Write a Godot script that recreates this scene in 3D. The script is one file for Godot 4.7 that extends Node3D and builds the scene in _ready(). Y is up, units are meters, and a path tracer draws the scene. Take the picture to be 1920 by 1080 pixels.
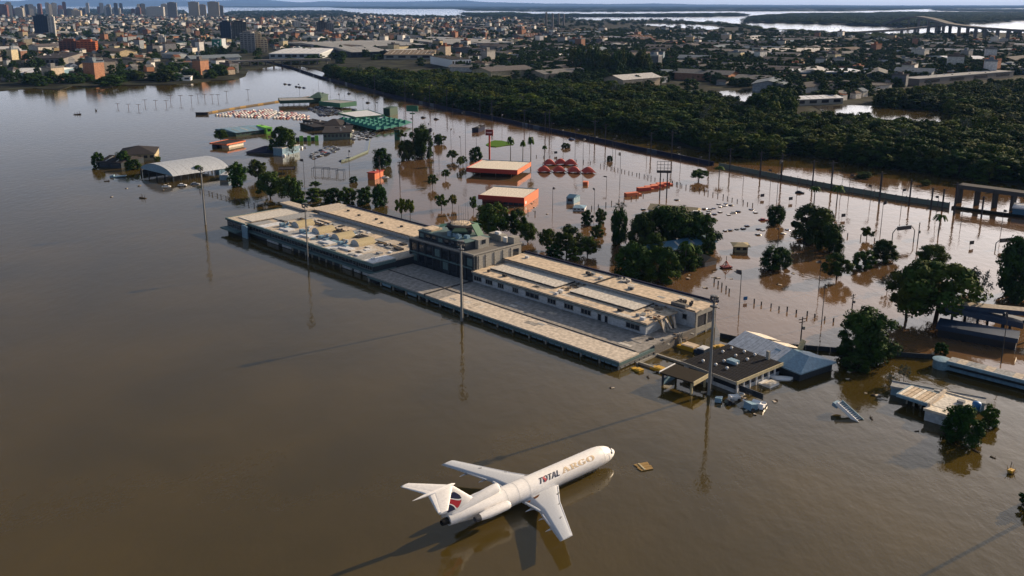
extends Node3D
# A flooded airport seen from the air: brown water, a stranded white cargo jet, the terminal, drowned streets, a wood and a city.

var rng := RandomNumberGenerator.new()
var M := {}
var used := {}


func _ready() -> void:
	rng.seed = 7
	var cam := Camera3D.new()
	cam.name = "camera"
	var near := 1.0
	cam.set_frustum(1080.0 / 1694.0 * near, Vector2(0, -95.0 / 1694.0 * near), near, 150000.0)
	cam.position = Vector3(0, 88, 0)
	cam.rotation_degrees = Vector3(-14.465, 0, 0)
	add_child(cam)
	cam.current = true

	var env := Environment.new()
	env.background_mode = Environment.BG_SKY
	var sky := Sky.new()
	# clear evening air: blue-grey overhead, paler at the horizon, a broad warm haze round the low sun
	var sm := PanoramaSkyMaterial.new()
	var to_sun := Vector3(791, 355, -498).normalized()
	var air := Image.create_empty(512, 256, false, Image.FORMAT_RGBF)
	for y in 256:
		var up := PI / 2 - PI * (y + 0.5) / 256.0
		for x in 512:
			var az := TAU * (x + 0.5) / 512.0   # Godot lays column 0 due -z
			var dir := Vector3(sin(az) * cos(up), sin(up), -cos(az) * cos(up))
			var el := rad_to_deg(maxf(up, 0.0))
			var off := rad_to_deg(acos(clampf(dir.dot(to_sun), -1, 1)))
			var low := 0.46 * exp(-pow(el / 5.5, 2.0)) + 0.17 * exp(-pow(el / 15.0, 2.0))
			var glow := 1.9 * exp(-pow(off / 38.0, 2.0)) * (0.3 + 1.0 * exp(-pow(el / 25.0, 4.0)))
			air.set_pixel(x, y, Color(0.065 + low + glow, 0.095 + low * 1.0 + glow * 0.91, 0.145 + low * 1.04 + glow * 0.85))
	sm.panorama = ImageTexture.create_from_image(air)
	sky.sky_material = sm
	env.sky = sky
	env.background_energy_multiplier = 1.0
	env.tonemap_mode = Environment.TONE_MAPPER_LINEAR
	env.tonemap_exposure = 1.5
	env.sdfgi_enabled = true
	env.ssao_enabled = true
	env.ssil_enabled = true
	env.fog_enabled = true
	env.fog_density = 0.000022
	env.fog_light_color = Color(0.50, 0.68, 0.95)
	var we := WorldEnvironment.new()
	we.name = "environment"
	we.environment = env
	add_child(we)

	var sun := DirectionalLight3D.new()
	sun.name = "sun"
	sun.light_color = Color(1.0, 0.89, 0.74)
	sun.light_energy = 1.6
	sun.light_angular_distance = 0.5
	sun.shadow_enabled = true
	add_child(sun)
	sun.look_at_from_position(Vector3(791, 355, -498), Vector3.ZERO)

	make_materials()
	make_water_and_land()
	make_airliner()
	make_terminal()
	make_near_buildings()
	make_fuel_station()
	make_left_lots()
	make_walls_and_poles()
	make_trees()
	make_wood()
	make_city()
	make_far_bridge()
	make_flotsam()


# ---------------------------------------------------------------- mesh helper
class MB:
	var v := PackedVector3Array()
	var n := PackedVector3Array()
	var c := PackedColorArray()
	var ix := PackedInt32Array()
	var tint := Color.WHITE
	var tinted := false

	func tri(a: Vector3, b: Vector3, d: Vector3) -> void:
		var nn := (b - a).cross(d - a).normalized()
		var k := v.size()
		v.append_array([a, b, d])
		n.append_array([nn, nn, nn])
		if tinted:
			c.append_array([tint, tint, tint])
		ix.append_array([k, k + 2, k + 1])

	func quad(a: Vector3, b: Vector3, d: Vector3, e: Vector3) -> void:   # counter-clockwise seen from outside
		var nn := (b - a).cross(e - a).normalized()
		if nn.length() < 0.5:
			nn = (d - b).cross(e - b).normalized()
		var k := v.size()
		v.append_array([a, b, d, e])
		n.append_array([nn, nn, nn, nn])
		if tinted:
			c.append_array([tint, tint, tint, tint])
		ix.append_array([k, k + 2, k + 1, k, k + 3, k + 2])

	func box(at: Vector3, s: Vector3, turn := 0.0, tilt := Basis()) -> void:
		var b := Basis(Vector3.UP, turn) * tilt
		var x := b.x * s.x / 2
		var y := b.y * s.y / 2
		var z := b.z * s.z / 2
		quad(at - x - y + z, at + x - y + z, at + x + y + z, at - x + y + z)
		quad(at + x - y - z, at - x - y - z, at - x + y - z, at + x + y - z)
		quad(at + x - y + z, at + x - y - z, at + x + y - z, at + x + y + z)
		quad(at - x - y - z, at - x - y + z, at - x + y + z, at - x + y - z)
		quad(at - x + y + z, at + x + y + z, at + x + y - z, at - x + y - z)
		quad(at - x - y - z, at + x - y - z, at + x - y + z, at - x - y + z)

	# box by its lower and upper corners
	func bx(x0: float, y0: float, z0: float, x1: float, y1: float, z1: float) -> void:
		box(Vector3(x0 + x1, y0 + y1, z0 + z1) / 2, Vector3(absf(x1 - x0), absf(y1 - y0), absf(z1 - z0)))

	func prism(poly: PackedVector2Array, y0: float, y1: float, bottom := false) -> void:
		var q := poly.duplicate()
		if not Geometry2D.is_polygon_clockwise(q):      # in x,z with z towards us this order is counter-clockwise from above
			q.reverse()
		var m := q.size()
		for i in m:
			var a := q[i]
			var b := q[(i + 1) % m]
			quad(Vector3(a.x, y0, a.y), Vector3(b.x, y0, b.y), Vector3(b.x, y1, b.y), Vector3(a.x, y1, a.y))
		var t := Geometry2D.triangulate_polygon(q)
		for i in range(0, t.size(), 3):
			var a := q[t[i]]
			var b := q[t[i + 1]]
			var d := q[t[i + 2]]
			var up := (b - a).cross(d - a) < 0
			var p0 := Vector3(a.x, y1, a.y)
			var p1 := Vector3(b.x, y1, b.y)
			var p2 := Vector3(d.x, y1, d.y)
			if up: tri(p0, p1, p2)
			else: tri(p0, p2, p1)
			if bottom:
				var dn := Vector3(0, y0 - y1, 0)
				if up: tri(p0 + dn, p2 + dn, p1 + dn)
				else: tri(p0 + dn, p1 + dn, p2 + dn)

	# a sheet of rings (each the same number of points); smooth shading
	func loft(rings: Array, closed := true, cap0 := false, cap1 := false, flip := false) -> void:
		var rows := rings.size()
		var cols: int = rings[0].size()
		var k := v.size()
		var acc := PackedVector3Array()
		acc.resize(rows * cols)
		var faces := []
		for i in rows - 1:
			for j in (cols if closed else cols - 1):
				var j1 := (j + 1) % cols
				var a: Vector3 = rings[i][j]
				var b: Vector3 = rings[i][j1]
				var d: Vector3 = rings[i + 1][j1]
				var e: Vector3 = rings[i + 1][j]
				var nn := (d - a).cross(e - b)
				if flip: nn = -nn
				for q in [i * cols + j, i * cols + j1, (i + 1) * cols + j1, (i + 1) * cols + j]:
					acc[q] += nn
				faces.append([i * cols + j, i * cols + j1, (i + 1) * cols + j1, (i + 1) * cols + j])
		for i in rows:
			for j in cols:
				v.append(rings[i][j])
				n.append(acc[i * cols + j].normalized())
				if tinted:
					c.append(tint)
		for f in faces:
			if flip: ix.append_array([k + f[0], k + f[1], k + f[2], k + f[0], k + f[2], k + f[3]])
			else: ix.append_array([k + f[0], k + f[2], k + f[1], k + f[0], k + f[3], k + f[2]])
		for e in 2:
			if (e == 0 and cap0) or (e == 1 and cap1):
				var r: PackedVector3Array = rings[0] if e == 0 else rings[rows - 1]
				var mid := Vector3.ZERO
				for q in r: mid += q
				mid /= cols
				for j in cols:
					if (e == 0) != flip: tri(mid, r[(j + 1) % cols], r[j])
					else: tri(mid, r[j], r[(j + 1) % cols])

	func tube(a: Vector3, b: Vector3, r0: float, r1: float, sides := 8, caps := true) -> void:
		var d := (b - a).normalized()
		var s := d.cross(Vector3.UP if absf(d.y) < 0.9 else Vector3.RIGHT).normalized()
		var t := s.cross(d)
		var ra := PackedVector3Array()
		var rb := PackedVector3Array()
		for i in sides:
			var w := TAU * i / sides
			var o := s * cos(w) + t * sin(w)
			ra.append(a + o * r0)
			rb.append(b + o * r1)
		loft([ra, rb], true, caps, caps, true)

	# a ring of points turned about an axis through at
	func lathe(at: Vector3, axis: Vector3, side: Vector3, prof: Array, seg := 16, caps := false) -> void:
		var t := axis.cross(side).normalized()
		var rings := []
		for p in prof:
			var r := PackedVector3Array()
			for i in seg:
				var w := TAU * i / seg
				r.append(at + axis * p[0] + (side * cos(w) + t * sin(w)) * p[1])
			rings.append(r)
		loft(rings, true, caps, caps)

	func add(o: MB, t: Transform3D) -> void:
		var k := v.size()
		for i in o.v.size():
			v.append(t * o.v[i])
			n.append((t.basis * o.n[i]).normalized())
			if tinted:
				c.append(tint)
		for i in o.ix:
			ix.append(k + i)

	func mesh() -> ArrayMesh:
		var a := []
		a.resize(Mesh.ARRAY_MAX)
		a[Mesh.ARRAY_VERTEX] = v
		a[Mesh.ARRAY_NORMAL] = n
		if c.size() == v.size() and c.size() > 0:
			a[Mesh.ARRAY_COLOR] = c
		a[Mesh.ARRAY_INDEX] = ix
		var m := ArrayMesh.new()
		if v.size():
			m.add_surface_from_arrays(Mesh.PRIMITIVE_TRIANGLES, a)
		return m


# ---------------------------------------------------------------- naming helpers
func numbered(called: String) -> String:
	var k: int = used.get(called, 0)
	used[called] = k + 1
	return called if k == 0 else "%s_%03d" % [called, k]


func thing(called: String, label: String, category: String, at := Vector3.ZERO, turn := 0.0, group := "") -> Node3D:
	var o := Node3D.new()
	o.name = numbered(called)
	add_child(o, true)
	o.position = at
	o.rotation.y = turn
	tag(o, label, category, group)
	return o


func tag(o: Node, label: String, category: String, group := "") -> Node:
	o.set_meta("label", label)
	o.set_meta("category", category)
	if group:
		o.set_meta("group", group)
	return o


func part(called: String, b, m: Material, parent: Node) -> MeshInstance3D:
	var o := MeshInstance3D.new()
	o.name = called
	o.mesh = b.mesh() if b is MB else b
	o.material_override = m
	parent.add_child(o, true)
	return o


func solo(called: String, b, m: Material, label: String, category: String, at := Vector3.ZERO, turn := 0.0, group := "") -> MeshInstance3D:
	var o := part(numbered(called), b, m, self)
	o.position = at
	o.rotation.y = turn
	tag(o, label, category, group)
	return o


func struct(called: String, b, m: Material) -> MeshInstance3D:
	var o := part(numbered(called), b, m, self)
	o.set_meta("kind", "structure")
	return o


func dup(o: Node3D, called: String, label: String, at: Vector3, turn := 0.0, group := "", size := Vector3.ONE) -> Node3D:
	var r: Node3D = o.duplicate()
	r.name = numbered(called)
	add_child(r, true)
	r.position = at
	r.rotation = Vector3(0, turn, 0)
	r.scale = size
	r.set_meta("label", label)
	if group:
		r.set_meta("group", group)
	return r


func stuff(called: String, m: Mesh, mt: Material, where: Array, parent: Node = self, tints = null) -> MultiMeshInstance3D:
	var mm := MultiMesh.new()
	mm.transform_format = MultiMesh.TRANSFORM_3D
	mm.use_colors = tints != null
	mm.mesh = m
	mm.instance_count = where.size()
	for i in where.size():
		mm.set_instance_transform(i, where[i])
		if tints != null:
			mm.set_instance_color(i, tints[i])
	var o := MultiMeshInstance3D.new()
	o.multimesh = mm
	o.material_override = mt
	o.name = numbered(called) if parent == self else called
	parent.add_child(o, true)
	o.set_meta("kind", "stuff")
	return o


# ---------------------------------------------------------------- materials
func tex(kind: int, size: int, freq: float, octaves: int, lo: float, hi: float, sd: int, stretch := Vector2.ONE) -> ImageTexture:
	var f := FastNoiseLite.new()
	f.noise_type = FastNoiseLite.TYPE_SIMPLEX_SMOOTH if kind == 0 else FastNoiseLite.TYPE_CELLULAR
	f.seed = sd
	f.frequency = freq
	f.fractal_octaves = octaves
	f.fractal_gain = 0.55
	var im := f.get_seamless_image(int(size * stretch.x), int(size * stretch.y), false, false, 0.2)
	im.resize(size, size, Image.INTERPOLATE_CUBIC)
	im.convert(Image.FORMAT_RGB8)
	for y in size:
		for x in size:
			var g := lerpf(lo, hi, im.get_pixel(x, y).r)
			im.set_pixel(x, y, Color(g, g, g))
	return ImageTexture.create_from_image(im)


func mat(called: String, lin: Color, rough := 0.8, t: Texture2D = null, metres := 8.0, metal := 0.0, spec := 0.5) -> StandardMaterial3D:
	var m := StandardMaterial3D.new()
	m.resource_name = called
	m.albedo_color = lin.linear_to_srgb()
	m.roughness = rough
	m.metallic = metal
	m.metallic_specular = spec if rough < 0.8 else minf(spec, 0.18)   # dry, dusty faces hardly shine
	if t:
		m.albedo_texture = t
		m.uv1_triplanar = true
		m.uv1_world_triplanar = true
		m.uv1_scale = Vector3.ONE / metres
	M[called] = m
	return m


func make_materials() -> void:
	var blotch := tex(0, 512, 0.02, 6, 0.72, 1.04, 3)
	var stain := tex(0, 512, 0.03, 6, 0.74, 1.06, 9)
	var grain := tex(0, 256, 0.09, 4, 0.7, 1.0, 5)
	var grime := tex(0, 512, 0.03, 6, 0.86, 1.02, 31, Vector2(1, 3))
	var patch := tex(0, 512, 0.008, 6, 0.3, 1.1, 21)

	# still, silty water: brown in itself, mirror-like at a low angle, with faint wind ripples
	var f := FastNoiseLite.new()
	f.seed = 11
	f.noise_type = FastNoiseLite.TYPE_SIMPLEX_SMOOTH
	f.frequency = 0.012
	f.fractal_octaves = 5
	f.fractal_gain = 0.6
	var bump := f.get_seamless_image(1024, 640, false, false, 0.15)
	bump.resize(1024, 1024, Image.INTERPOLATE_CUBIC)
	bump.convert(Image.FORMAT_RGBA8)
	bump.bump_map_to_normal_map(6.0)
	var water := mat("water", Color(0.075, 0.052, 0.012), 0.06, blotch, 900.0, 0.0, 0.5)
	water.normal_enabled = true
	water.normal_texture = ImageTexture.create_from_image(bump)
	water.normal_scale = 0.1
	water.uv1_scale = Vector3.ONE / 70.0
	water.albedo_texture = null
	# silt swirls: the water's own colour varies a little over hundreds of metres
	var sw := FastNoiseLite.new()
	sw.seed = 19
	sw.noise_type = FastNoiseLite.TYPE_SIMPLEX_SMOOTH
	sw.frequency = 0.008
	sw.fractal_octaves = 5
	sw.domain_warp_enabled = true
	sw.domain_warp_amplitude = 60.0
	sw.domain_warp_frequency = 0.006
	var swirl := sw.get_seamless_image(512, 512, false, false, 0.2)
	swirl.convert(Image.FORMAT_RGB8)
	for y in 512:
		for x in 512:
			var g := swirl.get_pixel(x, y).r
			swirl.set_pixel(x, y, Color(lerpf(0.80, 1.0, g), lerpf(0.82, 1.0, g), lerpf(0.86, 1.0, g)))
	water.detail_enabled = true
	water.detail_albedo = ImageTexture.create_from_image(swirl)
	water.detail_blend_mode = BaseMaterial3D.BLEND_MODE_MUL
	water.detail_uv_layer = BaseMaterial3D.DETAIL_UV_2
	water.uv2_triplanar = true
	water.uv2_world_triplanar = true
	water.uv2_scale = Vector3.ONE / 260.0
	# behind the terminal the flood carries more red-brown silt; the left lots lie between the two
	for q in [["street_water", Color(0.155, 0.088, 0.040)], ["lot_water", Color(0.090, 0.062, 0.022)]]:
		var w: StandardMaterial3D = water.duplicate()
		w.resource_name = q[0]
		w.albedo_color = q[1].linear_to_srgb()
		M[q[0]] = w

	mat("land", Color(0.045, 0.05, 0.032), 0.95, patch, 160.0)
	mat("far_land", Color(0.03, 0.045, 0.028), 0.95, patch, 1800.0)
	mat("hill", Color(0.045, 0.06, 0.05), 0.95, patch, 6000.0)

	mat("white_paint", Color(0.92, 0.90, 0.88), 0.32, grime, 13.0)
	mat("grey_wing", Color(0.60, 0.63, 0.68), 0.4, grime, 8.0)
	mat("bare_metal", Color(0.55, 0.55, 0.55), 0.35, grain, 1.5, 0.8)
	mat("dark_metal", Color(0.05, 0.05, 0.055), 0.5)
	mat("soot", Color(0.02, 0.02, 0.02), 0.8)
	mat("glass_dark", Color(0.015, 0.02, 0.028), 0.12)
	mat("navy", Color(0.012, 0.018, 0.06), 0.45)
	mat("logo_red", Color(0.42, 0.02, 0.035), 0.45)
	mat("faded_gold", Color(0.56, 0.43, 0.28), 0.6)
	mat("paint_white", Color(0.8, 0.8, 0.8), 0.45)

	mat("roof_pale", Color(0.56, 0.49, 0.41), 0.9, stain, 18.0)
	mat("roof_tan", Color(0.67, 0.55, 0.42), 0.9, stain, 30.0)
	mat("roof_white", Color(0.66, 0.62, 0.56), 0.7, blotch, 12.0)
	mat("roof_grey", Color(0.36, 0.37, 0.38), 0.85, stain, 16.0)
	mat("deck", Color(0.36, 0.34, 0.32), 0.9, blotch, 18.0)
	mat("deck_pale", Color(0.66, 0.58, 0.49), 0.9, stain, 25.0)
	mat("kerb_dark", Color(0.05, 0.05, 0.055), 0.9)
	mat("wall_blue_white", Color(0.50, 0.54, 0.58), 0.8, blotch, 10.0)
	mat("wall_grey", Color(0.36, 0.35, 0.32), 0.9, stain, 9.0)
	mat("wall_dark", Color(0.045, 0.056, 0.068), 0.85, stain, 8.0)
	mat("teal_trim", Color(0.10, 0.18, 0.19), 0.7, blotch, 6.0)
	mat("cream_trim", Color(0.58, 0.50, 0.30), 0.7, blotch, 6.0)
	mat("ochre_dome", Color(0.46, 0.38, 0.22), 0.7, stain, 7.0)
	mat("ochre_wall", Color(0.42, 0.36, 0.24), 0.85, stain, 8.0)
	mat("green_paint", Color(0.02, 0.16, 0.09), 0.6, blotch, 6.0)
	mat("teal_sail", Color(0.0, 0.19, 0.15), 0.7, grain, 4.0)
	mat("dark_green", Color(0.012, 0.06, 0.04), 0.7, blotch, 6.0)
	mat("lime", Color(0.18, 0.50, 0.05), 0.7)
	mat("black_tile", Color(0.014, 0.014, 0.017), 0.85, grain, 3.0, 0.0, 0.25)
	mat("tile_joint", Color(0.07, 0.07, 0.075), 0.8)
	mat("brown_roof", Color(0.036, 0.030, 0.022), 0.85, stain, 6.0)
	mat("dark_roof", Color(0.045, 0.042, 0.045), 0.85, stain, 9.0)
	mat("blue_roof", Color(0.05, 0.16, 0.27), 0.6, stain, 7.0)
	mat("concrete_dark", Color(0.10, 0.10, 0.10), 0.9, stain, 7.0)
	mat("seam_grey", Color(0.50, 0.50, 0.50), 0.5)
	mat("metal_grey", Color(0.50, 0.54, 0.60), 0.5, blotch, 12.0)
	mat("metal_blue", Color(0.20, 0.34, 0.45), 0.45, blotch, 9.0)
	mat("metal_white", Color(0.76, 0.77, 0.79), 0.42, blotch, 14.0)
	mat("deep_blue", Color(0.007, 0.034, 0.085), 0.5, blotch, 7.0)
	mat("sky_blue", Color(0.015, 0.13, 0.34), 0.5)
	mat("yellow", Color(0.72, 0.42, 0.02), 0.5, grain, 2.0)
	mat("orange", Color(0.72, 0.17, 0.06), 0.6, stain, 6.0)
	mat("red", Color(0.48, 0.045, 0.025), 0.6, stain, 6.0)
	mat("red_dark", Color(0.24, 0.02, 0.02), 0.6, grain, 3.0)
	mat("cream_roof", Color(0.80, 0.72, 0.60), 0.7, blotch, 10.0)
	mat("concrete", Color(0.21, 0.20, 0.19), 0.9, stain, 7.0)
	mat("concrete_green", Color(0.20, 0.24, 0.21), 0.9, stain, 7.0)
	mat("navy_wall", Color(0.03, 0.035, 0.07), 0.85, stain, 12.0)
	mat("steel_pole", Color(0.26, 0.27, 0.27), 0.6, grain, 2.0)
	mat("dark_pole", Color(0.055, 0.055, 0.06), 0.8)
	mat("rust", Color(0.16, 0.07, 0.035), 0.9, grain, 1.5)
	mat("wood_tan", Color(0.42, 0.28, 0.12), 0.85, grain, 1.5)
	mat("rubble", Color(0.20, 0.16, 0.12), 0.95, stain, 3.0)
	mat("bark", Color(0.07, 0.055, 0.042), 0.95, grain, 1.0)
	mat("pale_bark", Color(0.22, 0.20, 0.18), 0.95, grain, 1.0)
	mat("car_white", Color(0.75, 0.75, 0.75), 0.3)
	mat("car_silver", Color(0.36, 0.38, 0.41), 0.3, null, 1.0, 0.3)
	mat("car_black", Color(0.02, 0.02, 0.024), 0.3)
	mat("car_blue", Color(0.03, 0.06, 0.16), 0.3)
	mat("car_red", Color(0.35, 0.03, 0.03), 0.3)
	mat("car_pink", Color(0.72, 0.55, 0.58), 0.35)
	mat("grass_lawn", Color(0.09, 0.20, 0.02), 0.95, grain, 3.0)
	for k in 4:
		var leaf := mat("leaf_%d" % k, Color.WHITE, 0.75)
		leaf.vertex_color_use_as_albedo = true
		leaf.albedo_color = [Color(1, 1, 1), Color(1.0, 0.97, 0.86), Color(0.9, 1.0, 0.88), Color(1, 1, 1)][k]
		leaf.metallic_specular = 0.15
		leaf.backlight_enabled = true
		leaf.backlight = Color(0.2, 0.26, 0.08)
	var many := mat("tinted", Color.WHITE, 0.85, blotch, 30.0)
	many.vertex_color_use_as_albedo = true

# ---------------------------------------------------------------- water, land, hills
func ragged(poly: Array, step: float, amount: float, sd: int) -> PackedVector2Array:
	var f := FastNoiseLite.new()
	f.seed = sd
	f.frequency = 1.0 / (step * 4.0)
	var out := PackedVector2Array()
	for i in poly.size():
		var a: Vector2 = poly[i]
		var b: Vector2 = poly[(i + 1) % poly.size()]
		var k := int(clampf(a.distance_to(b) / step, 1, 60))
		var side := (b - a).orthogonal().normalized()
		for j in k:
			var p := a.lerp(b, float(j) / k)
			out.append(p + side * f.get_noise_2d(p.x, p.y) * amount * 2.0)
	return out


func make_water_and_land() -> void:
	var b := MB.new()
	# one sheet to the horizon, in strips that grow with distance
	var z := 40.0
	var strips := [60.0, -120.0, -300.0, -700.0, -1500.0, -4000.0, -10000.0, -30000.0, -62000.0]
	for i in strips.size() - 1:
		var z0: float = strips[i]
		var z1: float = strips[i + 1]
		var w := maxf(400.0, -z1 * 0.9)
		for j in 8:
			var x0 := -w + 2.0 * w * j / 8
			var x1 := -w + 2.0 * w * (j + 1) / 8
			b.quad(Vector3(x0, 0, z0), Vector3(x1, 0, z0), Vector3(x1, 0, z1), Vector3(x0, 0, z1))
	struct("flood_water", b, M.water)

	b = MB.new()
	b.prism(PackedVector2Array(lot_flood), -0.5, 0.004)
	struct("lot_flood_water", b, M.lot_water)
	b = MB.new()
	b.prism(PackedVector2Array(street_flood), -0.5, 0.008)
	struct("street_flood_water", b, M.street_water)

	b = MB.new()
	b.prism(ragged(city_land, 60, 9, 4), -1.0, 0.5)
	struct("city_ground", b, M.land)
	# pools of flood water standing inside the built-up land and the wood
	for q in pools:
		b = MB.new()
		b.prism(ragged(q, 25, 7, 8), 0.2, 0.72)
		struct("flood_pool", b, M.water)
	# low islands and delta land across the river
	for k in islands.size():
		b = MB.new()
		b.prism(ragged(islands[k], 700, 60, 30 + k), -1.0, 2.0)
		struct("delta_land", b, M.far_land)
	# hills on the far shore
	for h in 2:
		b = MB.new()
		var f := FastNoiseLite.new()
		f.seed = 40 + h
		f.frequency = 0.00009
		f.fractal_octaves = 4
		var rings := []
		for i in 9:
			var r := PackedVector3Array()
			for j in 121:
				var x := -42000.0 + 700.0 * j
				var zz: float = [-52000.0, -44000.0][h] - 900.0 * i
				var lift := sin(PI * i / 8.0)
				var left := clampf((22000.0 - x) / 46000.0, 0.1, 1.0)
				var y: float = ([520.0, 300.0][h] * left * (0.75 + f.get_noise_2d(x, 0.0) * 0.9 + 0.2 * f.get_noise_2d(x * 4.0, zz))) * lift
				r.append(Vector3(x, maxf(y, -5.0) if i in range(1, 8) else -5.0, zz))
			rings.append(r)
		b.loft(rings, false, false, false)
		struct("far_hills", b, M.hill)


func scatter(poly: PackedVector2Array, count: int, gap := 0.0) -> Array:
	var lo := poly[0]
	var hi := poly[0]
	for p in poly:
		lo = lo.min(p)
		hi = hi.max(p)
	var out := []
	var cells := {}
	var tries := 0
	while out.size() < count and tries < count * 40:
		tries += 1
		var p := Vector2(rng.randf_range(lo.x, hi.x), rng.randf_range(lo.y, hi.y))
		if not Geometry2D.is_point_in_polygon(p, poly):
			continue
		if gap > 0.0:
			var key := Vector2i((p / gap).floor())
			if cells.has(key):
				continue
			cells[key] = true
		out.append(p)
	return out


func in_any(p: Vector2, polys: Array) -> bool:
	for q in polys:
		if Geometry2D.is_point_in_polygon(p, PackedVector2Array(q)):
			return true
	return false


var city_land := [Vector2(-613.2, -935.1), Vector2(-535.2, -952.7), Vector2(-517.7, -983.6), Vector2(-479.8, -964.8), Vector2(-487.1, -1016.5), Vector2(-439.9, -990), Vector2(-451.4, -1037.2), Vector2(-430.5, -1023.3), Vector2(-379.2, -1030.2), Vector2(-368.4, -1051.6), Vector2(-359.1, -1089.1), Vector2(-339.2, -1097), Vector2(-340, -1155), Vector2(-359.1, -1259.5), Vector2(-347.7, -1359.8), Vector2(-313.4, -1347.9), Vector2(-255.6, -1219.4), Vector2(-206.3, -1104.9), Vector2(-151.5, -996.5), Vector2(-105.7, -901.7), Vector2(-62.5, -818.5), Vector2(-36.9, -784.4), Vector2(-8.9, -752.9), Vector2(16.9, -716.8), Vector2(40.6, -687.1), Vector2(69.6, -653.9), Vector2(88.7, -623.6), Vector2(108.4, -588.8), Vector2(122.3, -555.5), Vector2(138.4, -527.4), Vector2(154.1, -527.4), Vector2(167.9, -553.4), Vector2(175.3, -545.1), Vector2(188.7, -527.4), Vector2(199.9, -507.3), Vector2(217.6, -491.8), Vector2(228.6, -477.3), Vector2(236.3, -469.5), Vector2(246.4, -456.2), Vector2(285.1, -422.7), Vector2(1754.9, -2718.5), Vector2(1520.5, -3034.8), Vector2(1060.3, -2627.2), Vector2(973.7, -2816.4), Vector2(891.7, -2977.2), Vector2(870.9, -3289.6), Vector2(1068.5, -4274.4), Vector2(965.6, -4945.8), Vector2(779, -5655.6), Vector2(0, -6890), Vector2(-865.5, -7548.4), Vector2(-1603.8, -9329.8), Vector2(-2423.5, -13226.7), Vector2(-3332.3, -13226.7), Vector2(-3705.1, -12207.5), Vector2(-2272, -7204.2), Vector2(-3054.6, -8810.2), Vector2(-5081.1, -14431.2), Vector2(-7674.4, -17643.1), Vector2(-11309.6, -17643.1)]
# the silty water inland of the terminal, between the airfield wall and the wood
var street_flood := [Vector2(57.1, -232.1), Vector2(63, -227.7), Vector2(70, -224.6), Vector2(77.3, -223), Vector2(86.3, -220.8), Vector2(93.9, -218.9), Vector2(101.7, -217.8), Vector2(109.2, -216), Vector2(118.6, -210.4), Vector2(141.5, -194.5), Vector2(251.5, -363.2), Vector2(251.6, -404.7), Vector2(231.1, -426.4), Vector2(202.6, -456.2), Vector2(175.9, -490.2), Vector2(149.5, -500.3), Vector2(112.8, -510.8), Vector2(81.4, -570.6), Vector2(37.2, -628.9), Vector2(-8.3, -700), Vector2(-59.7, -780.3), Vector2(-99.9, -850.9), Vector2(-92.1, -693.5), Vector2(-74.4, -603.3), Vector2(-67.8, -521.8), Vector2(-59.9, -449.1), Vector2(-57.4, -395.7), Vector2(-33.6, -359.5), Vector2(-0.8, -324.4), Vector2(41.6, -280.7), Vector2(59.2, -258.7)]
var lot_flood := [Vector2(-33.6, -359.5), Vector2(-57.4, -395.7), Vector2(-58.7, -391.3), Vector2(-75.9, -401.3), Vector2(-92.6, -397.9), Vector2(-110.6, -392.4), Vector2(-128.4, -409.3), Vector2(-151.5, -486.9), Vector2(-189.9, -570.6), Vector2(-203.2, -603.3), Vector2(-193.3, -628.9), Vector2(-253.6, -734.4), Vector2(-234.1, -780.3), Vector2(-194, -870.5), Vector2(-230.4, -1097), Vector2(-140.6, -923.7), Vector2(-99.9, -850.9), Vector2(-70.5, -662.6), Vector2(-53.6, -471.1)]
var pools := [
	[Vector2(-78.3, -1347.9), Vector2(-46.2, -1324.7), Vector2(0, -1302.2), Vector2(32, -1219.4), Vector2(34.4, -1181.8), Vector2(-7.2, -1239.1), Vector2(-43.3, -1239.1), Vector2(-68.5, -1280.5)],
	[Vector2(161.9, -971), Vector2(182.9, -946.8), Vector2(181.8, -912.5), Vector2(161.2, -923.7)],
	[Vector2(213.3, -946.8), Vector2(261.3, -971), Vector2(257.8, -901.7), Vector2(220.3, -780.3), Vector2(199.4, -749.1), Vector2(201.2, -805.4), Vector2(197.9, -860.6)],
	[Vector2(268.4, -801.1), Vector2(306.1, -814.1), Vector2(321.9, -805.4), Vector2(339.7, -780.3), Vector2(364.4, -764.4), Vector2(349.2, -713.4), Vector2(314, -634.3), Vector2(297.8, -645.3), Vector2(287.4, -656.8), Vector2(271, -674.6), Vector2(262.6, -706.6), Vector2(255.6, -741.7)],
	[Vector2(1161.3, -4393.8), Vector2(1312.7, -4393.8), Vector2(1363.2, -3952.1), Vector2(1353.5, -3360.1), Vector2(1200.3, -2977.2), Vector2(1009.8, -2921.6), Vector2(963.3, -3157.1), Vector2(949.2, -3510.5)],
	[Vector2(384.5, -6092.4), Vector2(807.8, -5865.9), Vector2(772.5, -5277), Vector2(363.5, -5277)],
	[Vector2(564.9, -4274.4), Vector2(813.1, -4161.3), Vector2(826.2, -3590.8), Vector2(700.5, -3289.6), Vector2(605.9, -3762.8)],
	[Vector2(470.1, -1347.9), Vector2(495.1, -1347.9), Vector2(484.7, -1302.2), Vector2(454.4, -1280.5)],
]
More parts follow.
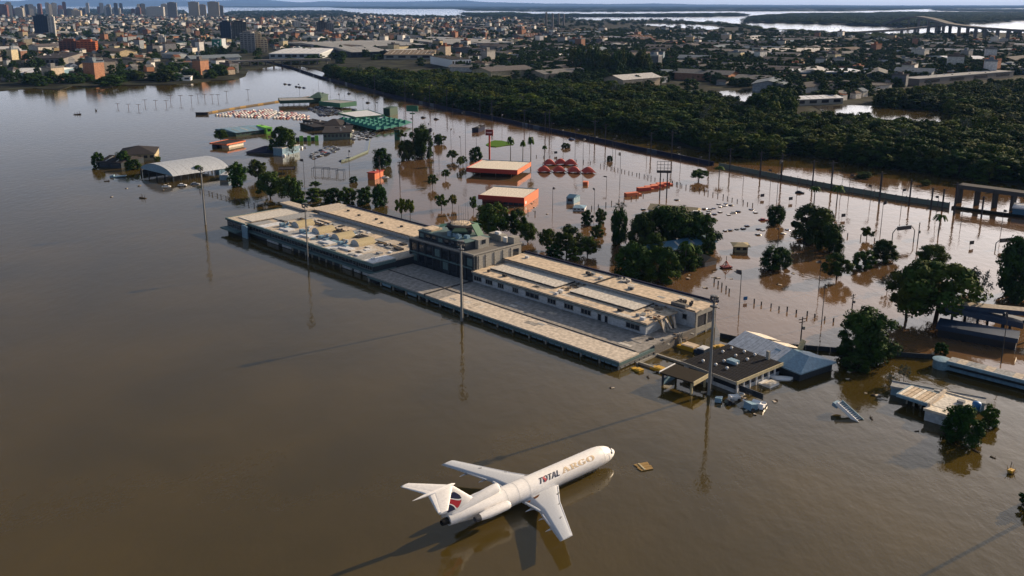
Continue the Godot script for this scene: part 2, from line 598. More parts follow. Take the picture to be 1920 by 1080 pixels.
var islands := [
	[Vector2(-12117.5, -37832.6), Vector2(-11001.4, -41817.4), Vector2(-7724.9, -39725.4), Vector2(-5553.8, -29420.3), Vector2(-6449.6, -25621.2), Vector2(-8461.3, -27389.8)],
	[Vector2(-10905.7, -52974.8), Vector2(-4847, -52974.8), Vector2(1211.7, -52974.8), Vector2(13329.2, -52974.8), Vector2(21016.2, -49662.4), Vector2(28562.6, -45403.7), Vector2(14281.3, -22690.5), Vector2(10678.5, -19851.4), Vector2(7876.3, -17643.1), Vector2(4308.4, -11754.5), Vector2(3076, -12207.5), Vector2(1558, -11333.9), Vector2(259.7, -11333.9), Vector2(-605.9, -13226.7), Vector2(-1110.8, -17643.1), Vector2(-2779.9, -18682.3), Vector2(-3877.6, -21176.3), Vector2(-6361.7, -31775.8)],
	[Vector2(-454.4, -8810.2), Vector2(0, -9062.6), Vector2(177.3, -7733), Vector2(1058.8, -7695.4), Vector2(2052.2, -8525.3), Vector2(1859.9, -7372.3), Vector2(1343.5, -6890), Vector2(158.1, -6890), Vector2(-338.2, -7372.3)],
	[Vector2(1599.5, -6337), Vector2(2423.5, -8130.8), Vector2(3332.3, -8810.2), Vector2(4203.2, -9914.3), Vector2(5025.2, -9329.8), Vector2(6248.1, -9914.3), Vector2(3845, -6092.4), Vector2(2847.6, -5277), Vector2(2259, -4519.9), Vector2(1601.2, -3762.8), Vector2(1491.4, -4054), Vector2(1454.1, -4217.1), Vector2(1350.2, -4519.9), Vector2(1202.8, -4653.5)],
	[Vector2(6837.7, -15119.4), Vector2(8136, -15119.4), Vector2(9996.9, -15876.5), Vector2(7140.6, -11333.9), Vector2(6102, -11333.9), Vector2(6058.7, -13226.7)],
]

# ---------------------------------------------------------------- the stranded jet
# local axes: x forward (nose at 0), y up from the water, z to starboard
func ring(x: float, cy: float, ry: float, rz: float, seg := 28) -> PackedVector3Array:
	var r := PackedVector3Array()
	for i in seg:
		var w := TAU * i / seg
		r.append(Vector3(x, cy + ry * cos(w), rz * sin(w)))
	return r


# a wing-like slab: stations of [leading x, trailing x, y, z, thickness]
func foil(b: MB, st: Array, upright := false) -> void:
	var prof := [[0.0, 0.0], [0.03, 0.35], [0.12, 0.8], [0.35, 1.0], [0.7, 0.6], [1.0, 0.04], [0.7, -0.35], [0.35, -0.6], [0.12, -0.55], [0.03, -0.3]]
	var rings := []
	for s in st:
		var r := PackedVector3Array()
		for p in prof:
			var x := lerpf(s[0], s[1], p[0])
			if upright:
				r.append(Vector3(x, s[2], s[3] + p[1] * s[4] * 0.75))
			else:
				r.append(Vector3(x, s[2] + p[1] * s[4], s[3]))
		rings.append(r)
	var flip: bool = (st[-1][3] < st[0][3]) if not upright else true
	b.loft(rings, true, true, true, not flip)


func letters(words: String, face: String, size: float, fat := [0.0]) -> MB:
	var tm := TextMesh.new()
	var sf := SystemFont.new()
	sf.font_names = PackedStringArray([face])
	sf.font_weight = 700
	tm.font = sf
	tm.text = words
	tm.font_size = 64
	tm.pixel_size = size / 64.0
	tm.depth = 0.0
	tm.curve_step = 2.0
	var a := tm.surface_get_arrays(0)
	var vs: PackedVector3Array = a[Mesh.ARRAY_VERTEX]
	var ids: PackedInt32Array = a[Mesh.ARRAY_INDEX]
	var todo := []
	for i in range(0, ids.size(), 3):
		todo.append([vs[ids[i]], vs[ids[i + 1]], vs[ids[i + 2]]])
	var b := MB.new()
	while todo.size():
		var t: Array = todo.pop_back()
		var e := [t[0].distance_to(t[1]), t[1].distance_to(t[2]), t[2].distance_to(t[0])]
		var k := e.find(e.max())
		if e[k] > 0.06:
			var p: Vector3 = t[k]
			var q: Vector3 = t[(k + 1) % 3]
			var o: Vector3 = t[(k + 2) % 3]
			var m := (p + q) / 2
			todo.append([p, m, o])
			todo.append([m, q, o])
			continue
		for fk in fat.size():   # a few shifted copies make the strokes bold
			var o := Vector3(fat[fk], 0, 0) * size
			if (t[1] - t[0]).cross(t[2] - t[0]).z > 0: b.tri(t[0] + o, t[1] + o, t[2] + o)
			else: b.tri(t[0] + o, t[2] + o, t[1] + o)
	return b


# bends flat lettering onto the starboard side, a few millimetres proud
func on_fuselage(b: MB, x0: float, low: float, wide: float, high: float, slant: float) -> MB:
	var lo := b.v[0]
	var hi := b.v[0]
	for p in b.v:
		lo = lo.min(p)
		hi = hi.max(p)
	var cy := 2.62
	for i in b.v.size():
		var p := b.v[i]
		var up := (p.y - lo.y) / (hi.y - lo.y)
		var x := x0 + (p.x - lo.x) / (hi.x - lo.x) * wide + up * slant
		var a := low + up * high
		b.v[i] = Vector3(x, cy + 2.06 * sin(a), 1.925 * cos(a))
		b.n[i] = Vector3(0, sin(a), cos(a))
	return b


func make_airliner() -> void:
	var jet := thing("cargo_jet", "white three-engined cargo jet with a T-tail standing in the flood", "airplane", Vector3(20.2, 0, -162.9), 0.70)
	var b := MB.new()
	var st := [[0.0, 2.2, 0.05], [-0.25, 2.2, 0.42], [-0.8, 2.24, 0.82], [-1.6, 2.32, 1.22], [-2.6, 2.44, 1.55], [-4.0, 2.56, 1.80], [-5.6, 2.61, 1.9], [-12, 2.62, 1.9], [-20, 2.62, 1.9], [-27.5, 2.62, 1.9], [-31, 2.75, 1.82], [-34, 2.95, 1.62], [-37, 3.1, 1.32], [-39.2, 3.1, 1.05], [-40.6, 3.05, 0.86]]
	var rings := []
	for s in st:
		rings.append(ring(s[0], s[1], s[2] * 1.07, s[2]))
	b.loft(rings, true, false, true)
	var fus := part("fuselage", b, M.white_paint, jet)
	b = MB.new()
	b.lathe(Vector3(-40.6, 3.05, 0), Vector3.LEFT, Vector3.UP, [[0.0, 0.62], [0.9, 0.56], [1.4, 0.48], [1.4, 0.4], [0.2, 0.36]], 18, true)
	part("tail_exhaust", b, M.soot, fus)
	b = MB.new()
	b.lathe(Vector3(-40.2, 3.05, 0), Vector3.LEFT, Vector3.UP, [[0.0, 0.9], [0.45, 0.78], [0.5, 0.5]], 18)
	part("exhaust_ring", b, M.bare_metal, fus)
	# cockpit glazing, pane by pane, each a little proud of the nose
	for s in [1, -1]:
		for k in 3:
			b = MB.new()
			var a0: float = [0.08, 0.50, 0.92][k]
			var a1: float = [0.45, 0.87, 1.28][k]
			var x0: float = [-1.25, -1.35, -1.6][k]
			var x1: float = [-1.85, -1.95, -2.2][k]
			var f := func(x: float, a: float) -> Vector3:
				var j := 1
				while st[j + 1][0] > x: j += 1
				var t: float = (x - st[j][0]) / (st[j + 1][0] - st[j][0])
				var rr: float = lerpf(st[j][2], st[j + 1][2], t) + 0.05
				return Vector3(x + 0.03, lerpf(st[j][1], st[j + 1][1], t) + rr * 1.07 * cos(a), s * rr * sin(a))
			var up := 0.0
			var p0: Vector3 = f.call(x0, a0 + up)
			var p1: Vector3 = f.call(x0, a1 + up)
			var p2: Vector3 = f.call(x1, a1)
			var p3: Vector3 = f.call(x1, a0)
			if s > 0: b.quad(p0, p3, p2, p1)
			else: b.quad(p0, p1, p2, p3)
			part("cockpit_window", b, M.glass_dark, fus)
	# big cargo door outline and a row of small marks along the side
	for q in [[-8.6, 0.1], [-5.2, 0.1]]:
		b = MB.new()
		for k in 9:
			var a := 0.1 + k * 0.11
			b.box(Vector3(q[0], 2.62 + 2.04 * sin(a), -1.905 * cos(a)), Vector3(0.05, 0.2, 0.05))
		part("cargo_door_edge", b, M.steel_pole, fus)
	for x in [-4.4, -23.6, -26.2, -28.8]:   # skin joints
		b = MB.new()
		b.lathe(Vector3(x, 2.62, 0), Vector3.RIGHT, Vector3.UP, [[0.0, 1.93], [0.09, 1.93]], 40)
		for i in b.v.size():
			b.v[i].y = 2.615 + (b.v[i].y - 2.62) * (1.063 if x < -5.0 else 1.02)
			if x > -5.0: b.v[i].z *= 0.962
		part("skin_joint", b, M.seam_grey, fus)
	for x in [-2.9, -31.5]:
		b = MB.new()
		var rr := 1.62 if x > -10 else 1.83
		b.box(Vector3(x, 2.55, rr), Vector3(0.06, 1.5, 0.04))
		b.box(Vector3(x - 0.85, 2.55, rr), Vector3(0.06, 1.5, 0.04))
		b.box(Vector3(x - 0.42, 3.3, rr - 0.08), Vector3(0.9, 0.06, 0.06))
		part("door", b, M.grey_wing, fus)
	part("lettering_dark", on_fuselage(letters("TOTAL", "Droid Sans", 1.0, [0.0, 0.03, 0.06]), -21.5, 0.43, 5.2, 0.54, 0.5), M.navy, fus)
	part("lettering_faded", on_fuselage(letters("ARGO", "Droid Serif", 1.0, [0.0, 0.035]), -15.6, 0.45, 8.6, 0.52, 0.0), M.faded_gold, fus)
	# the red swoosh across the O
	b = MB.new()
	var sw := []
	for k in 9:
		var t := k / 8.0
		var a := 0.44 + 0.52 * t
		var x := -20.1 + 0.55 * t + 0.28 * sin(t * TAU)
		var wd := 0.10 + 0.18 * sin(t * PI)
		sw.append([Vector3(x - wd, 2.62 + 2.08 * sin(a), 1.945 * cos(a)), Vector3(x + wd, 2.62 + 2.08 * sin(a), 1.945 * cos(a))])
	for k in 8:
		b.quad(sw[k][0], sw[k][1], sw[k + 1][1], sw[k + 1][0])
	part("red_swoosh", b, M.logo_red, fus)

	for s in [1.0, -1.0]:
		b = MB.new()
		foil(b, [[-15.2, -25.7, 1.25, s * 0.6, 0.55], [-16.8, -25.6, 1.45, s * 1.9, 0.5], [-20.9, -25.9, 1.95, s * 6.8, 0.34], [-24.3, -28.1, 2.4, s * 12.0, 0.24], [-27.3, -30.1, 2.8, s * 16.6, 0.15]])
		var w := part("wing", b, M.grey_wing, jet)
		b = MB.new()
		foil(b, [[-23.9, -25.62, 1.52, s * 2.2, 0.07], [-24.5, -25.88, 1.98, s * 6.6, 0.05]])
		part("flap", b, M.grey_wing, w)
		b = MB.new()
		foil(b, [[-25.1, -26.42, 2.07, s * 7.8, 0.045], [-26.8, -27.95, 2.39, s * 11.6, 0.04]])
		part("flap", b, M.grey_wing, w)
		b = MB.new()
		foil(b, [[-27.3, -28.2, 2.43, s * 12.2, 0.035], [-28.9, -29.7, 2.72, s * 15.6, 0.03]])
		part("aileron", b, M.grey_wing, w)
		b = MB.new()
		foil(b, [[-16.9, -17.4, 1.60, s * 2.1, 0.16], [-20.8, -21.25, 2.06, s * 6.7, 0.13], [-27.15, -27.5, 2.83, s * 16.4, 0.05]])
		part("leading_slat", b, M.grey_wing, w)
		for q in [[-24.6, 1.72, 4.3], [-25.2, 2.15, 8.4], [-26.9, 2.42, 12.0]]:
			b = MB.new()
			b.lathe(Vector3(q[0] + 1.8, q[1] - 0.42, s * q[2]), Vector3.LEFT, Vector3.UP, [[0.0, 0.02], [0.7, 0.22], [2.4, 0.25], [4.1, 0.03]], 10)
			part("flap_track_fairing", b, M.grey_wing, w)
		for q in [[-19.2, 2.03, 4.4, 0.5], [-22.8, 2.05, 5.6, 0.7], [-24.5, 2.2, 7.9, 0.5], [-21.8, 2.28, 7.4, 0.35], [-24.9, 2.62, 11.2, 0.4]]:
			b = MB.new()
			b.box(Vector3(q[0], q[1] - 0.02, s * q[2]), Vector3(q[3] * 1.5, 0.06, q[3] * 0.5), s * 0.4)
			part("access_panel", b, M.steel_pole, w)
		b = MB.new()
		b.box(Vector3(-22.2, 1.84, s * 2.5), Vector3(2.4, 0.05, 0.5), s * 0.1)
		b.box(Vector3(-24.4, 1.66, s * 2.7), Vector3(0.9, 0.05, 0.6), s * 0.1)
		part("walkway_stripe", b, M.rust, w)
		# side engine on its short pylon
		b = MB.new()
		b.lathe(Vector3(-29.4, 3.0, s * 2.72), Vector3.LEFT, Vector3.UP, [[0.25, 0.52], [0.02, 0.58], [0.0, 0.64], [0.12, 0.72], [0.7, 0.80], [3.2, 0.82], [5.4, 0.72], [6.6, 0.58]], 22)
		var en := part("engine_nacelle", b, M.white_paint, jet)
		b = MB.new()
		b.lathe(Vector3(-29.2, 3.0, s * 2.72), Vector3.LEFT, Vector3.UP, [[0.5, 0.02], [0.55, 0.5]], 18)
		part("engine_intake", b, M.soot, en)
		b = MB.new()
		b.lathe(Vector3(-35.9, 3.0, s * 2.72), Vector3.LEFT, Vector3.UP, [[0.0, 0.60], [0.7, 0.52], [1.1, 0.47], [1.1, 0.4], [0.3, 0.05]], 18)
		part("engine_exhaust", b, M.dark_metal, en)
		b = MB.new()
		foil(b, [[-30.6, -35.2, 3.05, s * 1.4, 0.22], [-30.9, -35.0, 3.05, s * 2.4, 0.18]])
		part("pylon", b, M.white_paint, en)
		# tailplane high on the fin
		b = MB.new()
		foil(b, [[-39.6, -44.7, 9.32, s * 0.12, 0.22], [-44.6, -46.4, 9.08, s * 5.6, 0.09]])
		var tp := part("tailplane", b, M.white_paint, jet)
		b = MB.new()
		foil(b, [[-43.3, -44.9, 9.33, s * 0.5, 0.10], [-45.8, -46.42, 9.11, s * 5.3, 0.05]])
		part("elevator", b, M.white_paint, tp)

	# fin with its rudder, the ridge of the middle intake before it
	b = MB.new()
	foil(b, [[-33.6, -42.0, 4.0, 0.0, 0.50], [-35.5, -42.4, 5.6, 0.0, 0.44], [-39.6, -44.3, 9.3, 0.0, 0.30]], true)
	var fin := part("fin", b, M.white_paint, jet)
	b = MB.new()
	foil(b, [[-40.4, -42.35, 4.7, 0.0, 0.32], [-42.6, -44.35, 9.1, 0.0, 0.2]], true)
	part("rudder", b, M.white_paint, fin)
	b = MB.new()
	b.lathe(Vector3(-39.0, 9.42, 0), Vector3.LEFT, Vector3.UP, [[0.0, 0.02], [0.6, 0.26], [2.0, 0.36], [5.0, 0.34], [7.0, 0.2], [8.7, 0.02]], 12)
	part("bullet_fairing", b, M.white_paint, fin)
	b = MB.new()
	rings = []
	for q in [[-29.9, 5.15, 0.68], [-29.75, 5.2, 0.78], [-29.95, 5.2, 0.86], [-30.8, 5.15, 0.92], [-33.0, 4.95, 0.92], [-35.5, 4.6, 0.86], [-38.0, 4.1, 0.75], [-40.0, 3.6, 0.6]]:
		rings.append(ring(q[0], q[1], q[2], q[2] * 0.95, 20))
	b.loft(rings)
	var duct := part("middle_intake", b, M.white_paint, jet)
	b = MB.new()
	b.lathe(Vector3(-30.2, 5.15, 0), Vector3.LEFT, Vector3.UP, [[0.1, 0.02], [0.12, 0.7]], 18)
	part("intake_throat", b, M.soot, duct)
	# tail emblem: a dark shield with red and white waves, on both faces of the fin
	for s in [1.0, -1.0]:
		var zz := 0.36
		var face := func(x: float, y: float, lift: float) -> Vector3:
			return Vector3(x, y, s * (zz - (y - 4.6) * 0.022 + lift))
		var edge0 := func(t: float) -> float: return -40.9 - 1.5 * t + 0.15 * sin(t * PI)
		var edge1 := func(t: float) -> float: return -39.3 - 0.2 * t + 1.45 * sin(t * PI * 0.9 + 0.3)
		var bands := [[0.0, 1.0, 0.0, M.navy, "emblem_ground"], [0.30, 0.66, 0.012, M.logo_red, "emblem_red_wave"], [0.66, 0.74, 0.02, M.paint_white, "emblem_white_line"], [0.23, 0.30, 0.02, M.paint_white, "emblem_white_line"]]
		for q in bands:
			b = MB.new()
			var n := 12
			for k in n:
				var u0 := float(k) / n
				var u1 := float(k + 1) / n
				var pt := func(u: float, t: float) -> Vector3:
					var tt := t
					if q[2] > 0.0: tt = clampf(t + 0.26 * cos(u * PI * 1.05), 0.02, 0.98)
					return face.call(lerpf(edge0.call(tt), edge1.call(tt), u), 4.75 + 3.4 * tt, q[2])
				for j in 6:
					var t0: float = lerpf(q[0], q[1], j / 6.0)
					var t1: float = lerpf(q[0], q[1], (j + 1) / 6.0)
					var c0: Vector3 = pt.call(u0, t0)
					var c1: Vector3 = pt.call(u1, t0)
					var c2: Vector3 = pt.call(u1, t1)
					var c3: Vector3 = pt.call(u0, t1)
					if s > 0: b.quad(c0, c1, c2, c3)
					else: b.quad(c1, c0, c3, c2)
			part(q[4], b, q[3], fin)
	# nose gear leg and wheel hubs just at the surface
	b = MB.new()
	b.tube(Vector3(-4.2, -1.5, 0), Vector3(-4.2, 1.0, 0), 0.14, 0.14)
	part("nose_gear", b, M.bare_metal, jet)
	for s in [1.0, -1.0]:
		b = MB.new()
		b.tube(Vector3(-23.6, -1.5, s * 2.9), Vector3(-23.4, 1.4, s * 2.7), 0.2, 0.2)
		part("main_gear", b, M.bare_metal, jet)

# ---------------------------------------------------------------- terminal
# local axes: x along the building towards its near end, z towards the apron
func windows(parent: Node, z: float, face: float, list: Array, y0: float, y1: float, bars := 3) -> void:
	for q in list:
		var b := MB.new()
		b.bx(q[0], y0, z - face * 0.25, q[1], y1, z + face * 0.05)
		var w := part("window", b, M.glass_dark, parent)
		b = MB.new()
		b.bx(q[0] - 0.15, y0 - 0.18, z + face * 0.0, q[1] + 0.15, y0, z + face * 0.16)
		b.bx(q[0] - 0.15, y1, z + face * 0.0, q[1] + 0.15, y1 + 0.12, z + face * 0.14)
		for k in bars + 1:
			var x := lerpf(q[0], q[1], float(k) / bars)
			b.bx(x - 0.06, y0, z + face * 0.01, x + 0.06, y1, z + face * 0.12)
		part("window_frame", b, M.steel_pole, w)


func make_terminal() -> void:
	var T := thing("airport_terminal", "long flat-roofed airport terminal with a control tower in its middle", "building", Vector3(26.6, 0, -208.9), -0.7878)
	var b := MB.new()

	# --- right wing: canopy over the apron, window storey, rear roof
	for k in 12:
		b = MB.new()
		var x0 := -75.2 + k * 6.27
		b.bx(x0, 1.95, -8.0, x0 + 6.2, 2.3 + 0.02 * (k % 2), 0.0)
		part("canopy_slab", b, M.deck_pale if k > 0 else M.deck, T)
	for k in 11:
		b = MB.new()
		var x0 := -75.2 + k * 6.1
		b.bx(x0, 1.95, -19.4, x0 + 6.04, 2.26 + 0.02 * (k % 3), -8.35)
		part("deck_slab", b, M.deck, T)
	b = MB.new()
	b.bx(-75.2, 1.9, -8.4, -1.2, 2.46, -8.05)
	part("deck_kerb", b, M.kerb_dark, T)
	b = MB.new()
	b.bx(-75.2, 1.2, -0.5, 0.1, 1.94, 0.12)
	b.bx(-0.35, 1.2, -14.4, 0.12, 1.94, -0.5)
	var fascia := part("canopy_fascia", b, M.teal_trim, T)
	for k in 13:
		b = MB.new()
		b.bx(-74.9 + k * 6.2, -1.5, -0.42, -74.5 + k * 6.2, 1.2, -0.05)
		part("canopy_post", b, M.wall_grey, T)
	b = MB.new()
	for k in 34:
		b.bx(-74.0 + k * 2.15, 0.35, -0.9, -72.2 + k * 2.15, 1.2, -0.75)
	part("glazing_strip", b, M.metal_blue, T)
	b = MB.new()
	for k in 7:
		b.bx(-0.2, 0.3, -13.8 + k * 1.95, 0.05, 1.05, -12.2 + k * 1.95)
	b.bx(-0.28, 0.9, -14.4, 0.16, 1.1, 0.0)
	part("end_railing", b, M.steel_pole, T)

	b = MB.new()
	b.bx(-75.2, -1.0, -33.0, -6.8, 5.35, -19.7)
	var hall := part("window_storey", b, M.wall_blue_white, T)
	b = MB.new()
	b.bx(-75.4, 5.35, -33.4, -6.2, 5.8, -19.2)
	part("hall_roof", b, M.roof_tan, hall)
	b = MB.new()
	b.bx(-75.3, 4.95, -19.68, -6.3, 5.15, -19.35)
	b.bx(-75.3, 4.55, -19.68, -6.3, 4.65, -19.5)
	part("eave_line", b, M.teal_trim, hall)
	windows(hall, -19.7, 1.0, [[-74.6, -71.2], [-69.2, -66.2], [-63.6, -61.2], [-57.2, -54.8], [-51.6, -46.2], [-42.6, -39.4], [-36.0, -32.6], [-29.6, -26.0], [-13.4, -8.9]], 3.0, 4.3, 3)
	windows(hall, -19.7, 1.0, [[-23.4, -22.2], [-20.9, -19.9]], 2.4, 4.2, 1)
	for k in 2:   # raised pale roof panels, board by board
		var x0: float = [-72.4, -38.4][k]
		var x1: float = [-43.9, -14.4][k]
		var panel: MeshInstance3D
		b = MB.new()
		b.bx(x0, 5.8, -35.0, x1, 6.22, -24.8)
		panel = part("raised_roof", b, M.kerb_dark, hall)
		var boards := 26
		for j in boards:
			b = MB.new()
			var a := lerpf(x0, x1, float(j) / boards)
			b.bx(a + 0.03, 6.22, -35.2, a + (x1 - x0) / boards - 0.03, 6.36 + 0.015 * (j % 3), -24.5)
			part("roof_panel", b, M.roof_white, panel)
	for k in 16:
		b = MB.new()
		b.box(Vector3(-42.6 + rng.randf() * 3.0, 5.95, -34.0 + rng.randf() * 9.0), Vector3(rng.randf_range(0.4, 1.4), 0.3, rng.randf_range(0.3, 1.0)), rng.randf())
		part("roof_clutter", b, M.rubble, hall)
	# collapsed corner at the near end
	for k in 26:
		b = MB.new()
		b.box(Vector3(rng.randf_range(-13.6, -5.4), rng.randf_range(5.8, 6.3), rng.randf_range(-34.0, -21.0)), Vector3(rng.randf_range(0.5, 2.6), 0.12, rng.randf_range(0.2, 1.3)), rng.randf() * TAU, Basis(Vector3.RIGHT, rng.randf_range(-0.4, 0.4)))
		part("broken_sheet", b, [M.rubble, M.steel_pole, M.roof_pale, M.rust][k % 4], hall)
	for k in 9:
		b = MB.new()
		b.box(Vector3(-5.6 + rng.randf_range(-0.6, 1.6), rng.randf_range(3.3, 4.8), -23.5 - k * 0.9), Vector3(0.1, 3.2, rng.randf_range(0.5, 1.0)), 0.0, Basis(Vector3.BACK, rng.randf_range(0.2, 0.8)))
		part("hanging_sheet", b, [M.roof_pale, M.wall_grey, M.wood_tan][k % 3], hall)
	for k in 14:
		b = MB.new()
		var s := rng.randf_range(0.5, 1.6)
		b.box(Vector3(rng.randf_range(-6.0, 3.0), 2.3 + s * 0.12, rng.randf_range(-31.0, -16.0)), Vector3(s, s * 0.3, s * 0.6), rng.randf() * TAU)
		part("rubble", b, [M.rubble, M.wall_grey, M.kerb_dark][k % 3], T)

	# rear block with the long tan roof
	b = MB.new()
	b.bx(-75.2, -1.0, -43.0, -0.6, 6.9, -33.4)
	var rear := part("rear_block", b, M.wall_blue_white, T)
	for k in 15:
		b = MB.new()
		var x0 := -75.4 + k * 5.02
		b.bx(x0, 6.9, -43.6, x0 + 4.98, 7.2 + 0.015 * (k % 2), -32.9)
		part("roof_slab", b, M.roof_tan, rear)
	b = MB.new()
	b.bx(-75.4, 7.2, -44.0, -0.4, 7.75, -43.5)
	b.bx(-75.4, 5.6, -44.1, -0.4, 7.2, -43.6)
	part("rear_parapet", b, M.navy_wall, rear)
	b = MB.new()
	b.bx(-75.4, 7.2, -33.1, -0.4, 7.38, -32.7)
	b.bx(-36.3, 7.2, -43.4, -35.7, 7.5, -33.0)
	part("roof_upstand", b, M.kerb_dark, rear)
	windows(rear, -33.4, 1.0, [[-4.6, -3.2]], 4.2, 5.5, 1)
	# near end face: frame of pale piers round a dark opening
	b = MB.new()
	for q in [[-43.0, -42.2], [-39.0, -38.4], [-34.2, -33.4]]:
		b.bx(-0.6, -1.0, q[0], -0.2, 6.9, q[1])
	b.bx(-0.6, 5.6, -43.0, -0.22, 6.9, -33.4)
	b.bx(-0.6, 0.6, -43.0, -0.22, 2.2, -33.4)
	part("end_frame", b, M.wall_grey, rear)
	b = MB.new()
	b.bx(-0.62, 2.2, -42.2, -0.45, 5.6, -34.2)
	part("end_opening", b, M.glass_dark, rear)
	b = MB.new()
	for k in 14:
		b.box(Vector3(-8.0 + rng.randf() * 4.2, 7.6 + rng.randf() * 0.3, -38.0 + rng.randf() * 4.0), Vector3(0.7, 0.8, 0.6), rng.randf())
	part("roof_machine", b, M.dark_pole, rear)
	b = MB.new()
	b.bx(-8.6, 7.2, -34.6, -3.9, 8.1, -33.3)
	part("machine_screen", b, M.concrete, rear)
	b = MB.new()
	for k in 10:
		b.box(Vector3(-33.6 + rng.randf() * 4.0, 7.5, -43.0 + rng.randf() * 3.0), Vector3(0.9, 0.5, 0.7), rng.randf())
	part("roof_debris", b, M.roof_white, rear)
	b = MB.new()
	b.bx(-6.8, -1.0, -33.4, -0.5, 2.25, -19.4)
	b.bx(-8.05, 1.9, -19.4, -0.5, 2.25, -8.42)
	part("end_deck", b, M.deck, T)
	b = MB.new()
	b.bx(-0.5, -1.0, -26.0, 0.1, 2.6, -14.4)
	b.bx(-0.5, -1.0, -33.4, -0.1, 2.5, -27.2)
	part("end_wall", b, M.concrete, T)
	for k in 6:
		b = MB.new()
		b.box(Vector3(0.1, 1.6, -26.4 + k * 0.5), Vector3(0.14, 3.2, 0.3), 0.2 * k, Basis(Vector3.BACK, rng.randf_range(-0.3, 0.3)))
		part("torn_panel", b, M.steel_pole, T)
	# walled yard with a pipe frame between the terminal and the dark-roofed shed
	b = MB.new()
	b.bx(0.5, -0.6, -15.0, 1.0, 0.55, -6.0)
	b.bx(0.5, -0.6, -15.0, 12.6, 0.5, -14.4)
	b.bx(0.9, -0.6, -7.2, 12.6, 0.6, -6.6)
	part("yard_wall", b, M.wall_grey, T)

	# patches, drains and boxes on the long roofs and the deck
	for k in 34:
		b = MB.new()
		var x := rng.randf_range(-73.0, -4.0)
		var zz: float = [rng.randf_range(-42.5, -34.0), rng.randf_range(-23.6, -20.0), rng.randf_range(-7.4, -0.6), rng.randf_range(-18.5, -9.2)][k % 4]
		var y: float = [7.23, 5.81, 2.33, 2.31][k % 4]
		var wx := rng.randf_range(1.2, 5.5)
		b.bx(x, y - 0.05, zz - rng.randf_range(0.3, 0.9), x + wx, y + 0.015, zz + rng.randf_range(0.3, 0.9))
		part("roof_patch", b, [M.roof_pale, M.roof_grey, M.deck, M.roof_white][(k / 4) % 4], T)
	for k in 16:
		b = MB.new()
		var x := rng.randf_range(-72.0, -8.0)
		var zz: float = [rng.randf_range(-42.0, -35.0), rng.randf_range(-23.4, -20.4)][k % 2]
		var y: float = [7.2, 5.8][k % 2]
		b.box(Vector3(x, y + 0.35, zz), Vector3(rng.randf_range(0.6, 1.8), 0.7, rng.randf_range(0.6, 1.2)), rng.randf_range(-0.1, 0.1))
		part("roof_unit", b, [M.dark_pole, M.metal_white, M.roof_grey][k % 3], T)

	# --- middle deck between the wings
	for k in 5:
		b = MB.new()
		b.bx(-104.8 + k * 5.85, 1.95, -8.3, -104.8 + k * 5.85 + 5.8, 2.28, 0.0)
		part("deck_slab", b, M.deck, T)
		b = MB.new()
		b.bx(-104.8 + k * 5.85, 1.95, -19.0, -104.8 + k * 5.85 + 5.8, 2.26, -8.7)
		part("deck_slab", b, M.deck, T)
	b = MB.new()
	b.bx(-104.9, 1.9, -8.72, -75.3, 2.4, -8.32)
	b.bx(-75.75, 1.7, -19.0, -75.25, 2.55, 0.1)
	part("deck_kerb", b, M.kerb_dark, T)
	b = MB.new()
	b.bx(-104.9, 1.3, -0.4, -75.4, 1.93, 0.1)
	part("canopy_fascia", b, M.teal_trim, T)
	for k in 5:
		b = MB.new()
		b.bx(-104.0 + k * 6.5, 0.3, -0.6, -99.6 + k * 6.5, 1.28, -0.45)
		part("window", b, M.metal_blue if k % 2 else M.glass_dark, T)
		b = MB.new()
		b.bx(-104.7 + k * 6.5, -1.5, -0.5, -104.3 + k * 6.5, 1.3, -0.1)
		part("canopy_post", b, M.wall_grey, T)

	# --- central block
	b = MB.new()
	b.bx(-107.5, -1.0, -42.0, -75.4, 10.3, -20.2)
	var mid := part("central_block", b, M.wall_dark, T)
	b = MB.new()
	b.bx(-107.7, 10.3, -42.2, -75.2, 10.65, -20.0)
	part("central_roof", b, M.concrete, mid)
	b = MB.new()
	b.bx(-75.4, 4.0, -41.5, -75.05, 10.3, -21.4)
	part("side_facing", b, M.wall_grey, mid)
	for q in [-36.9, -33.2, -29.3, -25.4, -22.4]:
		b = MB.new()
		b.bx(-75.1, 4.0, q - 0.35, -74.8, 10.2, q + 0.35)
		part("pier", b, M.wall_grey, mid)
	b = MB.new()
	b.bx(-75.1, 7.1, -40.2, -74.9, 9.4, -37.8)
	part("window", b, M.glass_dark, mid)
	b = MB.new()
	b.bx(-107.7, 10.65, -20.5, -75.1, 11.0, -20.0)
	b.bx(-75.5, 10.65, -42.0, -75.1, 11.0, -20.5)
	part("roof_parapet", b, M.wall_grey, mid)
	for k in 9:    # front face: piers and dark bays
		b = MB.new()
		b.bx(-107.4 + k * 4.0, -1.0, -20.2, -106.7 + k * 4.0, 10.3, -19.7)
		part("pier", b, M.wall_dark, mid)
	for k in 8:
		for r in 2:
			b = MB.new()
			b.bx(-106.3 + k * 4.0, 3.2 + r * 3.7, -20.2, -103.9 + k * 4.0, 5.6 + r * 3.7, -20.05)
			part("window", b, M.glass_dark if (k + r) % 4 else M.teal_trim, mid)
	b = MB.new()
	b.bx(-107.4, 6.15, -20.2, -75.6, 6.5, -19.6)
	part("floor_band", b, M.teal_trim, mid)
	# stepped upper storey carrying the tower cab
	b = MB.new()
	b.bx(-105.2, 10.65, -33.0, -81.5, 13.2, -22.2)
	var up := part("upper_storey", b, M.wall_dark, mid)
	b = MB.new()
	b.bx(-105.4, 13.2, -33.2, -81.3, 13.5, -22.0)
	part("upper_roof", b, M.teal_trim, up)
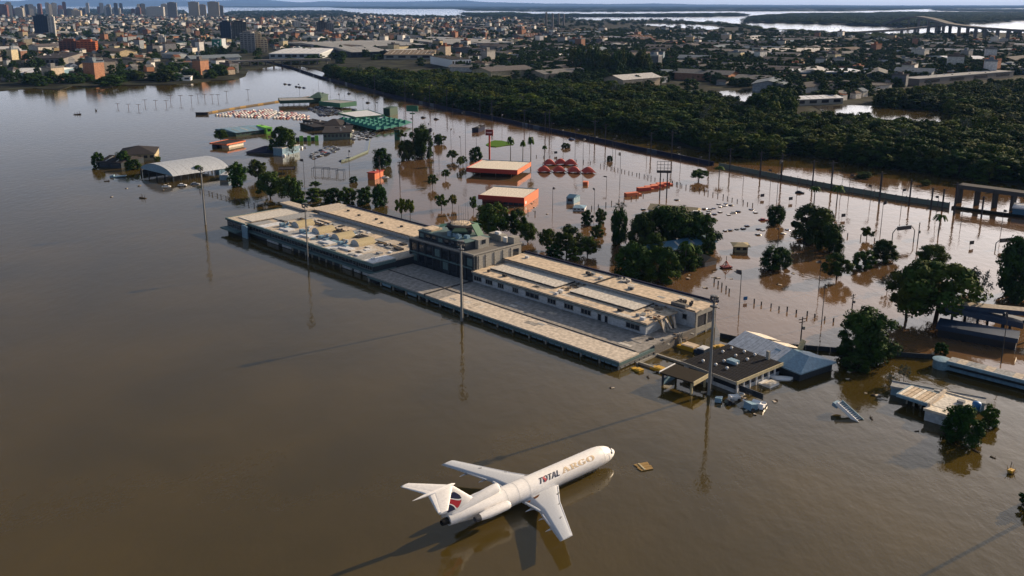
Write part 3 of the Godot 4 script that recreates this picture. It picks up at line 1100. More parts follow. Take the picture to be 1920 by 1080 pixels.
	for k in 7:
		b = MB.new()
		b.bx(-104.4 + k * 3.2, 11.3, -22.25, -102.4 + k * 3.2, 12.6, -22.1)
		part("window", b, M.glass_dark if k % 3 else M.teal_trim, up)
	b = MB.new()
	b.bx(-104.8, 13.5, -28.2, -99.8, 14.1, -23.4)
	part("roof_pad", b, M.roof_tan, up)
	b = MB.new()
	b.bx(-84.2, 10.65, -31.4, -80.0, 13.6, -26.6)
	part("stair_house", b, M.wall_grey, mid)
	b = MB.new()
	b.bx(-80.0, 12.1, -29.8, -79.85, 13.4, -28.2)
	part("window", b, M.glass_dark, mid)
	for q in [[-92.0, -25.0, 1.6], [-90.0, -25.6, 1.2], [-87.4, -24.6, 1.4], [-86.0, -27.0, 1.0]]:
		b = MB.new()
		b.bx(q[0], 13.5, q[1], q[0] + 1.6, 13.5 + q[2], q[1] + 1.3)
		part("roof_machine", b, M.metal_blue, up)
	# control cab: eight raking glazed sides under a green hat with a tan platform
	b = MB.new()
	b.lathe(Vector3(-91.8, 13.5, -29.6), Vector3.UP, Vector3(0.924, 0, 0.383), [[0.0, 3.9], [1.4, 3.9], [1.45, 4.3]], 8)
	var cab := part("tower_cab", b, M.wall_dark, mid)
	for k in 8:
		b = MB.new()
		var a0 := TAU * (k + 0.06) / 8 + 0.39
		var a1 := TAU * (k + 0.94) / 8 + 0.39
		var c := Vector3(-91.8, 0, -29.6)
		b.quad(c + Vector3(cos(a1) * 4.3, 14.95, sin(a1) * 4.3), c + Vector3(cos(a0) * 4.3, 14.95, sin(a0) * 4.3), c + Vector3(cos(a0) * 4.8, 15.9, sin(a0) * 4.8), c + Vector3(cos(a1) * 4.8, 15.9, sin(a1) * 4.8))
		part("cab_pane", b, M.glass_dark, cab)
	b = MB.new()
	b.lathe(Vector3(-91.8, 15.9, -29.6), Vector3.UP, Vector3(0.924, 0, 0.383), [[0.0, 4.9], [0.25, 5.2], [0.6, 5.0], [0.9, 0.02]], 8)
	part("cab_roof", b, M.dark_roof, cab)
	for k: int in [0, 2, 3, 5, 6]:   # awnings round the cab, some green and some gone dark
		b = MB.new()
		var a0 := TAU * (k + 0.04) / 8 + 0.39
		var a1 := TAU * (k + 0.96) / 8 + 0.39
		var c := Vector3(-91.8, 0, -29.6)
		var out: float = [7.4, 6.2, 7.6, 6.0, 7.0, 7.6, 6.4, 7.2][k]
		var dip: float = [15.7, 15.2, 15.9, 15.3, 15.5, 15.8, 15.2, 15.6][k]
		b.quad(c + Vector3(cos(a1) * 4.6, 16.5, sin(a1) * 4.6), c + Vector3(cos(a0) * 4.6, 16.5, sin(a0) * 4.6), c + Vector3(cos(a0) * out, dip, sin(a0) * out), c + Vector3(cos(a1) * out, dip, sin(a1) * out))
		b.quad(c + Vector3(cos(a1) * out, dip, sin(a1) * out), c + Vector3(cos(a0) * out, dip, sin(a0) * out), c + Vector3(cos(a0) * out, dip - 0.5, sin(a0) * out), c + Vector3(cos(a1) * out, dip - 0.5, sin(a1) * out))
		part("awning", b, M.green_paint if k in [2, 5] else M.dark_green, cab)
	b = MB.new()
	b.lathe(Vector3(-91.8, 16.6, -29.6), Vector3.UP, Vector3.RIGHT, [[0.0, 3.5], [0.4, 3.5], [0.42, 0.02]], 9)
	part("cab_platform", b, M.roof_tan, cab)
	for k in 9:
		b = MB.new()
		var a := TAU * k / 9
		b.box(Vector3(-91.8 + cos(a) * 3.4, 17.4, -29.6 + sin(a) * 3.4), Vector3(2.6, 0.08, 0.08), -a + PI / 2)
		b.box(Vector3(-91.8 + cos(a) * 3.4, 17.1, -29.6 + sin(a) * 3.4), Vector3(0.08, 0.9, 0.08), -a)
		part("railing", b, M.dark_pole, cab)
	b = MB.new()
	b.box(Vector3(-85.6, 14.4, -32.0), Vector3(0.4, 6.6, 2.8), 0.0, Basis(Vector3.BACK, 0.72))
	part("green_chute", b, M.green_paint, cab)
	for k in 9:
		b = MB.new()
		var a := TAU * k / 9
		var at := Vector3(-91.8 + cos(a) * rng.randf_range(1.0, 3.6), 17.0, -29.6 + sin(a) * rng.randf_range(1.0, 3.6))
		b.tube(at, at + Vector3(0, rng.randf_range(3.5, 7.5), 0), 0.06, 0.04, 5)
		part("aerial", b, M.steel_pole, cab)
	# shed parapets behind the block
	b = MB.new()
	b.bx(-88.0, 10.65, -41.8, -82.0, 12.6, -38.8)
	b.bx(-79.0, 10.65, -41.8, -76.0, 12.9, -39.0)
	part("roof_room", b, M.wall_grey, mid)
	b = MB.new()
	b.bx(-85.6, 12.6, -40.6, -83.6, 13.4, -39.4)
	b.bx(-81.6, 10.65, -40.6, -79.6, 12.2, -39.2)
	part("water_tank", b, M.paint_white, mid)

	# --- left wing
	b = MB.new()
	b.bx(-187.0, -1.0, -31.0, -105.6, 4.6, -3.6)
	var lw := part("left_wing", b, M.wall_dark, T)
	b = MB.new()
	b.bx(-188.5, 4.6, -31.4, -105.2, 5.1, -2.6)
	b.bx(-201.5, 4.75, -30.0, -186.0, 5.1, -1.2)
	part("left_roof", b, M.roof_pale, lw)
	b = MB.new()
	b.bx(-188.5, 4.3, -2.95, -105.0, 5.25, -2.5)
	b.bx(-105.55, 4.3, -12.0, -105.05, 5.25, -2.95)
	b.bx(-201.6, 4.45, -1.35, -186.0, 5.25, -0.95)
	b.bx(-201.75, 4.45, -30.0, -201.3, 5.25, -1.2)
	part("roof_edge", b, M.teal_trim, lw)
	for k in 14:  # sheets of grey roofing lying on it, with bare strips between
		b = MB.new()
		var x0 := -186.0 + k * 5.7
		b.bx(x0, 5.1, -11.0 - 2.0 * (k % 3), x0 + rng.randf_range(4.0, 5.4), 5.16 + 0.03 * (k % 4), -3.4)
		part("roof_sheet", b, [M.roof_grey, M.roof_white, M.roof_pale, M.metal_white][(k * 7) % 4], lw)
	for k in 11:
		b = MB.new()
		var x0 := -181.0 + k * 5.5
		b.bx(x0, 5.1, -29.6, x0 + rng.randf_range(4.6, 5.3), 5.24 + 0.05 * (k % 3), -22.4)
		part("roof_sheet", b, [M.roof_grey, M.roof_pale, M.roof_tan][k % 3], lw)
	for k in 3:
		b = MB.new()
		b.bx(-179.0, 5.3, -22.1 + k * 0.9, -116.0, 5.5, -21.8 + k * 0.9)
		part("roof_pipe", b, M.wood_tan if k % 2 else M.dark_pole, lw)
	for k in 34:
		b = MB.new()
		b.box(Vector3(rng.randf_range(-178.0, -117.0), 5.5, rng.randf_range(-22.4, -19.4)), Vector3(rng.randf_range(0.5, 1.6), 0.5, rng.randf_range(0.4, 0.9)), rng.randf())
		part("roof_clutter", b, M.dark_pole, lw)
	for k in 4:   # barrel vault skylights
		var cx: float = [-168.5, -154.4, -141.6, -129.4][k]
		b = MB.new()
		var rings := []
		for e in 2:
			var r := PackedVector3Array()
			for j in 11:
				var a := PI * j / 10
				r.append(Vector3(cx + cos(a) * 2.7, 5.1 + sin(a) * 2.1, [-19.8, -12.6][e]))
			rings.append(r)
		b.loft(rings, false, false, false, true)
		var vault := part("barrel_vault", b, M.ochre_dome, lw)
		for e in 2:
			b = MB.new()
			var r: PackedVector3Array = rings[e]
			for j in 10:
				if e == 1: b.tri(Vector3(cx, 5.1, r[0].z), r[j], r[j + 1])
				else: b.tri(Vector3(cx, 5.1, r[0].z), r[j + 1], r[j])
			part("vault_end", b, M.wall_blue_white, vault)
		b = MB.new()
		for e in 3:
			b.tube(Vector3(cx - 4.2 + e * 0.7, 5.3, -10.8 + e * 0.5), Vector3(cx - 2.2, 7.0 - e * 0.4, -11.2), 0.22, 0.22, 8)
		b.bx(cx - 5.2, 5.1, -10.4, cx - 3.4, 6.4, -8.8)
		b.bx(cx - 1.0, 5.1, -9.6, cx + 0.8, 6.1, -8.2)
		part("roof_machine", b, M.metal_blue, vault)
		b = MB.new()
		b.box(Vector3(cx + 2.0, 5.45, -7.8), Vector3(6.0, 0.5, 3.0), 0.06)
		part("roof_hatch", b, M.metal_white, vault)
	for k in 40:
		b = MB.new()
		var at := Vector3(rng.randf_range(-184.0, -108.0), 5.3, rng.randf_range(-28.0, -4.0))
		var sz := Vector3(rng.randf_range(0.8, 3.6), rng.randf_range(0.2, 1.0), rng.randf_range(0.6, 2.4))
		b.box(at, sz, rng.randf_range(-0.1, 0.1))
		part("roof_unit", b, [M.metal_white, M.dark_pole, M.roof_white, M.metal_blue, M.roof_grey][k % 5], lw)
	for k in 9:
		b = MB.new()
		var z := rng.randf_range(-28.0, -5.0)
		var x := rng.randf_range(-182.0, -130.0)
		b.bx(x, 5.3, z, x + rng.randf_range(8, 22), 5.6, z + 0.35)
		part("roof_pipe", b, M.metal_white if k % 2 else M.dark_pole, lw)
	# upper floor ledge, dark window band, open ground floor
	b = MB.new()
	b.bx(-188.6, 1.75, -3.4, -104.9, 2.45, -1.9)
	b.bx(-105.4, 1.75, -12.0, -104.6, 2.45, -3.4)
	b.bx(-189.5, 1.75, -3.4, -188.6, 2.3, 2.2)
	b.bx(-199.8, 1.75, -1.8, -187.6, 2.3, 2.4)
	part("ledge", b, M.teal_trim, lw)
	windows(lw, -3.6, 1.0, [[-184.5, -172.0], [-170.5, -158.0], [-156.5, -144.0], [-142.5, -130.0], [-128.5, -116.0], [-114.5, -107.0]], 2.6, 4.2, 6)
	for q in [[-174.0, -166.0], [-163.0, -157.0], [-124.0, -118.6], [-117.0, -113.6], [-112.2, -107.0]]:
		b = MB.new()
		b.bx(q[0], 0.2, -3.6, q[1], 1.75, -3.3)
		part("panel", b, M.wall_blue_white, lw)
	for k in 8:
		b = MB.new()
		b.bx(-156.0 + k * 4.4, -1.0, -3.5, -155.5 + k * 4.4, 1.75, -3.1)
		part("column", b, M.wall_grey, lw)
	b = MB.new()
	b.bx(-199.0, -1.0, -29.0, -187.0, 4.75, -0.4)
	var head := part("left_end_block", b, M.wall_dark, lw)
	windows(head, -0.4, 1.0, [[-198.2, -195.2], [-194.4, -191.4], [-190.6, -187.6]], 2.5, 4.4, 2)
	b = MB.new()
	b.bx(-186.9, -0.2, -0.6, -183.2, 4.9, 0.0)
	part("corner_pier", b, M.metal_blue, lw)
	b = MB.new()
	b.bx(-198.5, 5.1, -27.0, -188.0, 5.35, -5.0)
	part("roof_sheet", b, M.roof_white, lw)
	b = MB.new()
	b.bx(-187.0, 5.1, -30.0, -179.5, 5.4, -14.0)
	part("roof_sheet", b, M.roof_grey, lw)
	# rear roof of the left wing
	b = MB.new()
	b.bx(-180.5, -1.0, -44.6, -107.8, 6.3, -31.5)
	var lr := part("rear_block", b, M.wall_blue_white, T)
	for k in 14:
		b = MB.new()
		var x0 := -180.8 + k * 5.22
		b.bx(x0, 6.3, -44.9, x0 + 5.18, 6.62 + 0.015 * (k % 2), -31.2)
		part("roof_slab", b, M.roof_tan if k > 0 else M.roof_pale, lr)
	b = MB.new()
	b.bx(-180.8, 5.0, -45.4, -107.8, 7.1, -44.9)
	part("rear_parapet", b, M.navy_wall, lr)
	b = MB.new()
	b.bx(-180.8, 6.62, -31.3, -107.8, 6.8, -30.9)
	part("roof_upstand", b, M.kerb_dark, lr)
	b = MB.new()
	for k in 5:
		b.box(Vector3(-172.0 + k * 9.0 + rng.randf() * 3.0, 6.9, -40.0 + rng.randf() * 4.0), Vector3(1.0, 0.6, 0.8), rng.randf())
	part("roof_vent", b, M.dark_pole, lr)
	# glazed lantern box and pale deck at the far corner
	b = MB.new()
	b.bx(-206.0, -1.0, -33.0, -187.5, 5.6, -29.6)
	var lan := part("lantern_block", b, M.metal_blue, T)
	b = MB.new()
	b.bx(-207.0, 5.6, -33.6, -187.0, 6.3, -29.0)
	part("lantern_roof", b, M.roof_pale, lan)
	b = MB.new()
	b.bx(-190.0, -1.0, -47.0, -181.0, 5.4, -33.6)
	part("rear_corner", b, M.wall_grey, T)
	b = MB.new()
	b.bx(-190.6, 5.4, -47.6, -180.9, 5.8, -33.4)
	part("corner_roof", b, M.roof_pale, T)

# ---------------------------------------------------------------- generic small builders
func gable_roof(b: MB, w: float, d: float, y: float, rise: float, over := 0.4, hip := 0.0) -> void:
	var x0 := -w / 2 - over
	var x1 := w / 2 + over
	var z0 := -d / 2 - over
	var z1 := d / 2 + over
	var r0 := Vector3(x0 + hip, y + rise, 0)
	var r1 := Vector3(x1 - hip, y + rise, 0)
	var t := Vector3(0, 0.14, 0)
	var a := Vector3(x0, y, z1)
	var c := Vector3(x1, y, z1)
	var e := Vector3(x1, y, z0)
	var g := Vector3(x0, y, z0)
	b.quad(a + t, c + t, r1 + t, r0 + t)
	b.quad(e + t, g + t, r0 + t, r1 + t)
	b.tri(c + t, e + t, r1 + t)
	b.tri(g + t, a + t, r0 + t)
	for q in [[a, c], [c, e], [e, g], [g, a]]:
		b.quad(q[0], q[1], q[1] + t, q[0] + t)
	b.quad(a, g, e, c)


# f = [x, z, width, depth, turn]; the front (local +z) is the edge first named
func block(called: String, label: String, f: Array, h: float, wm: Material, rm: Material, kind := "flat", rise := 1.6, nwin := 0, over := 0.3) -> Node3D:
	var o := thing(called, label, "building", Vector3(f[0], 0, f[1]), f[4])
	var w: float = f[2]
	var d: float = f[3]
	var b := MB.new()
	b.bx(-w / 2, -1.2, -d / 2, w / 2, h, d / 2)
	var wall := part("wall", b, wm, o)
	b = MB.new()
	if kind == "flat":
		b.bx(-w / 2 - over, h, -d / 2 - over, w / 2 + over, h + 0.3, d / 2 + over)
		b.bx(-w / 2 - over, h + 0.3, d / 2 + over - 0.3, w / 2 + over, h + 0.55, d / 2 + over)
		b.bx(-w / 2 - over, h + 0.3, -d / 2 - over, w / 2 + over, h + 0.55, -d / 2 - over + 0.3)
	elif kind == "gable":
		gable_roof(b, w, d, h, rise, over)
	else:
		gable_roof(b, w, d, h, rise, over, minf(d, w) * 0.5)
	var roof := part("roof", b, rm, o)
	if kind == "flat":
		for k in int(clampf(w * d / 60.0, 1, 6)):
			b = MB.new()
			b.box(Vector3(rng.randf_range(-0.35, 0.35) * w, h + 0.6, rng.randf_range(-0.3, 0.3) * d), Vector3(rng.randf_range(0.8, 2.2), 0.7, rng.randf_range(0.7, 1.6)), rng.randf_range(-0.1, 0.1))
			part("roof_unit", b, [M.roof_grey, M.metal_white, M.dark_pole][k % 3], roof)
	elif w > 14.0 and kind == "gable":
		for s in [-1.0, 1.0]:
			for k in int(w / 7.0):
				b = MB.new()
				b.box(Vector3(-w / 2 + 3.5 + k * 7.0, h + rise * 0.5 + 0.22, s * d * 0.26), Vector3(0.9, 0.06, d * 0.36), 0.0, Basis(Vector3.RIGHT, s * atan2(rise, d / 2 + over)))
				part("roof_light", b, M.roof_white if k % 2 else M.roof_grey, roof)
	for k in nwin:
		b = MB.new()
		var s := w / nwin
		b.bx(-w / 2 + s * (k + 0.2), h * 0.38, d / 2 - 0.2, -w / 2 + s * (k + 0.8), h * 0.82, d / 2 + 0.05)
		part("window", b, M.glass_dark, wall)
	return o


# open shed: a roof slab on posts
func canopy(called: String, label: String, f: Array, h0: float, h1: float, rm: Material, fm: Material, posts := 4, deep := 2) -> Node3D:
	var o := thing(called, label, "canopy", Vector3(f[0], 0, f[1]), f[4])
	var w: float = f[2]
	var d: float = f[3]
	var b := MB.new()
	b.bx(-w / 2 + 0.2, h0 + 0.1, -d / 2 + 0.2, w / 2 - 0.2, h1 - 0.4, d / 2 - 0.2)
	var roof := part("roof", b, M.kerb_dark, o)
	var n := int(clampf(w / 2.4, 3, 14))
	for k in n:
		b = MB.new()
		b.bx(lerpf(-w / 2 + 0.2, w / 2 - 0.2, float(k) / n) + 0.04, h1 - 0.4, -d / 2 + 0.2, lerpf(-w / 2 + 0.2, w / 2 - 0.2, float(k + 1) / n) - 0.04, h1 - 0.27 + 0.03 * (k % 2), d / 2 - 0.2)
		part("roof_sheet", b, rm, roof)
	var sides := [[0, d / 2, w, 0.2], [0, -d / 2, w, 0.2], [w / 2, 0, 0.2, d - 0.2], [-w / 2, 0, 0.2, d - 0.2]]
	for q in sides:
		b = MB.new()
		b.bx(q[0] - q[2] / 2, h0, q[1] - q[3] / 2, q[0] + q[2] / 2, h1, q[1] + q[3] / 2)
		part("fascia", b, fm, o)
	for i in posts:
		for j in deep:
			b = MB.new()
			var x := lerpf(-w / 2 + 0.8, w / 2 - 0.8, (float(i) + 0.5) / posts)
			var z := lerpf(-d / 2 + 0.8, d / 2 - 0.8, (float(j) + 0.5) / deep)
			b.bx(x - 0.15, -1.2, z - 0.15, x + 0.15, h0 + 0.15, z + 0.15)
			part("post", b, M.wall_grey, o)
	return o


func make_near_buildings() -> void:
	var b: MB
	# dark tiled shed with a porch
	var f: Array = [53.9, -206.7, 16.4, 18.4, -0.88]
	var o := thing("dark_tiled_shed", "low shed with a dark ribbed roof dotted with pale vents", "building", Vector3(f[0], 0, f[1]), f[4])
	var w: float = f[2]
	var d: float = f[3]
	b = MB.new()
	b.bx(-w / 2 + 0.5, -1.2, -d / 2 + 0.5, w / 2 - 0.5, 2.75, d / 2 - 0.5)
	var wall := part("wall", b, M.wall_blue_white, o)
	b = MB.new()
	b.bx(-w / 2, 2.75, -d / 2, w / 2, 3.05, d / 2)
	var roof := part("roof", b, M.black_tile, o)
	var ribs := 24
	for k in ribs:
		b = MB.new()
		var z := lerpf(-d / 2, d / 2, (k + 0.5) / ribs)
		b.bx(-w / 2 + 0.1, 3.05, z - d / ribs * 0.44, w / 2 - 0.1, 3.12 + 0.02 * (k % 2), z + d / ribs * 0.44)
		part("roof_sheet", b, M.black_tile, roof)
		b = MB.new()
		b.bx(-w / 2 + 0.1, 3.05, z + d / ribs * 0.44, w / 2 - 0.1, 3.17, z + d / ribs * 0.56)
		part("seam", b, M.tile_joint, roof)
	b = MB.new()
	b.bx(w / 2, 2.45, -d / 2, w / 2 + 0.2, 3.25, d / 2)
	part("fascia", b, M.cream_trim, roof)
	b = MB.new()
	b.bx(-w / 2, 2.45, d / 2, w / 2, 3.2, d / 2 + 0.2)
	part("fascia", b, M.wall_grey, roof)
	for q in [Vector3(46.8, 3.2, -206.7), Vector3(53, 3.2, -212.8), Vector3(55.8, 3.2, -215.3), Vector3(55.6, 3.2, -210.2), Vector3(58.4, 3.2, -212.8), Vector3(51.9, 3.2, -206.7), Vector3(49.4, 3.2, -204.4), Vector3(57.9, 3.2, -207.8), Vector3(54.5, 3.2, -204.8), Vector3(51.6, 3.2, -202.2), Vector3(60.5, 3.2, -210.7)]:
		var lp: Vector3 = o.transform.affine_inverse() * q
		b = MB.new()
		b.lathe(Vector3(lp.x, 3.1, lp.z), Vector3.UP, Vector3.RIGHT, [[0.0, 0.26], [0.35, 0.26], [0.38, 0.45], [0.62, 0.3], [0.7, 0.03]], 10)
		part("roof_vent", b, M.metal_white, roof)
	b = MB.new()
	b.box(Vector3(0.5, 3.5, 0.3), Vector3(2.6, 0.9, 1.8))
	part("roof_machine", b, M.metal_blue, roof)
	b = MB.new()
	b.bx(4.0, 3.1, -d / 2 + 0.4, 4.8, 5.2, -d / 2 + 1.1)
	part("chimney", b, M.wall_grey, roof)
	for k in 7:
		b = MB.new()
		var z := lerpf(-d / 2 + 1.4, d / 2 - 2.2, k / 6.0)
		b.bx(w / 2 - 0.7, 1.0, z - 0.9, w / 2 - 0.42, 2.2, z + 0.9)
		part("window", b, M.glass_dark, wall)
		b = MB.new()
		b.bx(w / 2 - 0.5, -1.2, z + 1.05, w / 2 - 0.2, 2.75, z + 1.35)
		part("pier", b, M.paint_white, wall)
	for k in 3:
		b = MB.new()
		b.bx(-w / 2 + 2.0 + k * 7.5, 1.0, d / 2 - 0.6, -w / 2 + 8.5 + k * 7.5, 2.5, d / 2 - 0.42)
		part("window", b, M.glass_dark, wall)
	f = [40.8, -199.4, 9.1, 6.8, -0.74]
	var pc := thing("porch", "brown-roofed open porch before the dark tiled shed", "porch", Vector3(f[0], 0, f[1]), f[4])
	w = f[2]
	d = f[3]
	b = MB.new()
	b.bx(-w / 2, 3.0, -d / 2, w / 2, 3.3, d / 2)
	part("roof", b, M.brown_roof, pc)
	b = MB.new()
	b.bx(w / 2, 2.5, -d / 2, w / 2 + 0.22, 3.5, d / 2)
	part("fascia", b, M.cream_trim, pc)
	b = MB.new()
	b.bx(-w / 2 - 0.22, 2.9, -d / 2, -w / 2, 3.5, d / 2)
	part("fascia", b, M.paint_white, pc)
	b = MB.new()
	b.bx(-w / 2 + 0.4, -1.2, -d / 2 + 0.6, -w / 2 + 0.6, 1.6, d / 2 - 1.0)
	part("side_panel", b, M.metal_blue, pc)
	for q in [[-1, -1], [-1, 1], [1, -1], [1, 1]]:
		b = MB.new()
		b.bx(q[0] * (w / 2 - 0.6) - 0.2, -1.2, q[1] * (d / 2 - 0.5) - 0.2, q[0] * (w / 2 - 0.6) + 0.2, 3.0, q[1] * (d / 2 - 0.5) + 0.2)
		part("post", b, M.cream_trim if q[0] > 0 else M.dark_pole, pc)

	# white metal roof with a blue hip
	f = [68.1, -214.9, 23.6, 13.4, -0.98]
	o = thing("white_roofed_hall", "hall with a white metal gable roof beside the dark tiled shed", "building", Vector3(f[0], 0, f[1]), f[4])
	w = f[2]
	d = f[3]
	b = MB.new()
	b.bx(-w / 2 + 0.6, -1.2, -d / 2 + 0.6, w / 2 - 0.6, 2.25, d / 2 - 0.6)
	part("wall", b, M.wall_dark, o)
	var ridge := 4.6
	var n := 16
	for s in 2:
		for k in n:   # sheet by sheet on each slope
			b = MB.new()
			var x0 := lerpf(-w / 2, w / 2 - 8.0, float(k) / n) + 0.02
			var x1 := lerpf(-w / 2, w / 2 - 8.0, float(k + 1) / n) - 0.02
			var z1 := d / 2 if s == 0 else -d / 2
			var lift := 0.02 * (k % 2)
			if s == 1 and k in [7, 8, 14, 15]: z1 *= 0.7
			var p0 := Vector3(x0, 2.35 + lift, z1)
			var p1 := Vector3(x1, 2.35 + lift, z1)
			var p2 := Vector3(x1, ridge + lift, 0)
			var p3 := Vector3(x0, ridge + lift, 0)
			if s == 0: b.quad(p0, p1, p2, p3)
			else: b.quad(p1, p0, p3, p2)
			var dn := Vector3(0, -0.12, 0)
			if s == 0: b.quad(p0 + dn, p1 + dn, p1, p0)
			else: b.quad(p1 + dn, p0 + dn, p0, p1)
			part("roof_sheet", b, M.metal_white if s == 0 else M.cream_roof, o)
	b = MB.new()
	var e := w / 2 - 8.0
	b.quad(Vector3(e, 2.35, d / 2), Vector3(w / 2, 2.3, d / 2), Vector3(w / 2 - 3.0, 4.3, 0), Vector3(e, ridge, 0))
	b.tri(Vector3(w / 2, 2.3, d / 2), Vector3(w / 2, 2.3, -d / 2), Vector3(w / 2 - 3.0, 4.3, 0))
	b.quad(Vector3(w / 2, 2.3, -d / 2), Vector3(e, 2.35, -d / 2), Vector3(e, ridge, 0), Vector3(w / 2 - 3.0, 4.3, 0))
	part("hip_roof", b, M.metal_blue, o)
	b = MB.new()
	b.bx(e + 1.0, 2.0, d / 2 - 0.1, w / 2, 2.32, d / 2 + 0.12)
	b.bx(w / 2 - 0.1, 2.0, -d / 2, w / 2 + 0.12, 2.32, d / 2)
	part("gutter", b, M.metal_blue, o)
	b = MB.new()
	b.box(Vector3(1.0, 3.9, 2.2), Vector3(1.6, 0.1, 0.6), 0.0, Basis(Vector3.RIGHT, 0.34))
	part("patch", b, M.metal_blue, o)
	b = MB.new()
	b.box(Vector3(e - 0.5, 4.3, -3.8), Vector3(0.4, 3.4, 1.8), 0.0, Basis(Vector3.RIGHT, -0.5))
	part("loose_board", b, M.cream_trim, o)

	# kiosk, blue-roofed and other buildings among the dark trees
	f = [84.2, -321.5, 4.6, 4.9, -0.08]
	o = block("kiosk", "small cream kiosk with a hipped roof alone in the flooded car park", f, 2.2, M.ochre_wall, M.ochre_wall, "hip", 0.8, 2, 0.9)
	block("blue_roofed_building", "long building with a blue metal roof beneath the dark trees", [61.6, -320.4, 27.5, 8.4, 0.54], 2.6, M.wall_grey, M.blue_roof, "gable", 2.0, 5, 0.6)
	block("small_house", "small house with a weathered brown roof beside the blue-roofed building", [67.7, -303.8, 4.9, 5.7, -0.98], 1.6, M.wall_grey, M.rubble, "gable", 1.6, 0, 0.4)
	o = block("tan_roofed_building", "building with a long tan roof and white gable behind the dark trees", [69.9, -380, 20.1, 9.7, -0.42], 2.4, M.wall_blue_white, M.ochre_wall, "gable", 1.6, 4, 0.5)
	b = MB.new()
	b.bx(0 + 9.0, 1.0, 2.0, 12.0, 3.4, 4.6)
	part("gable_wall", b, M.paint_white, o)

	# two-roofed building by the round bushes, bottom right
	f = [92.4, -188.7, 8, 7.1, -0.84]
	o = canopy("carport", "cream-topped carport with a blue-white edge at the lower right", f, 1.9, 2.65, M.cream_roof, M.metal_blue, 4, 2)
	w = f[2]
	d = f[3]
	for k in 8:
		b = MB.new()
		b.bx(lerpf(-w / 2, w / 2, k / 8.0) + 0.25, 2.4, -d / 2 + 0.25, lerpf(-w / 2, w / 2, (k + 1) / 8.0), 2.68 + 0.02 * (k % 2), d / 2 - 0.25)
		part("roof_slab", b, M.roof_tan if k % 3 else M.cream_roof, o)
	b = MB.new()
	b.bx(-w / 2 + 0.5, -1.2, -d / 2 + 0.5, w / 2 - 0.5, 1.9, -d / 2 + 1.5)
	part("back_wall", b, M.wall_dark, o)
	f = [96.6, -183.3, 6.7, 12, -0.76]
	o = block("cream_roofed_house", "flat cream-roofed building beside the carport with a blue tank on top", f, 2.3, M.wall_blue_white, M.cream_roof, "flat", 0.0, 0, 0.3)
	b = MB.new()
	b.bx(-f[2] / 2 - 0.3, 2.6, -f[3] / 2 - 0.3, -f[2] / 2 + 0.3, 3.3, f[3] / 2 - 2.0)
	part("parapet", b, M.roof_pale, o)
	b = MB.new()
	b.bx(-f[2] / 2 + 0.4, 2.6, -f[3] / 2 + 2.0, f[2] / 2, 2.66, f[3] / 2 - 3.0)
	part("roof_patch", b, M.roof_white, o)
	b = MB.new()
	b.lathe(Vector3(101, 2.6, -181), Vector3.UP, Vector3.RIGHT, [[0.0, 0.02], [0.0, 0.85], [1.3, 0.95], [1.7, 0.85], [1.9, 0.25], [1.9, 0.02]], 16)
	tag(part("water_tank", b, M.sky_blue, self), "round blue water tank standing on the cream roof", "water tank")
	block("lean_to", "long low grey lean-to behind the carport and the cream-roofed building", [97.4, -191.3, 19.4, 3.5, -0.51], 1.7, M.metal_blue, M.roof_grey, "flat", 0.0, 0, 0.2)

	# long low building at the right edge
	f = [117.8, -201.3, 25, 4.1, -0.76]
	o = thing("long_low_building", "long low flat-roofed building running out of the right edge", "building", Vector3(f[0], 0, f[1]), f[4])
	w = f[2]
	d = f[3]
	b = MB.new()
	b.bx(-w / 2 + 0.4, -1.2, -d / 2 + 0.4, w / 2 - 0.4, 2.3, d / 2 - 1.6)
	part("wall", b, M.wall_dark, o)
	for k in 12:
		b = MB.new()
		b.bx(lerpf(-w / 2, w / 2, k / 12.0) + 0.02, 2.3, -d / 2, lerpf(-w / 2, w / 2, (k + 1) / 12.0) - 0.02, 2.62 + 0.02 * (k % 2), d / 2 - 0.2)
		part("roof_slab", b, [M.roof_grey, M.roof_grey, M.roof_pale][(k * 5) % 3], o)
	b = MB.new()
	b.bx(-w / 2, 1.9, d / 2 - 0.2, w / 2, 2.75, d / 2)
	part("fascia", b, M.metal_blue, o)
	for k in 14:
		b = MB.new()
		var x := lerpf(-w / 2 + 1.0, w / 2 - 1.0, k / 13.0)
		b.box(Vector3(x, 0.7, d / 2 - 0.5), Vector3(2.2, 0.12, 1.0), 0.0, Basis(Vector3.RIGHT, 0.5))
		part("awning", b, M.metal_blue, o)
	b = MB.new()
	b.lathe(Vector3(-w / 2 - 1.6, -1.2, 0.4), Vector3.UP, Vector3.RIGHT, [[0.0, 2.0], [3.2, 2.0], [3.3, 2.2], [3.5, 2.2], [3.55, 0.02]], 18)
	part("round_end", b, M.metal_blue, o)

	# blue covered footbridge with ramps
	o = thing("blue_footbridge", "dark blue covered footbridge and ramps at the right edge", "footbridge", Vector3.ZERO)
	var legs := [[Vector3(123.5, 6, -239.2), Vector3(150.7, 6, -230)], [Vector3(120.4, 5.6, -238.1), Vector3(138.8, 2.8, -232)], [Vector3(125.5, 5.8, -240.3), Vector3(141.7, 3, -234.9)], [Vector3(117, 2.4, -234.4), Vector3(133.5, 2.4, -223.8)]]
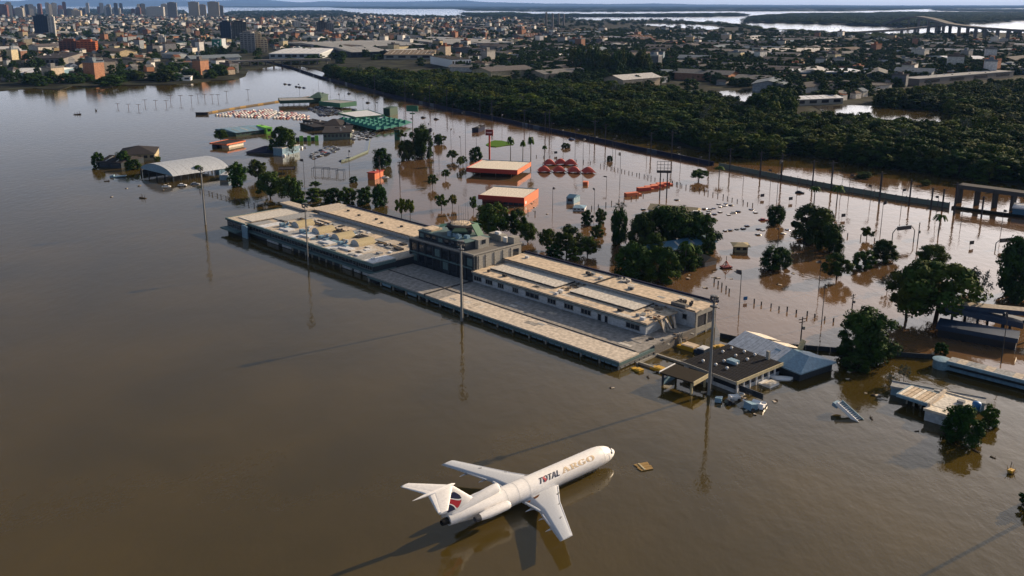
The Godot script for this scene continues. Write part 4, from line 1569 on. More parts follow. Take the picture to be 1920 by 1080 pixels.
	for k in 4:
		var a: Vector3 = legs[k][0]
		var c: Vector3 = legs[k][1]
		var dir := (c - a).normalized()
		var side: Vector3 = dir.cross(Vector3.UP).normalized() * [1.5, 1.3, 1.0, 3.2][k]
		b = MB.new()
		var upv := Vector3(0, [1.3, 1.5, 0.8, 1.2][k], 0)
		b.quad(a + side, c + side, c + side + upv, a + side + upv)
		b.quad(c - side, a - side, a - side + upv, c - side + upv)
		b.quad(c + side, c - side, c - side + upv, c + side + upv)
		b.quad(a - side, a + side, a + side + upv, a - side + upv)
		b.quad(a - side, c - side, c + side, a + side)
		part("side_panel", b, M.deep_blue, o)
		b = MB.new()
		b.quad(a + side * 0.95 + upv, c + side * 0.95 + upv, c - side * 0.95 + upv + Vector3(0, 0.3, 0), a - side * 0.95 + upv + Vector3(0, 0.3, 0))
		part("roof", b, M.roof_pale if k == 0 else M.deep_blue, o)
		if k == 3:
			b = MB.new()
			var m := (a + c) / 2
			b.box(Vector3(m.x, 0.6, m.z), Vector3(a.distance_to(c) * 0.96, 3.6, 4.0), atan2(-dir.z, dir.x))
			part("under_roof_shade", b, M.car_black, o)  # solid black box put in for the shade under the platform roof
		for j in 3:
			b = MB.new()
			var q := a.lerp(c, (j + 0.3) / 3.0)
			b.bx(q.x - 0.25, -1.5, q.z - 0.25, q.x + 0.25, q.y, q.z + 0.25)
			part("column", b, M.wall_dark, o)

	# vehicles and boxes near the shed
	var tr := func(called: String, label: String, cat: String, f: Array, h: float, m: Material, m2: Material) -> void:
		var t := thing(called, label, cat, Vector3(f[0], 0, f[1]), f[4])
		var q := MB.new()
		q.bx(-f[2] / 2, -0.8, -f[3] / 2, f[2] / 2, h - 0.12, f[3] / 2)
		part("body", q, m2, t)
		q = MB.new()
		q.bx(-f[2] / 2 - 0.06, h - 0.12, -f[3] / 2 - 0.06, f[2] / 2 + 0.06, h, f[3] / 2 + 0.06)
		q.bx(-f[2] / 2 + 0.3, h, -f[3] / 2 + 0.3, f[2] / 2 - 0.3, h + 0.1, f[3] / 2 - 0.3)
		part("roof", q, m, t)
		q = MB.new()
		q.bx(-f[2] / 2 - 1.3, -0.8, -f[3] / 2 + 0.1, -f[2] / 2 - 0.06, h * 0.55, f[3] / 2 - 0.1)
		part("cab", q, m2, t)
	tr.call("box_truck", "sunken truck with an orange-cream box roof beside the terminal end", "truck", [46.9, -223.1, 3.8, 2.9, -0.78], 1.3, M.roof_tan, M.yellow)
	tr.call("box_truck", "sunken blue box truck with a pale roof behind the lamp mast", "truck", [49.8, -220.3, 2.1, 2.7, -0.79], 1.6, M.metal_white, M.deep_blue)
	tr.call("loader", "yellow loader half under water by the corner of the white-roofed hall", "vehicle", [54.8, -222.8, 1.5, 3, -0.85], 1.2, M.yellow, M.yellow)
	tr.call("baggage_tractor", "yellow vehicle roof standing in the walled yard beside the porch", "vehicle", [36.8, -208.7, 2.7, 3, -0.84], 0.8, M.yellow, M.yellow)
	tr.call("baggage_tractor", "small yellow vehicle roof under the end of the terminal canopy", "vehicle", [31.5, -208.4, 1.7, 1.6, -0.93], 0.6, M.yellow, M.yellow)
	tr.call("van", "cream van roof just above the water beside the dark tiled shed", "van", [61.7, -199.9, 2.1, 3.6, -0.86], 0.7, M.cream_roof, M.car_white)
	# white boat hull
	b = MB.new()
	var rings := []
	for k in 9:
		var t := k / 8.0
		var hw := 1.1 * sqrt(maxf(0.0, 1.0 - pow(absf(t * 2 - 1), 3.0))) + 0.02
		var r := PackedVector3Array()
		for j in 9:
			var a := PI * j / 8
			r.append(Vector3(-2.6 + 5.2 * t, 0.62 * sin(a), cos(a) * hw))
		rings.append(r)
	b.loft(rings, false, false, false, true)
	solo("boat", b, M.paint_white, "white upturned boat afloat by the corner of the white-roofed hall", "boat", Vector3(65.5, 0, -203.8), -0.15)

	# boarding stairs, tipped over
	o = thing("boarding_stairs", "white and blue boarding stairs tipped over in the open water", "stairs", Vector3(74.4, 0, -183.2), -0.95)
	for s in [-1.0, 1.0]:
		b = MB.new()
		b.box(Vector3(0, 1.0, s * 0.95), Vector3(6.2, 0.9, 0.1), 0.0, Basis(Vector3.BACK, -0.42))
		part("side_panel", b, M.paint_white if s > 0 else M.metal_blue, o)
	b = MB.new()
	b.box(Vector3(0, 0.8, 0), Vector3(6.2, 0.12, 1.8), 0.0, Basis(Vector3.BACK, -0.42))
	part("stair_flight", b, M.metal_blue, o)
	for k in 12:
		b = MB.new()
		var t := k / 11.0
		b.box(Vector3(-2.7 + 5.4 * t, 2.25 - 2.4 * t, 0), Vector3(0.3, 0.05, 1.7))
		part("step", b, M.metal_white, o)
	b = MB.new()
	b.box(Vector3(-3.2, 1.6, 0), Vector3(1.3, 0.9, 1.9), 0.0, Basis(Vector3.BACK, -0.2))
	part("platform", b, M.metal_blue, o)

# ---------------------------------------------------------------- fuel station
func dome_tent(b: MB, cover: MB, r: float, h: float) -> void:
	var n := 12
	for s in 4:    # four gores over arches
		var rings := []
		for i in 7:
			var t := i / 6.0
			var ring := PackedVector3Array()
			for j in n + 1:
				var u := lerpf(-1, 1, float(j) / n)
				var base := Vector3(u * r, 0, r)
				var arch := 0.12 * h * (1.0 - u * u)
				var p := base * (1.0 - t)
				p.y = 0.12 * h + (h * 0.88) * sin(t * PI / 2) + arch * (1.0 - t) * 0.9
				ring.append(p.rotated(Vector3.UP, s * PI / 2))
			rings.append(ring)
		cover.loft(rings, false)
		for sx in [-1, 1]:
			if sx > 0:
				var q := Vector3(r, 0, r).rotated(Vector3.UP, s * PI / 2)
				b.tube(q + Vector3(0, -1.2, 0), q + Vector3(0, 0.3 * h, 0), 0.08, 0.08, 6)


func make_fuel_station() -> void:
	var b: MB
	var f: Array = [-6.9, -481.5, 28.1, 26.7, -0.29]
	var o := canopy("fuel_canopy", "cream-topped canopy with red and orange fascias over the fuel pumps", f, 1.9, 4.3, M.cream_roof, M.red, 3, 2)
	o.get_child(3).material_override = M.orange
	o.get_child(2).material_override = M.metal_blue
	f = [-1.5, -410.4, 22.1, 22.1, -0.32]
	o = thing("fuel_shop", "red-walled shop with a cream roof in front of the fuel canopy", "building", Vector3(f[0], 0, f[1]), f[4])
	var w: float = f[2]
	var d: float = f[3]
	b = MB.new()
	b.bx(-w / 2 + w * 0.55, -1.2, -d / 2 + 0.3, w / 2 - 0.3, 3.2, d / 2 - 0.3)
	b.bx(-w / 2 + 0.3, -1.2, -d / 2 + 0.3, -w / 2 + w * 0.55, 3.2, d / 2 - 4.5)
	part("wall", b, M.red_dark, o)
	b = MB.new()
	b.bx(-w / 2 + 0.3, 3.2, -d / 2 + 0.3, w / 2 - 0.3, 3.7, d / 2 - 0.3)
	part("roof", b, M.cream_roof, o)
	b = MB.new()
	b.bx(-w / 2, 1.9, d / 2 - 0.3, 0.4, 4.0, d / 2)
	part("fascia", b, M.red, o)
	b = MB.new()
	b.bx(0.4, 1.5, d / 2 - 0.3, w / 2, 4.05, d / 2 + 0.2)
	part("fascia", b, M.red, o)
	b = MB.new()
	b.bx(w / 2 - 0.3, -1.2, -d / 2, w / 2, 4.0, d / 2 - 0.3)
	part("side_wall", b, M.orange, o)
	b = MB.new()
	b.bx(-w / 2, 3.2, -d / 2, w / 2 - 0.3, 4.0, -d / 2 + 0.3)
	part("rear_parapet", b, M.metal_blue, o)
	b = MB.new()
	b.bx(w / 2, 0.8, d / 2 - 3.0, w / 2 + 0.08, 2.0, d / 2 - 1.4)
	part("sign_panel", b, M.paint_white, o)
	b = MB.new()
	for k in 4:
		b.bx(1.2 + k * 2.4, 0.2, d / 2 - 0.28, 3.2 + k * 2.4, 1.45, d / 2 - 0.1)
	part("window", b, M.glass_dark, o)

	# red domed car-wash tents
	b = MB.new()
	var c := MB.new()
	dome_tent(b, c, 3.4, 3.3)
	var tent := thing("domed_tent", "red domed tent at the left of the front row, open below", "tent", Vector3(17.4, 0, -483.6), 0.1, "red domed tents beside the fuel station")
	part("cover", c, M.red, tent)
	part("poles", b, M.steel_pole, tent)
	var rest := [["red domed tent second from the left in the front row", Vector3(25.5, 0, -483.6), 0.15], ["red domed tent third from the left in the front row", Vector3(33.5, 0, -482), 0.05], ["orange-sided red domed tent at the right of the front row", Vector3(41.1, 0, -480.4), 0.2],
		["red domed tent at the left of the rear row", Vector3(21.1, 0, -505.5), 0.1], ["red domed tent in the middle of the rear row", Vector3(27.6, 0, -507.3), 0.1], ["red domed tent at the right of the rear row", Vector3(33.2, 0, -505.5), 0.12]]
	for q in rest:
		dup(tent, "domed_tent", q[0], q[1], q[2], "red domed tents beside the fuel station")

	# trailers of the red lorries
	b = MB.new()
	b.bx(-3.4, -1.2, -1.25, 3.4, 1.5, 1.25)
	var lorry := thing("lorry", "red lorry at the left end of the row of four", "lorry", Vector3(64.3, 0, -432.9), 0.35, "red lorries parked in a row")
	part("box", b, M.red, lorry)
	b = MB.new()
	b.bx(-3.45, 1.5, -1.3, 3.45, 1.6, 1.3)
	part("roof", b, M.orange, lorry)
	b = MB.new()
	b.bx(3.5, -1.2, -1.15, 5.2, 0.7, 1.15)
	part("cab", b, M.orange, lorry)
	b = MB.new()
	b.bx(5.05, 0.0, -1.0, 5.22, 0.6, 1.0)
	part("windscreen", b, M.glass_dark, lorry)
	for q in [["red lorry second from the left in the row of four", Vector3(68.6, 0, -436.8)], ["red lorry third from the left in the row of four", Vector3(72.1, 0, -440.8)], ["red lorry at the right end of the row of four", Vector3(75.6, 0, -444.9)]]:
		dup(lorry, "lorry", q[0], q[1], 0.35, "red lorries parked in a row")
	var l2 := dup(lorry, "lorry", "orange lorry standing apart from the red row, white at its tail", Vector3(56.7, 0, -420.2), 0.45)
	l2.get_child(0).material_override = M.orange
	var l3 := dup(lorry, "lorry", "small orange box standing alone between tents and shop", Vector3(37.1, 0, -447.7), 1.4, "", Vector3(0.55, 1.0, 1.0))
	l3.get_child(0).material_override = M.orange

	# red price pillar with a board on top
	o = thing("price_pillar", "tall red pillar with a dark red board behind the fuel canopy", "sign", Vector3(-13, 0, -518.1), -0.3)
	b = MB.new()
	b.bx(-0.45, -1.2, -0.3, 0.45, 15.2, 0.3)
	part("pillar", b, M.red, o)
	b = MB.new()
	b.bx(-2.3, 14.9, -0.35, 2.3, 18.3, 0.35)
	var board := part("board", b, M.red_dark, o)
	b = MB.new()
	for k in 5:
		b.bx(-1.5 + k * 0.62, 16.2, 0.35, -1.1 + k * 0.62, 16.9, 0.38)
	part("board_lettering", b, M.car_pink, board)
	# green lawn mound
	b = MB.new()
	b.prism(PackedVector2Array([Vector2(-16.9, -579.5), Vector2(-14.7, -591.2), Vector2(-11.4, -598.4), Vector2(-7.1, -597.2), Vector2(-1.8, -590), Vector2(1, -580.7), Vector2(-4.1, -577.3), Vector2(-10.2, -570.6), Vector2(-14.6, -572.8)]), -0.3, 0.35)
	var lawn := struct("lawn_mound", b, M.grass_lawn)
	lawn.set_meta("kind", "structure")
	# big green board and a dark container
	o = thing("green_billboard", "green billboard on a tall post near the teal shade sails", "billboard", Vector3(-72.9, 0, -662.6), -0.3)
	b = MB.new()
	b.tube(Vector3(0, -1, 0), Vector3(0, 12.5, 0), 0.35, 0.3, 8)
	part("post", b, M.steel_pole, o)
	b = MB.new()
	b.bx(-4.6, 12.1, -0.3, 4.6, 16.4, 0.3)
	part("board", b, M.green_paint, o)
	b = MB.new()
	b.bx(-2.0, 10.2, -0.2, 2.0, 11.1, 0.2)
	part("small_board", b, M.green_paint, o)
	block("container_house", "dark container standing alone on the flooded road", [-24, -646.1, 4.8, 14.7, -0.29], 2.6, M.navy_wall, M.dark_roof, "flat", 0, 1, 0.1)
	block("camper", "dark blue van body with white rear in front of the tents", [28.1, -405.9, 3.7, 7.1, -0.48], 2.6, M.metal_blue, M.blue_roof, "gable", 1.0, 1, 0.1)
	block("minibus", "low white minibus with a blue-grey roof near the van body", [30, -390.8, 5.2, 6.5, -0.21], 1.2, M.car_white, M.metal_blue, "hip", 0.6, 3, 0.05)
	# two-legged billboard seen from behind
	o = thing("tall_billboard", "billboard frame on two tall legs before the flooded rail wall", "billboard", Vector3(70.7, 0, -414.1), -0.12)
	var top: float = 17.4
	var low: float = 12.7
	for s in [-1.0, 1.0]:
		b = MB.new()
		b.tube(Vector3(s * 1.6, -1.2, 0), Vector3(s * 1.6, low, 0), 0.28, 0.28, 8)
		part("leg", b, M.dark_pole, o)
	b = MB.new()
	b.bx(-3.4, low - 0.5, -0.9, 3.4, low + 0.5, 0.9)
	part("platform", b, M.dark_pole, o)
	for k in 4:
		b = MB.new()
		b.bx(-3.4, lerpf(low, top, k / 3.0) - 0.1, -0.8, 3.4, lerpf(low, top, k / 3.0) + 0.1, -0.6)
		part("rail", b, M.steel_pole, o)
	for k in 5:
		b = MB.new()
		var x := lerpf(-3.3, 3.3, k / 4.0)
		b.bx(x - 0.1, low, -0.78, x + 0.1, top, -0.62)
		b.bx(x - 0.08, low, 0.6, x + 0.08, lerpf(low, top, 0.6), 0.76)
		part("upright", b, M.steel_pole, o)

# ---------------------------------------------------------------- hangar, car lots, sheds on the left
var cars := {}


func make_car(paint: Material) -> Node3D:
	var o := Node3D.new()
	var b := MB.new()
	var rings := []
	for s in [[-2.1, 0.35, 0.80], [-2.0, 0.30, 0.92], [-0.9, 0.3, 0.98], [0.9, 0.3, 0.96], [1.9, 0.32, 0.78], [2.12, 0.38, 0.66]]:
		rings.append(PackedVector3Array([Vector3(s[0], s[1], 0.84), Vector3(s[0], s[2], 0.80), Vector3(s[0], s[2] + 0.04, 0), Vector3(s[0], s[2], -0.80), Vector3(s[0], s[1], -0.84)]))
	b.loft(rings, true, true, true, true)
	part("body", b, paint, o)
	b = MB.new()
	rings = []
	for s in [[-1.7, 0.95, 0.72], [-1.15, 1.40, 0.60], [0.15, 1.42, 0.60], [0.95, 0.95, 0.72]]:
		rings.append(PackedVector3Array([Vector3(s[0], 0.9, 0.76), Vector3(s[0], s[1], s[2]), Vector3(s[0], s[1], -s[2]), Vector3(s[0], 0.9, -0.76)]))
	b.loft(rings, true, true, true, true)
	part("glasshouse", b, M.glass_dark, o)
	b = MB.new()
	b.bx(-1.2, 1.38, -0.62, 0.2, 1.47, 0.62)
	part("roof", b, paint, o)
	for s in [[-1.35, 0.82], [1.35, 0.82], [-1.35, -0.82], [1.35, -0.82]]:
		b = MB.new()
		b.tube(Vector3(s[0], 0.32, s[1] - 0.1), Vector3(s[0], 0.32, s[1] + 0.1), 0.32, 0.32, 10)
		part("wheel", b, M.car_black, o)
	return o


func put_car(paint: String, label: String, at: Vector3, turn: float, sunk: float, group: String) -> void:
	if not cars.has(paint):
		cars[paint] = make_car(M[paint])
	var r: Node3D = cars[paint].duplicate()
	r.name = numbered("car")
	add_child(r, true)
	r.position = at + Vector3(0, -sunk, 0)
	r.rotation.y = turn
	tag(r, label, "car", group)


func make_left_lots() -> void:
	var b: MB
	# arched hangar
	var f: Array = [-175.2, -477.3, 32.6, 34.1, 0.86]
	var o := thing("arched_hangar", "hangar with a pale arched metal roof and blue end wall", "hangar", Vector3(f[0], 0, f[1]), f[4])
	var w: float = f[2]
	var d: float = f[3]
	var n := 14
	var panels := 10
	for k in panels:
		b = MB.new()
		var rings := []
		for e in 2:
			var r := PackedVector3Array()
			var x := lerpf(-w / 2, w / 2, (k + [0.01, 0.99][e]) / panels)
			for j in n + 1:
				var a := PI * (0.12 + 0.76 * j / n)
				var y := 3.0 + (sin(a) - sin(PI * 0.12)) * 7.0 + 0.02 * (k % 2)
				r.append(Vector3(x, y, cos(a) / cos(PI * 0.12) * d / 2))
			rings.append(r)
		b.loft(rings, false, false, false, true)
		part("roof_sheet", b, M.metal_grey, o)
	for e in 2:
		b = MB.new()
		var x := -w / 2 + 0.3 if e == 0 else w / 2 - 0.3
		for j in n:
			var a0 := PI * (0.12 + 0.76 * j / n)
			var a1 := PI * (0.12 + 0.76 * (j + 1) / n)
			var z0 := cos(a0) / cos(PI * 0.12) * d / 2
			var z1 := cos(a1) / cos(PI * 0.12) * d / 2
			var y0 := 2.95 + (sin(a0) - sin(PI * 0.12)) * 7.0
			var y1 := 2.95 + (sin(a1) - sin(PI * 0.12)) * 7.0
			if e == 0: b.quad(Vector3(x, 3.1, z1), Vector3(x, 3.1, z0), Vector3(x, y0, z0), Vector3(x, y1, z1))
			else: b.quad(Vector3(x, 3.1, z0), Vector3(x, 3.1, z1), Vector3(x, y1, z1), Vector3(x, y0, z0))
		part("end_wall", b, M.metal_blue, o)
		for s in 5:
			b = MB.new()
			var z := lerpf(-d / 2 + 0.5, d / 2 - 0.5, s / 4.0)
			b.bx(x - 0.25, -1.2, z - 0.25, x + 0.25, 2.7, z + 0.25)
			part("post", b, M.wall_dark, o)
	for k in 9:
		for s in [-1.0, 1.0]:
			b = MB.new()
			var x := lerpf(-w / 2 + 0.6, w / 2 - 0.6, k / 8.0)
			b.bx(x - 0.2, -1.2, s * (d / 2 - 0.5) - 0.2, x + 0.2, 2.5, s * (d / 2 - 0.5) + 0.2)
			part("post", b, M.wall_dark, o)
	b = MB.new()
	b.bx(-w / 2 + 1.0, -1.2, -d / 2 + 0.8, w / 2 - 1.0, 2.4, -d / 2 + 1.1)
	part("back_wall", b, M.wall_dark, o)
	b = MB.new()
	b.bx(w / 2 - 6.0, -1.2, d / 2 - 5.0, w / 2 + 2.0, 2.6, d / 2 - 0.3)
	part("side_office", b, M.metal_blue, o)

	# ruined house with a dark roof
	o = block("derelict_house", "derelict building with a dark hipped roof and ochre walls at the far left", [-221.6, -532.1, 19.9, 27.2, 0.28], 3.6, M.ochre_wall, M.dark_roof, "hip", 3.2, 6, 0.5)
	o = block("derelict_shed", "roofless grey shed beside the derelict dark-roofed building", [-220.6, -504.9, 14.3, 20.1, -0.24], 3.0, M.wall_dark, M.dark_roof, "gable", 2.4, 2, 0.2)
	for k in 9:
		b = MB.new()
		b.box(Vector3(rng.randf_range(-4, 5), rng.randf_range(3.0, 5.0), rng.randf_range(0, 4)), Vector3(0.25, rng.randf_range(3, 7), 0.25), 0.0, Basis(Vector3.BACK, rng.randf_range(-1.2, 1.2)))
		part("fallen_beam", b, M.steel_pole if k % 2 else M.wood_tan, o)
	b = MB.new()
	b.box(Vector3(0, 0.4, 0), Vector3(8.0, 0.5, 2.6), 0.0, Basis(Vector3.BACK, 0.08))
	b.box(Vector3(-3.0, 0.7, 0), Vector3(2.0, 0.7, 2.2), 0.0, Basis(Vector3.BACK, 0.2))
	solo("barge", b, M.metal_blue, "flat blue raft floating before the derelict shed", "raft", Vector3(-207, 0, -468), 0.1)

	# orange-fronted shop, green shed, tents, white store
	f = [-182.1, -575.4, 13.9, 17.7, -0.42]
	o = canopy("orange_canopy", "shop roof with a bright orange edge on posts in the left flood", f, 2.0, 2.9, M.dark_roof, M.orange, 4, 3)
	b = MB.new()
	b.bx(0.0, -1.2, -f[3] / 2 + 1.0, f[2] / 2 - 1.0, 2.0, f[3] / 2 - 3.0)
	part("shop_wall", b, M.cream_roof, o)
	b = MB.new()
	b.bx(-f[2] / 2 + 1.0, -1.2, 0.0, -2.0, 1.6, f[3] / 2 - 1.0)
	part("counter", b, M.navy_wall, o)
	o = block("green_shed", "long open shed with a pale green roof and dark green end", [-191, -637, 25.3, 27.4, 0.83], 2.6, M.dark_green, M.metal_blue, "gable", 1.4, 7, 0.8)
	block("lime_house", "lime green building at the end of the pale green-roofed shed", [-175.4, -639.3, 4.4, 16.2, 0.67], 4.0, M.lime, M.lime, "flat", 0, 1, 0.2)
	block("dark_tent", "low dark hipped marquee between the orange canopy and the white store", [-151, -551.5, 17.7, 17.3, -0.23], 0.9, M.car_black, M.navy_wall, "hip", 2.8, 0, 0.8)
	block("white_store", "white box-shaped store beside the big dark tree", [-137, -544.8, 6.9, 16, -0.45], 4.4, M.metal_blue, M.roof_white, "flat", 0, 0, 0.15)
	for k in 7:
		b = MB.new()
		b.bx(-0.9, -0.4, -0.6, 0.9, 0.9, 0.6)
		b.bx(-0.7, 0.9, -0.5, 0.7, 1.2, 0.5)
		solo("white_crate", b, M.paint_white, "white crate in the line of crates beside the white store", "crate", Vector3(-136.5, 0, -535.2).lerp(Vector3(-131.6, 0, -570.6), k / 6.0), 0.3 * k, "white crates beside the white store")
	o = thing("lime_fence", "lime green hoarding beside the big dark tree on the left", "fence", Vector3(-136.3, 0, -598.4), 0.1)
	for k in 6:
		b = MB.new()
		b.bx(-7.5 + k * 2.5, -1.0, -0.15, -5.1 + k * 2.5, 2.4 + 1.0 * (k % 2), 0.15)
		part("board", b, M.lime if k % 2 else M.dark_green, o)
	# lot wall
	var wp: Array = [Vector3(-257.3, 0, -745.4), Vector3(-251.6, 0, -760.5), Vector3(-238.9, 0, -796.8), Vector3(-216.6, 0, -848.5), Vector3(-197.9, 0, -888.4)]
	o = thing("lot_wall", "long tan wall round the flooded car lots", "wall")
	for k in wp.size() - 1:
		var seg := int(ceil(wp[k].distance_to(wp[k + 1]) / 9.0))
		for j in seg:
			b = MB.new()
			var a: Vector3 = wp[k].lerp(wp[k + 1], float(j) / seg)
			var c: Vector3 = wp[k].lerp(wp[k + 1], (j + 0.985) / seg)
			var t := atan2(-(c - a).z, (c - a).x)
			b.box((a + c) / 2 + Vector3(0, 0.35, 0), Vector3(a.distance_to(c), 1.7, 0.35), t)
			part("panel", b, M.rubble if (j * 5) % 3 else M.wood_tan, o)
	b = MB.new()
	b.bx(-5, -1, -1, 5, 1.6, 1)
	b.bx(-5.4, 1.6, -1.3, 5.4, 1.9, 1.3)
	solo("gatehouse", b, M.dark_roof, "small dark shed at the tip of the tan lot wall", "shed", Vector3(-255.1, 0, -745.4))

	# the lot of pale cars: rows across the triangle
	var corner: Array = [Vector3(-243.5, 0, -738), Vector3(-158.3, 0, -710), Vector3(-168.2, 0, -741.7), Vector3(-211.7, 0, -782.3), Vector3(-237.9, 0, -762.4)]
	var poly := PackedVector2Array()
	for q in corner: poly.append(Vector2(q.x, q.z))
	var dir: Vector3 = (corner[1] - corner[0]).normalized()
	var side := dir.cross(Vector3.UP).normalized()
	if side.z > 0: side = -side
	var made := 0
	for r in 14:
		for k in 44:
			var q: Vector3 = corner[0] + dir * (k * 3.0 + 1.5) + side * (r * 7.6 + 3.0)
			if made >= 190 or not Geometry2D.is_point_in_polygon(Vector2(q.x, q.z), poly) or rng.randf() < 0.16:
				continue
			made += 1
			var paint: String = ["car_white", "car_white", "car_pink", "car_white", "car_pink", "car_white", "car_pink", "car_white", "car_red"][rng.randi() % 9]
			put_car(paint, {"car_white": "white car parked in the triangular lot inside the tan wall", "car_pink": "pinkish white car parked in the triangular lot inside the tan wall", "car_red": "red car parked in the triangular lot inside the tan wall"}[paint], q, atan2(-side.z, side.x) + rng.randf_range(-0.04, 0.04), 0.25, "cars in the triangular lot")
	# dark cars beside the green canopies
	corner = [Vector3(-176.2, 0, -788.5), Vector3(-171.3, 0, -809.7), Vector3(-144.7, 0, -768.3), Vector3(-144, 0, -745.4), Vector3(-154.5, 0, -734.4)]
	poly = PackedVector2Array()
	for q in corner: poly.append(Vector2(q.x, q.z))
	for q in scatter(poly, 70, 5.0):
		put_car(["car_black", "car_silver", "car_blue"][rng.randi() % 3], "dark or silver car crowded in the lot before the green canopies", Vector3(q.x, 0, q.y), 0.4 + rng.randf_range(-0.1, 0.1), 0.5, "cars in the lot before the green canopies")
	corner = [Vector3(-122.8, 0, -535.2), Vector3(-119.4, 0, -557.6), Vector3(-115.9, 0, -577.3), Vector3(-108.1, 0, -568.3), Vector3(-109.8, 0, -539.1), Vector3(-113.1, 0, -523.7)]
	poly = PackedVector2Array()
	for q in corner: poly.append(Vector2(q.x, q.z))
	for q in scatter(poly, 26, 4.5):
		put_car(["car_black", "car_silver", "car_blue", "car_silver"][rng.randi() % 4], "flooded car in the loose bunch south of the showroom", Vector3(q.x, 0, q.y), 0.5 + rng.randf_range(-0.3, 0.3), 0.75, "flooded cars south of the showroom")
	put_car("car_red", "red flooded car in the bunch south of the showroom", Vector3(-115.4, 0, -549.2), 0.6, 0.6, "")
	corner = [Vector3(-114.1, 0, -642.5), Vector3(-103.1, 0, -645.3), Vector3(-94.6, 0, -628.9), Vector3(-96.6, 0, -603.3), Vector3(-107.3, 0, -603.3)]
	poly = PackedVector2Array()
	for q in corner: poly.append(Vector2(q.x, q.z))
	for q in scatter(poly, 34, 5.0):
		put_car(["car_black", "car_silver", "car_white"][rng.randi() % 3], "flooded car between the showroom and the teal shade sails", Vector3(q.x, 0, q.y), 0.2 + rng.randf_range(-0.2, 0.2), 0.8, "flooded cars beside the showroom")
	for q in [[Vector3(-66.6, 0, -466.5), "car_white", "white car with its bonnet out of the water beside the orange kiosk"], [Vector3(-96.2, 0, -529.4), "car_white", "white car afloat at the end of the green fence"], [Vector3(-98.3, 0, -518.1), "car_blue", "dark blue car afloat near the green fence"]]:
		put_car(q[1], q[2], q[0], 0.3, 0.6, "")

	# green dealership canopies
	canopy("green_canopy", "dark green canopy, left wing of the far car dealer", [-195.4, -823.7, 30.3, 24.7, 0.31], 2.4, 5.2, M.roof_grey, M.dark_green, 6, 2)
	canopy("green_canopy", "dark green canopy, right wing of the far car dealer", [-153.7, -801.4, 27.9, 19.1, -0.68], 1.4, 5.2, M.roof_grey, M.green_paint, 5, 2)
	block("green_pavilion", "dark green pyramid-roofed pavilion between the two canopy wings", [-180.3, -848.8, 10.7, 33.4, -0.00], 5.0, M.dark_green, M.dark_green, "hip", 3.6, 0, 1.0)
	o = thing("wide_grey_roof", "wide grey angular roof with a green edge beside the teal shade sails", "canopy")
	var q4: Array = [Vector3(-136.9, 4.5, -714.4), Vector3(-118.4, 4.5, -686.7), Vector3(-98.6, 4.5, -700.3), Vector3(-117, 4.5, -736.6)]
	b = MB.new()
	var pp := PackedVector2Array()
	for q in q4: pp.append(Vector2(q.x, q.z))
	b.prism(pp, 4.4, 4.9, true)
	part("roof", b, M.metal_white, o)
	for k in 4:
		b = MB.new()
		var a: Vector3 = q4[k]
		var c: Vector3 = q4[(k + 1) % 4]
		var t := atan2(-(c - a).z, (c - a).x)
		b.box((a + c) / 2 + Vector3(0, 0.0, 0), Vector3(a.distance_to(c) + 0.4, 1.4, 0.4), t)
		part("fascia", b, M.green_paint, o)
		b = MB.new()
		var m := a.lerp(q4[(k + 2) % 4], 0.12)
		b.bx(m.x - 0.3, -1.2, m.z - 0.3, m.x + 0.3, 4.4, m.z + 0.3)
		part("post", b, M.dark_green, o)
	# teal shade sails: a tilted square on a post
	var proto: Node3D = null
	var runs := [[Vector3(-129.4, 0, -693.5), Vector3(-97, 0, -645.3), 9, "front"], [Vector3(-122.4, 0, -693.5), Vector3(-92, 0, -648.2), 8, "second"], [Vector3(-115.6, 0, -696.7), Vector3(-87.8, 0, -653.9), 8, "middle"], [Vector3(-106.5, 0, -696.7), Vector3(-83, 0, -662.6), 7, "fourth"], [Vector3(-97.5, 0, -696.7), Vector3(-79.7, 0, -674.6), 5, "rear"]]
	for rr in runs:
		for k in rr[2]:
			var at: Vector3 = rr[0].lerp(rr[1], float(k) / (rr[2] - 1))
			var label := "teal shade sail number %d from the left in the %s row" % [k + 1, rr[3]]
			if proto == null:
				proto = thing("shade_sail", label, "shade sail", at, 1.0, "teal shade sails over the car lot")
				b = MB.new()
				b.tri(Vector3(-4.2, 1.6, 3.6), Vector3(4.2, 2.4, 3.6), Vector3(0, 4.6, 0))
				b.tri(Vector3(4.2, 2.4, 3.6), Vector3(4.2, 1.6, -3.6), Vector3(0, 4.6, 0))
				b.tri(Vector3(4.2, 1.6, -3.6), Vector3(-4.2, 2.4, -3.6), Vector3(0, 4.6, 0))
				b.tri(Vector3(-4.2, 2.4, -3.6), Vector3(-4.2, 1.6, 3.6), Vector3(0, 4.6, 0))
				part("sail", b, M.teal_sail, proto)
				b = MB.new()
				b.tube(Vector3(0, -1.2, 0), Vector3(0, 3.0, 0), 0.14, 0.14, 6)
				part("post", b, M.dark_green, proto)
				b = MB.new()
				b.bx(-4.2, 1.3, 3.5, 4.2, 1.5, 3.6)
				part("edge_beam", b, M.navy, proto)
			else:
				dup(proto, "shade_sail", label, at, 1.0, "teal shade sails over the car lot")
	o = block("showroom", "car showroom with a dark roof, pale front band and greenish walls", [-120.3, -623.2, 18, 37.7, 0.14], 4.2, M.concrete_green, M.dark_roof, "flat", 0, 7, 0.8)
	b = MB.new()
	b.bx(-10, 3.4, 5.0, 11, 4.4, 11.0)
	part("front_band", b, M.cream_roof, o)
	block("dark_pavilion", "dark pyramid-roofed pavilion behind the showroom", [-133, -676.4, 12.9, 27.7, -0.00], 1.6, M.dark_green, M.dark_roof, "hip", 3.4, 0, 1.0)
